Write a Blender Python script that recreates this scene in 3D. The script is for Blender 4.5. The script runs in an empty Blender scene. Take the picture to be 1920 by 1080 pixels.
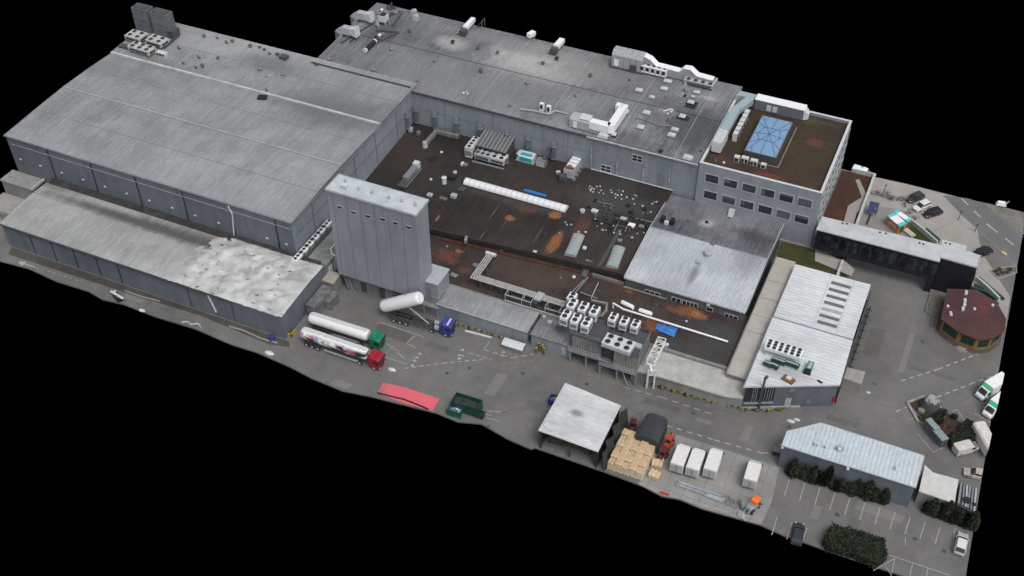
import bpy, math, random
from mathutils import Vector, Matrix, noise
R=math.radians
random.seed(7)
# ---------------------------------------------------------------- camera
C0=Vector((0,0,160)); FL=2171.4
_y,_p,_r=R(-24.5015),R(42.7645),R(-.3014)
FW=Vector((math.sin(_y)*math.cos(_p),math.cos(_y)*math.cos(_p),-math.sin(_p)))
_rt=Vector((math.cos(_y),-math.sin(_y),0)); _up=_rt.cross(FW)
RT=_rt*math.cos(_r)+_up*math.sin(_r); UP=-_rt*math.sin(_r)+_up*math.cos(_r)
sc=bpy.context.scene; COL=sc.collection
cd=bpy.data.cameras.new('camera'); cam=bpy.data.objects.new('camera',cd); COL.objects.link(cam)
m=Matrix.Identity(4)
for i in range(3): m[i][0]=RT[i];m[i][1]=UP[i];m[i][2]=-FW[i];m[i][3]=C0[i]
cam.matrix_world=m
cd.sensor_width=36; cd.lens=36*FL/1920; cd.clip_start=1; cd.clip_end=3000
sc.camera=cam
# ---------------------------------------------------------------- world, sun, exposure
SUN=Vector((.45,-.35,.95)).normalized()
w=bpy.data.worlds.new('World'); sc.world=w; w.use_nodes=True
nt=w.node_tree; nt.nodes.clear()
sky=nt.nodes.new('ShaderNodeTexSky'); sky.sky_type='NISHITA'; sky.sun_disc=False
sky.sun_elevation=math.asin(SUN.z); sky.sun_rotation=math.atan2(SUN.x,SUN.y)
sky.dust_density=4; sky.air_density=1; sky.ozone_density=1
hs=nt.nodes.new('ShaderNodeHueSaturation'); hs.inputs['Saturation'].default_value=.33
bg=nt.nodes.new('ShaderNodeBackground'); bg.inputs['Strength'].default_value=.13
wo=nt.nodes.new('ShaderNodeOutputWorld')
nt.links.new(sky.outputs[0],hs.inputs['Color']); nt.links.new(hs.outputs[0],bg.inputs[0]); nt.links.new(bg.outputs[0],wo.inputs[0])
ld=bpy.data.lights.new('sun','SUN'); ld.energy=.9; ld.angle=R(25); ld.color=(1,.97,.93)
lo=bpy.data.objects.new('sun',ld); COL.objects.link(lo); lo.location=(0,0,220)
lo.rotation_euler=SUN.to_track_quat('Z','Y').to_euler()
sc.view_settings.view_transform='Standard'; sc.view_settings.look='None'
sc.view_settings.exposure=.3; sc.view_settings.gamma=1
# ---------------------------------------------------------------- placing helpers
def at(px,py,z=0.):
    "point of the photograph lying at height z"
    d=FW*FL+RT*(px-960)-UP*(py-540); t=(z-C0.z)/d.z; q=C0+d*t; return Vector((q.x,q.y,z))
def on(px,py,f):
    z=5.
    for i in range(8): q=at(px,py,z); z=f(q.x,q.y)
    return Vector((q.x,q.y,z))
def lerp(t,pts):
    if t<=pts[0][0]: return pts[0][1]
    for (a,b),(c,d) in zip(pts,pts[1:]):
        if t<=c: return b+(d-b)*(t-a)/(c-a)
    return pts[-1][1]
HALL=[(142.4,15.0),(152.5,15.5),(161.5,15.8),(170.5,15.65),(178.2,15.25),(178.9,15.55),(187,15.75),(195.3,15.9)]
BACK=[(192.8,15.1),(209,15.6),(225,15.15)]
ANN=[(125.9,6.15),(136.5,6.75),(141.2,6.5)]
LOWR=[(163.6,6.05),(179,7.2),(192.4,6.0)]
COURT=[(160.,5.2),(177.5,5.9),(192.9,6.65)]
hallf=lambda x,y:lerp(y,HALL)
backf=lambda x,y:lerp(y,BACK)
annf=lambda x,y:lerp(y,ANN)
lowrf=lambda x,y:lerp(y,LOWR)
courtf=lambda x,y:lerp(y,COURT)
lcf=lambda x,y:3.3
offf=lambda x,y:15.35
dockf=lambda x,y:6.0
gf=lambda x,y:0.
# ---------------------------------------------------------------- mesh helpers
class MB:
    def __init__(s): s.v=[];s.f=[];s.mi=[];s.c=0;s.X=None;s.g=[]
    def mat(s,i): s.c=i; return s
    def add(s,vs,fs):
        o=len(s.v); s.g.append((o,len(s.f)))
        for p in vs:
            p=Vector(p)
            s.v.append(tuple(s.X@p) if s.X else tuple(p))
        for f in fs: s.f.append([i+o for i in f]); s.mi.append(s.c)
        return s
    def box(s,x,y,z,sx,sy,sz,rz=0,tp=1.):
        c,n=math.cos(rz),math.sin(rz); vs=[]
        for k,q in ((0,1.),(1,tp)):
            for a,b in((-1,-1),(1,-1),(1,1),(-1,1)):
                u,v=a*sx/2*q,b*sy/2*q; vs.append((x+u*c-v*n,y+u*n+v*c,z+k*sz))
        return s.add(vs,[(3,2,1,0),(4,5,6,7),(0,1,5,4),(1,2,6,5),(2,3,7,6),(3,0,4,7)])
    def bx(s,x0,x1,y0,y1,z0,z1): return s.box((x0+x1)/2,(y0+y1)/2,z0,x1-x0,y1-y0,z1-z0)
    def prism(s,poly,z0,z1):
        n=len(poly); a=0
        for i in range(n):
            p,q=poly[i],poly[(i+1)%n]; a+=p[0]*q[1]-q[0]*p[1]
        if a<0: poly=list(poly)[::-1]
        zt=(lambda i:z1[i]) if isinstance(z1,(list,tuple)) else (lambda i:z1)
        vs=[(p[0],p[1],z0) for p in poly]+[(p[0],p[1],zt(i)) for i,p in enumerate(poly)]
        return s.add(vs,[list(range(n))[::-1],list(range(n,2*n))]+[(i,(i+1)%n,n+(i+1)%n,n+i) for i in range(n)])
    def loft(s,rings,cap=True):
        n=len(rings[0]); vs=[p for r in rings for p in r]; fs=[]
        for k in range(len(rings)-1):
            for i in range(n):
                j=(i+1)%n; fs.append((k*n+i,k*n+j,(k+1)*n+j,(k+1)*n+i))
        if cap: fs.append(list(range(n))[::-1]); fs.append([(len(rings)-1)*n+i for i in range(n)])
        return s.add(vs,fs)
    def cyl(s,p0,p1,r0,r1=None,n=10):
        r1=r0 if r1 is None else r1; p0=Vector(p0);p1=Vector(p1); d=(p1-p0).normalized()
        a=d.orthogonal().normalized(); b=d.cross(a)
        ring=lambda p,r:[tuple(p+(a*math.cos(t)+b*math.sin(t))*r) for t in [2*math.pi*i/n for i in range(n)]]
        return s.loft([ring(p0,r0),ring(p1,r1)])
    def bar(s,p0,p1,w,h):
        p0=Vector(p0);p1=Vector(p1);d=(p1-p0).normalized()
        a=Vector((0,0,1)).cross(d)
        if a.length<1e-3:a=Vector((1,0,0))
        a.normalize(); b=d.cross(a)
        ring=lambda p:[tuple(p+a*i*w/2+b*j*h/2) for i,j in((-1,-1),(1,-1),(1,1),(-1,1))]
        return s.loft([ring(p0),ring(p1)])
    def path(s,pts,w,h):
        "square duct along a bent line"
        pts=[Vector(p) for p in pts]; rings=[]
        for i,p in enumerate(pts):
            d=(pts[min(i+1,len(pts)-1)]-pts[max(i-1,0)]).normalized()
            a=Vector((0,0,1)).cross(d)
            if a.length<.05:a=Vector((1,0,0))
            a.normalize(); b=d.cross(a); k=1.
            if 0<i<len(pts)-1:
                c=(pts[i+1]-p).normalized().dot((p-pts[i-1]).normalized()); k=1/max(.5,math.sqrt(max(0,(1+c)/2)))
            rings.append([tuple(p+a*u*w/2*k+b*v*h/2) for u,v in((-1,-1),(1,-1),(1,1),(-1,1))])
        return s.loft(rings)
    def tube(s,pts,r,n=6):
        for a,b in zip(pts,pts[1:]): s.cyl(a,b,r,r,n)
        return s
    def extx(s,prof,x0,x1): return s.loft([[(x0,y,z) for y,z in prof],[(x1,y,z) for y,z in prof]])
    def sheet(s,pts):
        return s.add(pts,[list(range(len(pts)))])
def _mesh(name,mb,mats,off=Vector((0,0,0))):
    me=bpy.data.meshes.new(name); me.from_pydata([tuple(Vector(v)-off) for v in mb.v],[],mb.f)
    if not isinstance(mats,(list,tuple)): mats=[mats]
    for x in mats: me.materials.append(x)
    me.polygons.foreach_set('material_index',[min(i,len(mats)-1) for i in mb.mi])
    me.polygons.foreach_set('use_smooth',[True]*len(mb.f))
    me.update(); me.validate()
    import bmesh
    bm=bmesh.new(); bm.from_mesh(me); bmesh.ops.recalc_face_normals(bm,faces=bm.faces); bm.to_mesh(me); bm.free()
    me.set_sharp_from_angle(angle=R(32))
    return me
def base(o):
    v=Vector((0,0,0))
    while o: v=v+o.location; o=o.parent
    return v
def thing(name,label,cat,loc=(0,0,0),group=None):
    o=bpy.data.objects.new(name,None); COL.objects.link(o); o.location=loc; o['label']=label; o['category']=cat
    o.empty_display_size=.3
    if group:o['group']=group
    return o
EACH={'support','foot','panel','panel_joint','sheet_joint','post','dock_door','roof_outlet','seam','pillar','side_guard','mirror','pivot'}
def part(root,name,mb,mats,label=None,kind=None):
    if name in EACH and 1<len(mb.g)<60:
        gs=mb.g+[(len(mb.v),len(mb.f))]; o=None
        for (v0,f0),(v1,f1) in zip(gs,gs[1:]):
            q=MB(); q.v=mb.v[v0:v1]; q.f=[[i-v0 for i in f] for f in mb.f[f0:f1]]; q.mi=mb.mi[f0:f1]; q.g=[(0,0)]; o=part(root,name,q,mats,label,kind)
        return o
    o=bpy.data.objects.new(name,_mesh(name,mb,mats,base(root))); COL.objects.link(o); o.parent=root
    if label:o['label']=label
    if kind:o['kind']=kind
    return o
def solo(name,mb,mats,label,cat,group=None,loc=(0,0,0)):
    o=bpy.data.objects.new(name,_mesh(name,mb,mats,Vector(loc))); COL.objects.link(o); o.location=loc
    o['label']=label;o['category']=cat
    if group:o['group']=group
    return o
def struct(name,mb,mats,kind='structure'):
    o=bpy.data.objects.new(name,_mesh(name,mb,mats)); COL.objects.link(o); o['kind']=kind; return o
KIDS=lambda o:[c for c in bpy.data.objects if c.parent==o]
def dup(o,loc,rz=0,label=None,group=None,scale=None):
    kids=KIDS(o); r=o.copy(); COL.objects.link(r); r.location=loc; r.rotation_euler=(0,0,rz)
    if scale:r.scale=scale
    if label:r['label']=label
    if group:r['group']=group
    for c in kids:
        gk=KIDS(c); d=c.copy(); COL.objects.link(d); d.parent=r
        for g in gk: e=g.copy(); COL.objects.link(e); e.parent=d
    return r
def place(o,loc,rz=0): o.location=loc;o.rotation_euler=(0,0,rz);return o
# ---------------------------------------------------------------- materials
def mk(name):
    m=bpy.data.materials.new(name); m.use_nodes=True; n=m.node_tree; n.nodes.clear(); return m,n
def nd(n,t,ins={},**pr):
    x=n.nodes.new(t)
    for k,v in pr.items(): setattr(x,k,v)
    for k,v in ins.items():
        if isinstance(v,bpy.types.NodeSocket): n.links.new(v,x.inputs[k])
        else: x.inputs[k].default_value=v
    return x
def c4(c): return (c[0],c[1],c[2],1)
def math_(n,op,a,b=0.,cl=False):
    x=nd(n,'ShaderNodeMath',{0:a,1:b},operation=op,use_clamp=cl); return x.outputs[0]
def mix(n,f,a,b,mode='MIX'):
    x=nd(n,'ShaderNodeMix',{},data_type='RGBA',blend_type=mode)
    for k,v in ((0,f),(6,a),(7,b)):
        if isinstance(v,bpy.types.NodeSocket): n.links.new(v,x.inputs[k])
        else: x.inputs[k].default_value=c4(v) if k>0 else v
    return x.outputs[2]
def noise_(n,vec,scale,detail=4,rough=.6,mp=None):
    if mp: vec=nd(n,'ShaderNodeMapping',{'Vector':vec,'Scale':mp}).outputs[0]
    return nd(n,'ShaderNodeTexNoise',{'Vector':vec,'Scale':scale,'Detail':detail,'Roughness':rough}).outputs[0]
def ramp(n,f,a,b):
    return nd(n,'ShaderNodeMapRange',{0:f,1:a,2:b,3:0.,4:1.}).outputs[0]
def finish(m,n,col,rough=.6,met=0.,bump=None,bs=.3,bd=.1,spec=.4):
    ins={'Base Color':col if isinstance(col,bpy.types.NodeSocket) else c4(col),'Roughness':rough,'Metallic':met,'Specular IOR Level':spec}
    if bump is not None: ins['Normal']=nd(n,'ShaderNodeBump',{'Height':bump,'Strength':bs,'Distance':bd}).outputs[0]
    p=nd(n,'ShaderNodeBsdfPrincipled',ins); nd(n,'ShaderNodeOutputMaterial',{0:p.outputs[0]}); return m
def plain(name,c,rough=.5,met=0.,var=.15,sc_=1.5,spec=.4):
    m,n=mk(name); co=nd(n,'ShaderNodeTexCoord').outputs['Object']
    f=ramp(n,noise_(n,co,sc_,5,.65),.3,.7)
    return finish(m,n,mix(n,f,[x*(1-var) for x in c],[min(1,x*(1+var)) for x in c]),rough,met,spec=spec)
def ribbed(name,c1,c2,rib=.8,amt=.25,axis=0,spots=(),rough=.5,streak=(1.1,.05,1),patch=.035,bias=0.,bump=.06,fine=.12,grain=.9):
    "profiled sheet metal or membrane: ribs, long dirt streaks, broad patches and stains"
    m,n=mk(name); co=nd(n,'ShaderNodeTexCoord').outputs['Object']
    sp=nd(n,'ShaderNodeSeparateXYZ',{0:co})
    a=sp.outputs[axis]
    wv=math_(n,'SINE',math_(n,'MULTIPLY',a,2*math.pi/rib)); wv=math_(n,'MULTIPLY_ADD',wv,.5); n.nodes[-1].inputs[2].default_value=.5
    st=streak if axis==0 else (streak[1],streak[0],1)
    s1=noise_(n,co,1.,5,.7,st); s3=noise_(n,co,1.,3,.6,(st[0]*3,st[1]*3,1)); s2=noise_(n,co,patch,6,.65); s4=noise_(n,co,fine,6,.7)
    f=math_(n,'MULTIPLY',s1,.8); f=math_(n,'ADD',f,math_(n,'MULTIPLY',s2,1.6)); f=math_(n,'ADD',f,math_(n,'MULTIPLY',s4,.8)); f=math_(n,'ADD',f,math_(n,'MULTIPLY',s3,.5))
    f=ramp(n,f,1.45+bias,2.2+bias)
    col=mix(n,f,c1,c2)
    for sp_ in spots:
        (cx,cy,rx,ry,cc,k)=sp_[:6]; hard=cc[0]>2.2*cc[2]
        v=nd(n,'ShaderNodeVectorMath',{0:co,1:(cx,cy,0)},operation='SUBTRACT').outputs[0]
        v=nd(n,'ShaderNodeVectorMath',{0:v,1:(1/rx,1/ry,0)},operation='MULTIPLY').outputs[0]
        L=nd(n,'ShaderNodeVectorMath',{0:v},operation='LENGTH').outputs['Value']
        L=math_(n,'ADD',L,math_(n,'MULTIPLY',noise_(n,co,.5,5,.75,(st[0]*.7+.2,st[1]*4+.2,1)),1.3))
        if hard: L=math_(n,'ADD',L,math_(n,'MULTIPLY',noise_(n,co,2.2,6,.8,(1,.6,1)),1.1))
        g=math_(n,'MULTIPLY',nd(n,'ShaderNodeMapRange',{0:L,1:1.55 if hard else 1.05,2:1.85 if hard else 1.75,3:1.,4:0.}).outputs[0],k)
        col=mix(n,g,col,cc)
    dk=math_(n,'SUBTRACT',1.,math_(n,'MULTIPLY',wv,amt))
    gr=math_(n,'MULTIPLY_ADD',noise_(n,co,1.6,4,.8,(st[0]*1.3+.2,st[1]*2+.25,1)),grain); n.nodes[-1].inputs[2].default_value=1-grain*.5
    dk=math_(n,'MULTIPLY',dk,gr)
    col=mix(n,1.,col,nd(n,'ShaderNodeCombineXYZ',{0:dk,1:dk,2:dk}).outputs[0],'MULTIPLY')
    return finish(m,n,col,rough,0,wv,.6,bump)
def wallmat(name,c1,c2,rough=.55,rib=0.,amt=.1):
    m,n=mk(name); co=nd(n,'ShaderNodeTexCoord').outputs['Object']
    s=noise_(n,co,1.,4,.6,(.5,.5,.12)); s2=noise_(n,co,.09,5,.6)
    f=ramp(n,math_(n,'ADD',s,s2),.75,1.3)
    col=mix(n,f,c1,c2); bmp=None
    if rib:
        sp=nd(n,'ShaderNodeSeparateXYZ',{0:co}); q=math_(n,'ADD',sp.outputs[0],sp.outputs[1])
        wv=math_(n,'SINE',math_(n,'MULTIPLY',q,2*math.pi/rib)); dk=math_(n,'SUBTRACT',1.-amt/2,math_(n,'MULTIPLY',wv,amt/2))
        col=mix(n,1.,col,nd(n,'ShaderNodeCombineXYZ',{0:dk,1:dk,2:dk}).outputs[0],'MULTIPLY'); bmp=wv
    return finish(m,n,col,rough,0,bmp,.3,.04)
# ---------------------------------------------------------------- palette
WHITE=plain('white_paint',(.72,.73,.74),.4,0,.07)
OFFW=plain('off_white_metal',(.5,.52,.53),.45,0,.12)
LGREY=plain('light_grey_metal',(.34,.36,.38),.45,0,.15)
MGREY=plain('mid_grey_metal',(.17,.18,.195),.5,0,.18)
DGREY=plain('dark_grey_metal',(.06,.063,.07),.55,0,.2)
BLACK=plain('black_rubber',(.012,.012,.014),.7,0,.2)
DARK=plain('dark_gap',(.02,.021,.024),.8,0,.2)
GLASS=plain('dark_window_glass',(.018,.022,.03),.12,0,.2,3,.6)
CARGL=plain('tinted_car_glass',(.015,.018,.02),.08,0,.1,3,.6)
GALV=plain('galvanised_steel',(.3,.32,.34),.35,.4,.2)
WSTEEL=plain('white_painted_steel',(.6,.61,.62),.4,0,.1)
RED=plain('red_paint',(.42,.02,.02),.4,0,.1)
GREEN=plain('green_paint',(.01,.17,.09),.35,0,.15)
DGREEN=plain('dark_green_paint',(.008,.05,.035),.5,0,.25)
BLUE=plain('blue_paint',(.03,.045,.2),.35,0,.12)
TEAL=plain('teal_paint',(.05,.45,.46),.4,0,.15)
YELL=plain('yellow_paint',(.38,.3,.04),.5,0,.2)
OCHRE=plain('ochre_cladding',(.36,.2,.045),.6,0,.15)
ORNG=plain('orange_paint',(.75,.16,.025),.45,0,.12)
WOOD=plain('raw_timber',(.5,.37,.22),.8,0,.3,2.5)
WOOD2=plain('pale_timber',(.6,.5,.36),.8,0,.3,2.5)
TYRE=plain('tyre_rubber',(.015,.015,.016),.8,0,.15)
CONC=plain('pale_concrete',(.27,.26,.24),.85,0,.18,.8)
CONC2=plain('weathered_concrete',(.19,.185,.175),.85,0,.25,.5)
LEAD=plain('dark_lead_strip',(.045,.047,.05),.7,0,.3)
FLASH=plain('pale_flashing',(.42,.43,.44),.5,0,.25,.6)
WALLF=wallmat('dark_panel_wall',(.085,.1,.122),(.135,.15,.175))
WALLH=wallmat('grey_panel_wall',(.16,.185,.21),(.25,.275,.30))
WALLO=wallmat('office_wall',(.19,.21,.24),(.26,.28,.31))
WALLR=wallmat('profiled_grey_wall',(.14,.15,.17),(.25,.26,.28),.55,.7,.5)
WALLC=wallmat('concrete_wall',(.14,.145,.145),(.24,.245,.24),.8)
# ---------------------------------------------------------------- ground and paving
def ground_mat(name,c1,c2,stains=.5,s=.05,line=None,tyre=False):
    m,n=mk(name); co=nd(n,'ShaderNodeTexCoord').outputs['Object']
    a=noise_(n,co,s,7,.62); b=noise_(n,co,.35,6,.7); g=noise_(n,co,9,3,.6); t=noise_(n,co,.12,5,.6,(1,.35,1))
    f=math_(n,'ADD',math_(n,'MULTIPLY',a,1.1),math_(n,'MULTIPLY',b,.6)); f=math_(n,'ADD',f,math_(n,'MULTIPLY',t,.5)); f=math_(n,'ADD',f,math_(n,'MULTIPLY',g,.22))
    col=mix(n,ramp(n,f,.92,1.52),c1,c2)
    d=ramp(n,noise_(n,co,.5,6,.75),.6,.75); col=mix(n,math_(n,'MULTIPLY',d,stains),col,[x*.5 for x in c1])
    if tyre:
        for cx_,cy_,rr in((-58,139,9),(-46,110,25),(2,175,22),(-20,120,26)):
            v=nd(n,'ShaderNodeVectorMath',{0:co,1:(cx_,cy_,0)},operation='DISTANCE').outputs['Value']
            v=math_(n,'ADD',v,math_(n,'MULTIPLY',noise_(n,co,.12,3),2.5))
            w1=math_(n,'GREATER_THAN',math_(n,'SINE',math_(n,'MULTIPLY',v,2.9)),.86); w2=ramp(n,math_(n,'ABSOLUTE',math_(n,'SUBTRACT',v,rr)),7.,2.)
            w3=ramp(n,noise_(n,co,.2,4,.7),.45,.65)
            col=mix(n,math_(n,'MULTIPLY',math_(n,'MULTIPLY',w1,w2),math_(n,'MULTIPLY',w3,.3)),col,[x*.6 for x in c1])
    if line:
        sp=nd(n,'ShaderNodeSeparateXYZ',{0:co})
        for ax,per in ((0,line[0]),(1,line[1])):
            q=math_(n,'FRACT',math_(n,'DIVIDE',sp.outputs[ax],per)); q=math_(n,'LESS_THAN',q,.1/per)
            col=mix(n,math_(n,'MULTIPLY',q,.5),col,[x*.45 for x in c1])
    return finish(m,n,col,.85,0,g,.35,.03,.25)
ASPH=ground_mat('asphalt',(.096,.0945,.0925),(.172,.168,.163),.35,tyre=True)
ROADM=ground_mat('road_asphalt',(.11,.11,.113),(.16,.16,.163),.2)
PAVE=ground_mat('pale_paving',(.23,.215,.197),(.35,.33,.308),.25)
SLABM=ground_mat('concrete_slabs',(.17,.167,.16),(.29,.284,.272),.4,.08,(3.0,4.2))
GRASS=ground_mat('short_grass',(.02,.035,.008),(.045,.065,.015),.3,.2)
MOSS=ground_mat('mossy_turf',(.03,.034,.01),(.06,.06,.022),.3,.15)
SEDUM=ground_mat('brown_sedum',(.04,.02,.014),(.075,.034,.022),.2,.12)
SOIL=ground_mat('planting_soil',(.03,.022,.018),(.055,.042,.034),.3,.3)
LINE=plain('road_line_paint',(.33,.33,.32),.7,0,.25,1.2)
YLINE=plain('worn_yellow_line',(.22,.19,.1),.8,0,.3,1.2)
# outline of the surveyed patch of land: it ends where the survey ends
edge=[(-187,121.8),(-173,121.4),(-166,122.0),(-158,121.2),(-150,121.5),(-146,120.7),(-141,121.3),(-133,121.0),(-124,121.4),(-115,120.7),(-109,120.9),(-101,120.2),(-96,119.4),(-89,119.0),(-83,120.0),(-77,120.6),(-70.4,121.3),(-66,121.0),(-62,122.3),(-56,121.0),(-51.5,120.6),(-50.9,121.2),(-38,121.2),(-30.7,121.0),(-27,120.3),(-24,120.9),(-20,120.6),(-15,121.0),(-10,121.4),(-6,120.9),(-3.5,121.0),(1.5,120.9),(6,121.0),(12,121.1),(22.6,121)]
poly=edge+[(22.4,132),(22.0,152),(21.5,170),(21.3,190),(21.1,205),(20.9,220),(20.4,224.9),(15.5,225.4),(8,224.9),(-4.9,225.1),(-12,224.7),(-19,224.7),(-30,225),(-139,225),(-139.5,196),(-187,196)]
g=MB(); g.prism(poly,-.35,0.); struct('ground',g,ASPH)
def flat(name,pts,z,mat,px=True,kind='structure'):
    q=[at(a,b,z) for a,b in pts] if px else [Vector((a,b,z)) for a,b in pts]
    k=MB(); k.sheet([tuple(p) for p in q]); return struct(name,k,mat,kind)
flat('paving',[(-18.9,224.5),(-5,224.9),(7.5,224.7),(10.6,219.4),(13.9,207.5),(20.9,196),(21.1,190),(21.3,186.5),(18.3,190.8),(14,192.5),(8,196),(4,203),(.2,210),(-3,215),(-6,215),(-12,214),(-12,222)],.004,PAVE,False)
flat('paving',[(-12,214),(-6,215),(-3,215),(.2,210),(4,203),(4,196),(-12,196)],.004,ground_mat('worn_paving',(.17,.163,.152),(.27,.26,.243),.4),False)
flat('road',[(1768,366),(1815,372),(1850,384),(1915,440),(1912,475),(1905,500),(1860,455),(1800,400)],.008,ROADM)
flat('concrete_yard',[(-31.5,121.05),(-27,120.35),(-24,120.95),(-20,120.65),(-15,121.05),(-10,121.45),(-9.6,127),(-10.4,134.6),(-20.6,134.5),(-29.5,134.2),(-31.2,133)],.006,SLABM,False)
flat('verge',[(-173,123.7),(-141,124.2),(-125,124.8),(-108,123.6),(-104,124.6),(-105,125.9),(-174,125.9)],.005,ground_mat('dirty_shaded_verge',(.035,.036,.028),(.085,.083,.07),.5),False)  # dark band at the annex foot: dirt and contact shade put into its colour
# verge earth by the far kerb of the road
flat('rough_verge',[(1850,384),(1872,386),(1920,398),(1919,440)],.006,ground_mat('rubble_verge',(.1,.095,.085),(.24,.23,.21),.7,.3))
# painted lines
def dashes(name,pts,w,dash,gap,mat=LINE,z=.012):
    pts=[at(a,b,0) for a,b in pts]; k=MB()
    for a,b in zip(pts,pts[1:]):
        L=(b-a).length; d=(b-a)/L; s=0; n=Vector((-d.y,d.x,0))*w/2
        while s<L:
            e=min(L,s+dash) if dash else L
            p,q=a+d*s,a+d*e; k.sheet([(p+n).to_tuple()[:2]+(z,),(q+n).to_tuple()[:2]+(z,),(q-n).to_tuple()[:2]+(z,),(p-n).to_tuple()[:2]+(z,)])
            s=e+gap if dash else L
    return struct(name,k,mat)
dashes('road_marking',[(1250,798),(1340,825),(1430,850),(1462,846)],.22,1.0,.9)
dashes('road_marking',[(1690,714),(1760,692),(1832,664)],.22,1.0,.8)
dashes('road_marking',[(1756,745),(1820,720),(1872,701)],.22,1.1,.8)
dashes('road_marking',[(1680,772),(1702,762)],.2,1.0,.8)
dashes('road_marking',[(1803,372),(1855,424),(1908,465)],.35,2.4,2.2)
dashes('road_marking',[(758,691),(830,681),(905,674)],.18,.9,.5)
dashes('road_marking',[(880,662),(920,674)],.16,.8,.6)
dashes('road_marking',[(908,656),(960,671),(1000,664)],.16,1.1,.7)
dashes('road_marking',[(1088,694),(1130,712),(1165,722)],.16,1.0,.7,YLINE)
dashes('road_marking',[(938,683),(1000,677)],.14,.9,.5,YLINE)
dashes('road_marking',[(1170,726),(1240,745),(1340,778)],.14,1.2,.9)
for a,b in(((907,657),(918,640)),((712,604),(795,632)),((762,643),(778,630)),((762,644),(780,652)),((718,668),(764,683)),((745,660),(760,674)),((730,652),(748,658)),((723,645),(740,651)),((915,771),(941,772)),((912,783),(936,790)),((905,776),(922,779))):
    dashes('parking_line',[a,b],.12,0,0)
for a,b in(((1702,788),(1721,780)),((1719,812),(1750,848)),((1750,848),(1768,840)),((1795,768),(1812,795)),((1812,795),(1830,805)),((1795,768),(1785,771)),((1828,775),(1858,792))):
    dashes('parking_line',[a,b],.1,0,0)
for i in range(11):
    x0=1481+28.2*i; y0=896+9.25*i
    dashes('parking_line',[(x0,y0),(x0-10,y0+33-i*.2)],.13,0,0)
for i in range(3): dashes('parking_line',[(1457+28*i,970+10*i),(1447+28*i,1003+8*i)],.13,0,0)
for a,b in(((1643,1033),(1672,1080)),((1678,1047),(1637,1070)),((1678,1047),(1672,1075)),((1711,1058),(1706,1080)),((1740,1066),(1737,1080)),((1643,1033),(1780,1078)),((1791,990),(1786,1030)),((1697,1008),(1698,1022))):
    dashes('parking_line',[a,b],.11,0,0)
# arrow painted on the lane in front of the long annex
k=MB(); A=at(34,491);B=at(66,501); d=(B-A).normalized(); n=Vector((-d.y,d.x,0))
k.sheet([tuple(p+Vector((0,0,.012))) for p in (A,A+d*1.6+n*.7,A+d*1.6+n*.15,B+n*.12,B-n*.12,A+d*1.6-n*.15,A+d*1.6-n*.7)])
struct('lane_arrow',k,LINE)
dashes('road_marking',[(68,502),(160,530)],.1,.7,.7)
# little triangle marks of the parking pattern
k=MB()
for px,py in((777,677),(781,671),(787,664),(773,686),(862,667),(867,657),(861,673),(944,661),(941,667),(866,668)):
    p=at(px,py,.012); k.sheet([(p.x-.45,p.y-.2,.012),(p.x+.45,p.y,.012),(p.x-.1,p.y+.5,.012)])
struct('triangle_marking',k,LINE)
PATCH=[ground_mat('tar_patch',(.085,.084,.081),(.135,.131,.127),.3),ground_mat('pale_patch',(.14,.137,.132),(.2,.195,.187),.4)]
for i,(px,py,w_,h_) in enumerate(((820,650,5,1.6),(930,720,2.2,6),(1240,760,7,1.4),(1400,812,1.5,4),(1640,640,3,8),(1700,660,1.2,12),(1580,790,6,1.5),(1650,960,8,2),(1600,985,2,3),(1530,960,1.5,3),(1690,860,3,3),(640,720,4,1.5),(1750,700,9,1.2),(250,560,5,1.2),(1000,760,3,2.4),(1320,790,3,1))):
    p=at(px,py,0); flat('asphalt_patch',[(p.x-w_/2,p.y-h_/2),(p.x+w_/2*.9,p.y-h_/2+.1),(p.x+w_/2,p.y+h_/2),(p.x-w_/2+.15,p.y+h_/2*.9)],.006,PATCH[i%2],False)
for i,(px,py) in enumerate(((838,700),(980,700),(1100,720),(1300,775),(1480,800),(1560,850),(1730,640),(1640,720),(1570,965),(1715,1010),(1770,1033),(915,800),(700,650),(880,690))):
    p=at(px,py,0); k=MB(); k.cyl((p.x,p.y,.001),(p.x,p.y,.014),.38,.38,14) if i%2 else k.bx(p.x-.35,p.x+.35,p.y-.35,p.y+.35,.001,.014); struct('manhole_cover',k,DGREY)
# concrete pad with cover in the yard
flat('concrete_pad',[(712,606),(775,627),(762,643),(700,622)],.006,ground_mat('pad_concrete',(.08,.08,.072),(.12,.118,.108),.4))
BLINDM=plain('grey_blind',(.085,.09,.095),.8,0,.2)
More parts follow.
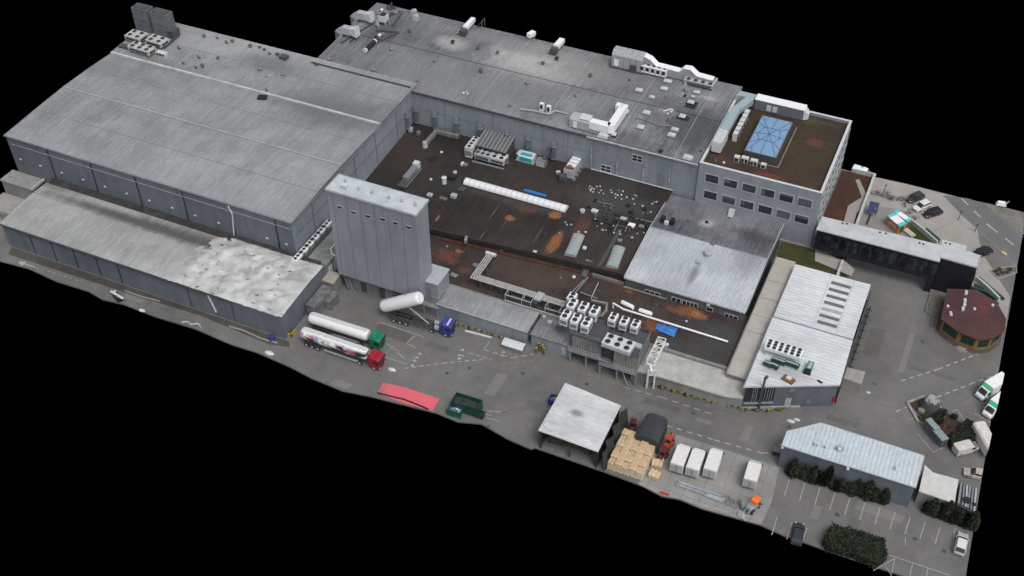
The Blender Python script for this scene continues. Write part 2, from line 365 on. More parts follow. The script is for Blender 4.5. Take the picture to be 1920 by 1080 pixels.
# ---------------------------------------------------------------- building helpers
def strips(mb,prof,x0,x1,ts,w=.25,h=.07):
    "lengthwise seams on a profiled roof, at the given y"
    for y in ts:
        z=lerp(y,prof); mb.bx(x0,x1,y-w/2,y+w/2,z-.05,z+h)
    return mb
def window(root,x,z,w,h,y,name='window',axis='y',sg=-1,fr=FLASH,gl=GLASS,fw=.16,cols=1,rows=1,blind=0,bw=1.):
    "frame proud of a wall, pane inside it; wall plane at y (axis y) or x"
    d=.06*sg; f=MB(); p=MB()
    def B(mb,a0,a1,z0,z1,t0,t1):
        t0,t1=sorted((t0,t1))
        mb.bx(a0,a1,t0,t1,z0,z1) if axis=='y' else mb.bx(t0,t1,a0,a1,z0,z1)
    B(f,x-w/2-fw,x+w/2+fw,z-fw,z,y+.01*sg,y+1.6*d); B(f,x-w/2-fw,x+w/2+fw,z+h,z+h+fw,y+.01*sg,y+1.6*d)
    B(f,x-w/2-fw,x-w/2,z,z+h,y+.01*sg,y+1.6*d); B(f,x+w/2,x+w/2+fw,z,z+h,y+.01*sg,y+1.6*d)
    for i in range(1,cols): B(f,x-w/2+w*i/cols-.06,x-w/2+w*i/cols+.06,z,z+h,y+.9*d,y+1.5*d)
    for i in range(1,rows): B(f,x-w/2,x+w/2,z+h*i/rows-.06,z+h*i/rows+.06,y+.9*d,y+1.5*d)
    o=part(root,name,f,fr)
    B(p,x-w/2,x+w/2,z,z+h,y+.02*sg,y+.8*d); pn=part(o,'pane',p,gl)
    if blind>0:
        q=MB(); B(q,x-w/2+.05,x-w/2+.05+(w-.1)*bw,z+h*(1-blind),z+h,y+.85*d,y+1.0*d); part(o,'blind',q,BLINDM)
    return o
def joints(mb,xs,y,z0,z1,sg=-1,w=.14,axis='y'):
    for x in xs:
        a,b=sorted((y+.012*sg,y+.05*sg))
        (mb.bx(x-w/2,x+w/2,a,b,z0,z1) if axis=='y' else mb.bx(a,b,x-w/2,x+w/2,z0,z1))
    return mb
def PXx(px,py,Y):
    d=FW*FL+RT*(px-960)-UP*(py-540); t=Y/d.y; q=C0+d*t; return q.x,q.z
def PYx(px,py,X):
    d=FW*FL+RT*(px-960)-UP*(py-540); t=X/d.x; q=C0+d*t; return q.y,q.z
def SP(o,px,py,z,rx,ry,c,k=1.): p=at(px,py,z); return (p.x-o[0],p.y-o[1],rx,ry,c,k)
# ---------------------------------------------------------------- 1 the large hall
HX0,HX1=-184.9,-112.75
o=(-149,169,0); hall=thing('warehouse_hall','huge grey hall with a gently arched ribbed metal roof at the left','warehouse',o)
w_=MB(); w_.extx([(142.5,0)]+[(y,z-.3) for y,z in HALL[:1]+HALL[1:]]+[(195.2,0)],HX0,HX1); part(hall,'wall',w_,WALLF)
# courtyard side: its brighter light put into a paler wall colour; then panel joints
w_=MB(); w_.extx([(142.7,.5)]+[(y,z-.32) for y,z in HALL]+[(195,.5)],HX1+.005,HX1+.03); part(hall,'lit_side_skin',w_,WALLH)
RM=ribbed('hall_roof_sheet',(.175,.184,.19),(.315,.326,.335),.62,.2,0,[SP(o,495,183,15.4,1.5,1.0,(.03,.03,.03),.8),SP(o,420,90,15.7,14,5,(.34,.34,.33),.6),SP(o,655,215,15.5,19,8,(.1,.105,.11),.6),SP(o,560,190,15.6,22,4,(.13,.135,.14),.4),SP(o,590,150,15.7,15,8,(.2,.2,.2),.5),SP(o,500,120,15.7,10,4,(.09,.095,.1),.6),SP(o,330,70,15.7,20,3,(.3,.3,.3),.5),SP(o,290,118,15.4,7,3,(.12,.12,.12),.5)],.42,(1.1,.04,1),.03,.0)
r_=MB(); pr=[(y,z) for y,z in HALL]; r_.extx(pr+[(y,z-.3) for y,z in pr[::-1]],HX0-.25,HX1+.25); rf=part(hall,'roof',r_,RM)
k=strips(MB(),HALL,HX0-.2,HX1+.2,(152.3,161.4,170.4,187),.13,.04); part(rf,'seam',k,MGREY)
k=strips(MB(),HALL,HX0-.2,HX1+.2,(161.75,),.12,.06); k.bx(HX0-.2,HX1+.2,178.15,178.65,15.2,15.62); part(rf,'ridge_flashing',k,FLASH)
k=MB(); k.bx(HX0-.3,HX1+.3,142.15,142.38,14.65,15.04); k.bx(HX1+.255,HX1+.33,142.4,195.3,14.5,15.0); part(rf,'gutter',k,GALV)
xs=[PXx(a,b,142.5)[0] for a,b in((88,280),(168,303),(252,328),(340,354),(430,382),(515,408))]
k=joints(MB(),xs,142.39,.2,14.6,-1,.26); part(hall,'panel_joint',k,BLACK)
k=MB(); k.bx(HX0+1,HX1-.3,142.33,142.4,12.9,13.0); part(hall,'cornice_line',k,LGREY)
k=joints(MB(),[150,158.5,167,176,185.5],HX1+.03,6.5,14.6,1,.14,'x'); k.bx(HX1+.04,HX1+.07,143,195,10.6,10.68); part(hall,'panel_joint',k,DGREY)
for a,b in((40,298),(77,310),(117,323),(157,336),(198,349),(239,362),(281,375),(324,389),(367,403),(411,417),(502,446),(538,457)):
    x,z=PXx(a,b,142.5); k=MB(); k.box(x,142.3,z-.13,.5,.2,.27); part(hall,'wall_lamp',k,OFFW)
k=MB(); a=PXx(428,385,142.4); b=PXx(438,440,142.4); k.tube([(a[0],142.3,a[1]),(a[0]+.6,142.3,a[1]-2),(b[0]+.2,142.3,b[1])],.16); part(hall,'downpipe',k,OFFW)
# ---------------------------------------------------------------- 2 lean-to annex in front of it
o=(-140,134,0); ann=thing('annex_building','long low lean-to annex with a pale ribbed roof, partly buckled, in front of the hall','annex building',o)
AX0,AX1=-174.7,-105.9
k=MB(); k.extx([(126.1,0),(126.1,5.9),(136.5,6.4),(141.2,6.2),(142.4,6.0),(142.4,0)],AX0,AX1); part(ann,'wall',k,WALLF)
AM=ribbed('annex_roof_sheet',(.25,.255,.25),(.43,.435,.425),.55,.24,0,[SP(o,300,430,6.6,38,1.8,(.07,.07,.065),.85),SP(o,350,440,6.6,14,3,(.1,.1,.095),.6),SP(o,90,345,6.6,10,1.5,(.12,.12,.11),.6)],.5,(1.2,.05,1),.05)
k=MB(); k.extx(ANN+[(y,z-.25) for y,z in ANN[::-1]],AX0-.25,-106.5); r1=part(ann,'roof',k,AM)
k=MB(); k.bx(AX0-.2,-134,136.4,136.5,6.7,6.78); part(r1,'seam',k,MGREY)
k=MB(); k.bx(AX0,AX1-1,140.5,142.45,6.2,6.62); part(ann,'valley_gutter',k,plain('mossy_gutter',(.035,.036,.033),.9,0,.5,.5))
# buckled sheets at the right end, a heaving surface
m_,n_=mk('buckled_white_sheet'); co=nd(n_,'ShaderNodeTexCoord').outputs['Object']
f=ramp(n_,noise_(n_,co,.3,4,.5),.3,.62); h=ramp(n_,noise_(n_,co,1.1,2,.5,(.6,1.4,.2)),.69,.7)
sp=nd(n_,'ShaderNodeSeparateXYZ',{0:co}); lf=ramp(n_,math_(n_,'ADD',sp.outputs[0],math_(n_,'MULTIPLY',noise_(n_,co,.25,4),8.)),9.,16.)
col=mix(n_,lf,(.3,.305,.3),mix(n_,f,(.3,.3,.3),(.5,.51,.5))); col=mix(n_,math_(n_,'MULTIPLY',h,.9),col,(.035,.035,.035)); finish(m_,n_,col,.36); BUCK=m_
k=MB(); nx,ny=90,44; X0,X1,Y0,Y1=-138.3,-105.7,125.8,141.6; vs=[]
for j in range(ny+1):
    for i in range(nx+1):
        x=X0+(X1-X0)*i/nx; y=Y0+(Y1-Y0)*j/ny; t=min(1,max(0,(x+137.3-(y-126)*.35)/7)); t=t*t*(3-2*t)
        e=min(1,(i)/3,(nx-i)/4+.15,j/3+.1,(ny-j)/3)
        n1=noise.noise(Vector((x*.42,y*.42,3)))*.75+noise.noise(Vector((x*.95,y*.95,8)))*.3
        z=lerp(y,ANN)+t*(e*n1*.85+.3*min(1,e*2))-(1-t)*.14; yy=y+(0 if j else noise.noise(Vector((x*.9,2,2)))*.35*t); vs.append((x,yy,z))
fs=[(j*(nx+1)+i,j*(nx+1)+i+1,(j+1)*(nx+1)+i+1,(j+1)*(nx+1)+i) for j in range(ny) for i in range(nx)]
k.add(vs,fs); part(ann,'roof',k,[BUCK],label='buckled pale roof sheeting lying in waves')
xs=[PXx(a,b,126.1)[0] for a,b in((50,428),(90,441),(131,454),(174,468),(215,482))]; k=joints(MB(),xs,126.1,.1,5.8,-1,.24); part(ann,'panel_joint',k,BLACK)
k=MB(); a=PXx(388,546,126); k.tube([(a[0],125.95,5.4),(a[0]+.5,125.95,3.6),(a[0]+1.1,125.95,1.2)],.18); part(ann,'downpipe',k,OFFW)
k=joints(MB(),[PXx(350,540,126)[0],PXx(440,600,126)[0]],126.1,.1,5.6,-1,.3); part(ann,'panel_joint',k,DGREY)
k=MB(); k.bx(AX0-.3,-118,125.62,125.88,5.85,6.1); part(ann,'gutter',k,DGREY)
# ---------------------------------------------------------------- low block beside the annex, far left
o=(-182,139,0); lb=thing('plant_room','small flat roofed grey block wedged between the annex and the hall corner','plant room',o)
k=MB(); k.bx(-186.2,-178.0,138.4,142.2,0,5.1); part(lb,'wall',k,WALLC)
k=MB(); k.bx(-186.4,-177.7,138.2,142.3,5.1,5.35); part(lb,'roof',k,plain('block_roof',(.22,.22,.21),.8,0,.2,.7))
k=MB(); k.bx(-177.7,-177.4,138.2,142.3,5.0,5.6); part(lb,'coping',k,FLASH)
k=MB(); k.bx(-186.9,-174.9,133,138.35,0,1.6); solo('loading_ramp',k,CONC,'plain concrete ramp block left of the long annex','ramp',loc=(-181,135,0))
# ---------------------------------------------------------------- 3 rear building
o=(-92,209,0); bk=thing('rear_factory_building','very wide flat grey factory building behind the brown roofed courtyard','factory building',o)
BX0,BX1=-139.2,-44.9
_=0
BM=ribbed('rear_roof_membrane',(.1,.103,.108),(.27,.278,.285),.62,.3,0,[
 SP(o,1010,120,15.5,15,8,(.42,.41,.4),.9),SP(o,1100,130,15.5,10,8,(.26,.26,.26),.7),SP(o,845,80,15.5,5,3.5,(.36,.36,.35),.9),SP(o,1000,90,15.5,12,4,(.24,.24,.24),.7),SP(o,1018,119,15.5,2.2,1.3,(.3,.2,.16),.7),SP(o,905,68,15.5,9,3,(.26,.25,.25),.5),
 SP(o,800,150,15.4,16,9,(.21,.215,.22),.75),SP(o,950,170,15.4,13,9,(.2,.205,.21),.6),SP(o,1140,140,15.4,12,6,(.21,.21,.21),.6),SP(o,1330,185,15.4,2.5,1.2,(.42,.42,.42),.8),
 SP(o,1300,240,15.3,9,12,(.055,.056,.06),.8),SP(o,1240,200,15.4,8,6,(.1,.1,.105),.5),SP(o,720,60,15.5,5,9,(.05,.05,.052),.55),SP(o,1180,265,15.3,10,5,(.07,.07,.075),.6),
 SP(o,1250,210,15.4,3,1.5,(.28,.28,.29),.7)],.55,(.9,.05,1),.028)
k=MB(); k.extx([(193,0),(193,14.8),(209,15.3),(224.8,14.9),(224.8,0)],BX0,BX1); part(bk,'wall',k,WALLH)
k=MB(); k.extx(BACK+[(y,z-.28) for y,z in BACK[::-1]],BX0-.2,BX1); rf=part(bk,'roof',k,BM)
k=MB(); k.bx(BX0,BX1,208.85,209.05,15.5,15.63); k.bx(-112.5,BX1,192.6,193.0,14.95,15.22); part(rf,'seam',k,LEAD)
k=MB(); k.bx(-139,-112.9,192.9,193.35,15.1,16.05); part(rf,'upstand',k,LEAD)
k=MB(); k.bx(-70,BX1-.2,192.5,192.75,14.98,15.26)
for px in (1100,1280,1180,948,1240): 
    a=at(px,200,15.4); k.bx(a.x-.05,a.x+.05,193.5,208,15.05,15.09+.5*0) if False else None
part(rf,'coping',k,FLASH)
k=MB()
for X in(-97,-80.5,-64,-50.5): k.loft([[(X-.04,y,lerp(y,BACK)-.02) ,(X+.04,y,lerp(y,BACK)-.02),(X+.04,y,lerp(y,BACK)+.03),(X-.04,y,lerp(y,BACK)+.03)] for y in (193.4,209,224.5)])
part(rf,'sheet_joint',k,LGREY)
xs=[PXx(a,b,193)[0] for a,b in((835,215),(925,240),(1017,262),(1064,275),(1112,285),(1158,300),(1207,312),(1259,325))]
k=joints(MB(),xs,193,6.7,14.8,-1,.1); k.bx(-112,-70,192.95,192.98,10.9,10.97); part(bk,'panel_joint',k,MGREY)
for i,(a,b) in enumerate(((1195,297),(1136,316))):
    x,z=PXx(a,b,193); window(bk,x,z-.75,2.2,1.5,193,cols=2,rows=2,fr=OFFW,fw=.12)
x,z=PXx(1240,333,193); k=MB(); k.bx(x-.7,x+.7,192.9,192.97,z-2.1,z+1.2); part(bk,'door',k,MGREY,label='narrow grey service door with a bulkhead lamp')
for a,b0,b1 in((1110,278,317),(1158,298,330),(1207,316,345),(1256,327,356)):
    x,z=PXx(a,b0,193); k=MB(); k.cyl((x,192.9,z),(x,192.9,6.7),.09); k.box(x,192.85,(z+6.7)/2,.3,.25,.8); part(bk,'rain_pipe',k,LGREY)
k=MB(); pts=[PXx(a,b,192.8) for a,b in((1109,318),(1160,331),(1210,345),(1262,360))]; k.tube([(x,192.7,6.9) for x,z in pts],.14); part(bk,'base_flashing',k,FLASH)
# wall hung air ducts facing the courtyard
def wallduct(label):
    t=thing('wall_duct',label,'air duct',(0,0,0),'hooded air ducts hung on the courtyard wall')
    k=MB(); k.path([(0,-.45,0),(0,-.45,3.2),(0,-.45,3.9),(0,0.0,4.35)],.85,.75); part(t,'duct',k,plain('wall_duct_sheet',(.12,.145,.16),.4,.1,.2))
    k=MB(); k.box(0,-.45,3.35,1.0,.9,.5,tp=.8); part(t,'hood',k,plain('wall_duct_hood',(.2,.24,.26),.4,.1,.2)); k=MB(); k.bx(-.48,.48,-.9,0,.1,.3); part(t,'flange',k,GALV); return t
dl=['hooded grey air duct deepest in the courtyard corner of the back wall','second hooded air duct from the courtyard corner, on the back wall','hooded air duct above the bend of the ground duct','hooded air duct just left of the ribbed roof shed','stubby hooded air duct rising behind the ribbed roof shed','dark hooded air duct above the cyan tank','hooded air duct between louvred unit and the diagonal air handler']
pts=[(782,229),(816,240),(857,253),(901,266),(951,266),(991,283),(1038,297)]
w0=wallduct(dl[0])
for i,((a,b),l) in enumerate(zip(pts,dl)):
    x,z=PXx(a,b,192.4); q=w0 if i==0 else dup(w0,(0,0,0),0,l); place(q,(x,192.95,max(6.7,z-.3)))
    if i==4: q.scale=(1,1,.7)
q=dup(w0,(HX1+.05,at(766,230,9).y,7.2),R(90),'hooded grey air duct on the side wall of the hall by the courtyard corner')
# ---------------------------------------------------------------- 4 low brown roofed block of the courtyard
o=(-80,170,0); ct=thing('courtyard_block','low factory block with a dark brown stained roof on two levels inside the courtyard','factory building',o)
RUST=(.38,.14,.04); RUST2=(.13,.045,.03); DK=(.012,.011,.011); GY=(.05,.048,.047)
UM=ribbed('brown_roof_upper',(.011,.0085,.0075),(.042,.033,.028),.62,.35,0,[
 SP(o,956,410,5.5,1.9,1.7,RUST,.7),SP(o,1210,400,5.8,8,7,(.012,.011,.0105),.6),SP(o,720,320,6.3,5,9,(.013,.012,.0115),.6),SP(o,925,400,5.6,.14,4,(.14,.13,.125),.8),SP(o,905,440,5.4,.12,3,(.13,.12,.115),.8),SP(o,945,420,5.5,.12,2.5,(.12,.11,.1),.7),SP(o,1010,440,5.4,.3,3,(.1,.09,.08),.6),SP(o,1170,385,5.9,12,4,(.075,.07,.066),.55),SP(o,820,410,5.3,.5,1.6,RUST,.7),SP(o,1040,405,5.5,2.4,2.2,RUST,.9),SP(o,985,392,5.6,5,2.2,RUST2,.6),SP(o,1040,455,5.3,2.3,6,RUST,.6),SP(o,1090,430,5.4,2.5,7,RUST2,.6),SP(o,1160,350,6.2,9,5,GY,.6),SP(o,1130,385,5.8,9,5,(.06,.056,.05),.7),
 SP(o,1245,455,5.3,3,4,DK,.5),SP(o,760,300,6.3,12,8,(.038,.025,.022),.6),SP(o,830,340,5.8,7,4,(.03,.03,.028),.6),SP(o,960,375,5.9,16,2,(.06,.053,.048),.6),SP(o,905,420,5.4,9,3,(.026,.018,.015),.7),SP(o,1150,500,5.3,3,4,RUST2,.5),SP(o,870,270,6.4,14,3,(.014,.013,.013),.8)],.7,(1.3,.06,1),.06,0.,.08)
TOP=[(-112.6,161.3),(-90.8,162.0),(-50.2,165.0),(-49.8,165.0)]
def csurf(x): return lerp(x,[(-112.6,161.0),(-90.8,162.0),(-50.2,165.0)])
k=MB(); xs=[-112.7,-90.8,-50.0]; rows=[]
vs=[];
for x in xs:
    y0=csurf(x)
    for y in (y0,(y0+177.5)/2,177.5,185,192.95): vs.append((x,y,courtf(0,y)))
for x in xs:
    y0=csurf(x)
    for y in (y0,(y0+177.5)/2,177.5,185,192.95): vs.append((x,y,courtf(0,y)-.3))
fs=[]
for i in range(2):
    for j in range(4):
        a=i*5+j; fs.append((a,a+5,a+6,a+1)); fs.append((a+15,a+16,a+21,a+20))
for i in range(2): a=i*5; fs.append((a,a+15,a+20,a+5)); a=i*5+4; fs.append((a,a+5,a+20,a+15))
for j in range(4): fs.append((j,j+1,j+16,j+15)); fs.append((10+j,25+j,26+j,11+j))
k.add(vs,fs); part(ct,'roof',k,UM,label='upper dark brown roof of the courtyard block')
LM=ribbed('brown_roof_lower',(.02,.014,.012),(.065,.045,.037),.6,.2,0,[
 SP(o,840,480,3.3,5,4,RUST2,.8),SP(o,860,470,3.3,1.5,1.2,RUST,.7),SP(o,1180,545,3.3,1.5,1.5,RUST,.5),SP(o,1290,585,3.3,6.5,2.6,(.2,.075,.03),.8),SP(o,1230,610,3.3,4.5,3.4,(.2,.075,.03),.75),SP(o,1310,590,3.3,3.5,2,RUST,.65),SP(o,1350,630,3.3,8,4.5,(.05,.05,.052),.95),SP(o,1300,660,3.3,9,3,(.045,.045,.047),.9),SP(o,870,505,3.3,3,2,RUST2,.5),SP(o,1000,520,3.3,9,2.5,(.075,.045,.035),.6),SP(o,1080,555,3.3,6,2,DK,.7),SP(o,1180,540,3.3,6,3,RUST2,.5),SP(o,930,545,3.3,9,1.0,DK,.6)],.75,(1,.3,1),.08)
k=MB(); k.prism([(-101.5,150.2),(-24.6,150.2),(-24.6,165.2),(-49.9,165.2),(-90.8,162.1),(-101.5,161.9)],3.0,3.3); part(ct,'roof',k,LM,label='lower rust brown roof strip behind the front sheds')
k=MB(); k.prism([(-101.5,150.3),(-24.7,150.3),(-24.7,165.1),(-50,165.1),(-50,192.9),(-112.6,192.9),(-112.6,161.4),(-101.5,161.4)],0,2.98); part(ct,'wall',k,WALLC)
k=MB()
for (xa,xb) in((-112.7,-90.8),(-90.8,-50.0)):
    k.bar((xa,csurf(xa)+.1,4.9),(xb,csurf(xb)+.1,4.9),.5,.95)
part(ct,'step_fascia',k,plain('sooty_fascia',(.025,.021,.018),.8,0,.4,.6))
k=MB(); k.bar((-90,csurf(-90)-.25,3.45),(-50,csurf(-50)-.25,3.45),.7,.25); part(ct,'step_gutter',k,RUSTM:=plain('rusty_gutter',(.07,.028,.015),.8,0,.5,.8))
k=MB(); k.bx(-57,-50.2,163.9,164.2,3.3,4.0); k.bar((-50,163.2,3.7),(-41,163.2,3.7),.3,.3); part(ct,'step_coping',k,CONC2)
k=MB(); k.bx(-82,-41.5,149.6,150.15,2.9,3.45); k.bx(-41.5,-24.4,149.9,150.5,2.9,3.7); part(ct,'parapet',k,CONC2)
k=MB(); k.bx(-24.75,-24.45,150.6,163,3.0,3.75); part(ct,'side_parapet',k,FLASH)
# lead duct strip up the roof
k=MB(); a=at(1120,505,5.3); b=at(1172,455,5.6); k.loft([[(x-.35,y,z),(x+.35,y,z),(x+.35,y,z+.18),(x-.35,y,z+.18)] for x,y,z in ((a.x,165,5.3),(a.x+.1,171,5.6),(a.x+.1,177,5.9))]); part(ct,'valley_channel',k,DGREY)
# ---------------------------------------------------------------- 5 low grey-blue roofed building
o=(-37.6,178,0); lr=thing('workshop_building','single storey workshop with a pale blue-grey ribbed ridge roof below the office','workshop',o)
LX0,LX1=-50.1,-25.5
k=MB(); k.extx([(163.8,0),(163.8,5.8),(179,6.95),(192.3,5.75),(192.3,0)],LX0+.2,LX1-.2); part(lr,'wall',k,wallmat('workshop_wall',(.075,.082,.09),(.12,.13,.14)))
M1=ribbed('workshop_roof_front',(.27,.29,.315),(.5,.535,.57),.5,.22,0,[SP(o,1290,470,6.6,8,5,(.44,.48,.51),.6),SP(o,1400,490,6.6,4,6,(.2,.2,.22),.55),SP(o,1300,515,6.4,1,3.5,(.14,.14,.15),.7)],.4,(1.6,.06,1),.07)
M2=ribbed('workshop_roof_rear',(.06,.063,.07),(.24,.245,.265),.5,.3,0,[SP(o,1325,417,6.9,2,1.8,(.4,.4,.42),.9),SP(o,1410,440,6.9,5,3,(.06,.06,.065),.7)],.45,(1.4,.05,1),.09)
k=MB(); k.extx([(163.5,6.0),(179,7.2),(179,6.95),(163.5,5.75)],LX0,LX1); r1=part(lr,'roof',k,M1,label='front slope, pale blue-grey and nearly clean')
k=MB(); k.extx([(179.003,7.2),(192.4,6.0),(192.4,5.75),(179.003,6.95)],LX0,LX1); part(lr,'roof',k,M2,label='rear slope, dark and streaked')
k=MB(); k.bx(LX0,LX1,178.9,179.1,7.16,7.26); k.bx(-40.05,-39.9,179.3,192,6.4,6.5) if False else None; part(lr,'ridge_strip',k,MGREY)
k=MB(); k.bx(LX1+.003,LX1+.16,163.5,179,5.2,5.6) if False else None
for (ya,za),(yb,zb) in(((163.5,6.03),(179,7.23)),((179,7.23),(192.4,6.03))):
    for X in(LX0-.06,LX1+.06): k.bar((X,ya,za),(X,yb,zb),.14,.2)
k.bx(LX0,LX1,163.3,163.48,5.7,6.04); part(lr,'verge_trim',k,FLASH)
for (a,b),cols,w in(((1223,550),3,3.0),((1268,562),2,1.7),((1294,570),4,3.0),((1330,580),1,1.2),((1371,594),3,2.5)):
    x,z=PXx(a,b,163.8); window(lr,x,z-.45,w,.95,163.8,cols=cols,fr=OFFW,fw=.1)
k=joints(MB(),[PXx(a,b,163.8)[0] for a,b in((1201,545),(1247,555),(1322,580),(1345,590))],163.8,3.2,5.7); part(lr,'panel_joint',k,DGREY)
x,z=PXx(1329,570,163.8); k=MB(); k.box(x,163.55,z-.2,.7,.35,.6); part(lr,'wall_box',k,OFFW)
# ---------------------------------------------------------------- 6 office block
o=(-32,206,0); of=thing('office_building','three storey grey office block with a brown planted roof and glass atrium','office building',o)
OX0,OX1,OY0,OY1=-44.8,-19.25,192.4,220.2
k=MB(); k.bx(OX0,OX1,OY0,OY1,0,15.2); part(of,'wall',k,WALLO)
k=MB(); 
for a in((OX0,OX1,OY0,OY0+.45),(OX0,OX1,OY1-.45,OY1),(OX0,OX0+.45,OY0+.45,OY1-.45),(OX1-.45,OX1,OY0+.45,OY1-.45)): k.bx(*a,15.2,16.0)
pp=part(of,'parapet',k,WALLO)
k=MB()
for a in((OX0-.06,OX1+.06,OY0-.06,OY0+.5),(OX0-.06,OX1+.06,OY1-.5,OY1+.06),(OX0-.06,OX0+.5,OY0+.5,OY1-.5),(OX1-.5,OX1+.06,OY0+.5,OY1-.5)): k.bx(*a,16.0,16.1)
part(pp,'coping',k,plain('parapet_coping',(.5,.51,.52),.5,0,.12))
SM=ribbed('office_green_roof',(.027,.0185,.0115),(.048,.031,.018),30,.0,0,[SP(o,1440,330,15.3,6,1.6,(.14,.025,.025),.75),SP(o,1530,268,15.3,4,3,(.13,.035,.03),.6),SP(o,1415,245,15.3,3.5,7,(.035,.034,.012),.9),SP(o,1515,225,15.3,9,2.5,(.07,.065,.03),.6),SP(o,1360,300,15.3,5,1.5,(.09,.03,.025),.5)],.9,(.3,.3,1),.15,0,.01,.5)
k=MB(); k.bx(OX0+.45,OX1-.45,OY0+.45,OY1-.45,15.2,15.35); part(of,'green_roof',k,SM)
GLS=[plain('office_glass_%d'%i,c,.2,0,.35,1.5,.6) for i,c in enumerate(((.03,.033,.038),(.045,.048,.052),(.022,.026,.034)))]
for r,(a0,b0,a1,b1) in enumerate(((1335,335,1509,380),(1332,366,1503,411))):
    for i in range(6):
        px=a0+(a1-a0)*i/5; py=b0+(b1-b0)*i/5; x,z=PXx(px,py,OY0); window(of,x,z-.95,2.75,1.85,OY0,fr=LGREY,fw=.2,cols=1,gl=GLS[(i*5+r*2)%3],blind=(0,.45,0,1,.25,.8,0,.3,.6,0,.9,.35)[i+6*r],bw=(1,.5,1,.3,1,1)[(i+r)%6])
for r,z in enumerate((4.4,8.3,12.1)):
    for i in range(9):
        y=194.2+i*2.95; window(of,y+.9,z,2.3,2.1,OX1,axis='x',sg=1,fr=FLASH,fw=.18)
k=MB(); k.bx(OX0,OX1+.3,OY0-.25,OY0-.01,1.75,2.0); part(of,'base_kerb',k,CONC)
# atrium rooflight
p=[at(1432,217,17.0),at(1487,227,17.0),at(1457,292,17.0),at(1403,280,17.0)]
x0=-37.1;x1=-30.8;y0=199.3;y1=212.9
at_=thing('atrium_rooflight','large blue glass atrium rooflight in a black frame on the brown office roof','rooflight',((x0+x1)/2,(y0+y1)/2,15.35))
k=MB(); k.bx(x0-.3,x1+.3,y0-.3,y1+.3,15.35,16.9); part(at_,'base',k,DGREY)
SKYG=plain('blue_atrium_glass',(.17,.285,.43),.45,0,.04,.4,.3)
cx,cy=(x0+x1)/2,(y0+y1)/2; ins=.1
hip=[(x0-.1,y0-.1,16.95),(x1+.1,y0-.1,16.95),(x1+.1,y1+.1,16.95),(x0-.1,y1+.1,16.95),(cx,cy-1.2,17.4),(cx,cy+1.2,17.4)]
k=MB(); k.add(hip,[(0,1,4),(1,2,5,4),(2,3,5),(3,0,4,5),(3,2,1,0)]); gl=part(at_,'glazing',k,SKYG)
k=MB(); up=Vector((0,0,.04))
def gz(x,y):
    "height of the glass hip at x,y"
    fx=1-abs(x-cx)/((x1-x0)/2+.1); fy=(((y1-y0)/2+.1)-abs(y-cy))/(((y1-y0)/2+.1)-1.2); return 16.95+.45*max(0,min(fx,fy,1))+.05
def rib(xa,ya,xb,yb,w=.085,n=8):
    P=[(xa+(xb-xa)*i/n,ya+(yb-ya)*i/n) for i in range(n+1)]
    for (a,b),(c,d) in zip(P,P[1:]): k.bar((a,b,gz(a,b)),(c,d,gz(c,d)),w,.06)
rib(x0,y0,cx,cy);rib(x1,y0,cx,cy);rib(x0,y1,cx,cy);rib(x1,y1,cx,cy);rib(cx,y0,cx,y1);rib(x0,cy,x1,cy)
for s in(-1,1):
    rib(cx-1.6,cy+s*2.4,cx+1.6,cy+s*2.4);rib(cx-1.6,cy+s*2.4,cx-2.4,cy);rib(cx+1.6,cy+s*2.4,cx+2.4,cy);rib(x0,cy+s*3.9,cx-1.6,cy+s*2.4);rib(x1,cy+s*3.9,cx+1.6,cy+s*2.4);rib(cx-1.9,y1 if s>0 else y0,cx-2.3,cy+s*5)
part(gl,'glazing_bar',k,plain('atrium_bar',(.05,.11,.2),.5))
k=MB(); k.bx(x1+.1,x1+.14,209.5,211.6,16.9,17.05); part(at_,'frame_patch',k,plain('pink_tape',(.6,.2,.22),.6))
k=MB()
for a in((x0-1.1,x1+1.2,y0-1.2,y0-1.0),(x1+1.0,x1+1.2,y0-1.0,y1+1)): k.bx(*a,15.35,15.42)
solo('gravel_margin',k,CONC2,'thin pale gravel margin around the blue atrium rooflight','roof edging',loc=(x0,y0-1,15.35))
# ---------------------------------------------------------------- 7 silo tower
o=(-93.8,145,0); si=thing('silo_tower','tall narrow grey panelled tower with a white roof standing in front of the courtyard','tower',o)
SX0,SX1,SY0,SY1=-103.2,-84.3,142.6,147.3
SW=wallmat('tower_wall',(.19,.21,.235),(.26,.28,.305),.5)
k=MB(); k.bx(SX0,SX1,SY0,SY1,4.6,25.9); part(si,'wall',k,SW)
m_,n_=mk('tower_roof_white'); co=nd(n_,'ShaderNodeTexCoord').outputs['Object']
f=ramp(n_,noise_(n_,co,.4,5,.6),.35,.65); col=mix(n_,f,(.35,.4,.43),(.5,.53,.54)); f2=ramp(n_,noise_(n_,co,1.5,4,.7),.63,.67); sp=nd(n_,'ShaderNodeSeparateXYZ',{0:co}); g2=ramp(n_,math_(n_,'SUBTRACT',sp.outputs[0],sp.outputs[1]),3.,9.)
finish(m_,n_,mix(n_,math_(n_,'MULTIPLY',math_(n_,'MULTIPLY',f2,g2),.8),col,(.08,.08,.08)),.6)
k=MB(); k.bx(SX0-.15,SX1+.15,SY0-.15,SY1+.15,25.9,26.05); part(si,'roof',k,m_)
k=MB()
for a in((SX0-.2,SX1+.2,SY0-.2,SY0-.0),(SX0-.2,SX1+.2,SY1+.0,SY1+.2),(SX0-.2,SX0,SY0,SY1),(SX1,SX1+.2,SY0,SY1)): k.bx(*a,25.7,26.16)
part(si,'coping',k,FLASH)
k=joints(MB(),[SX0+1.1]+[SX0+1.1+i*2.98 for i in range(1,6)],SY0,4.7,25.6,-1,.1); part(si,'panel_joint',k,MGREY)
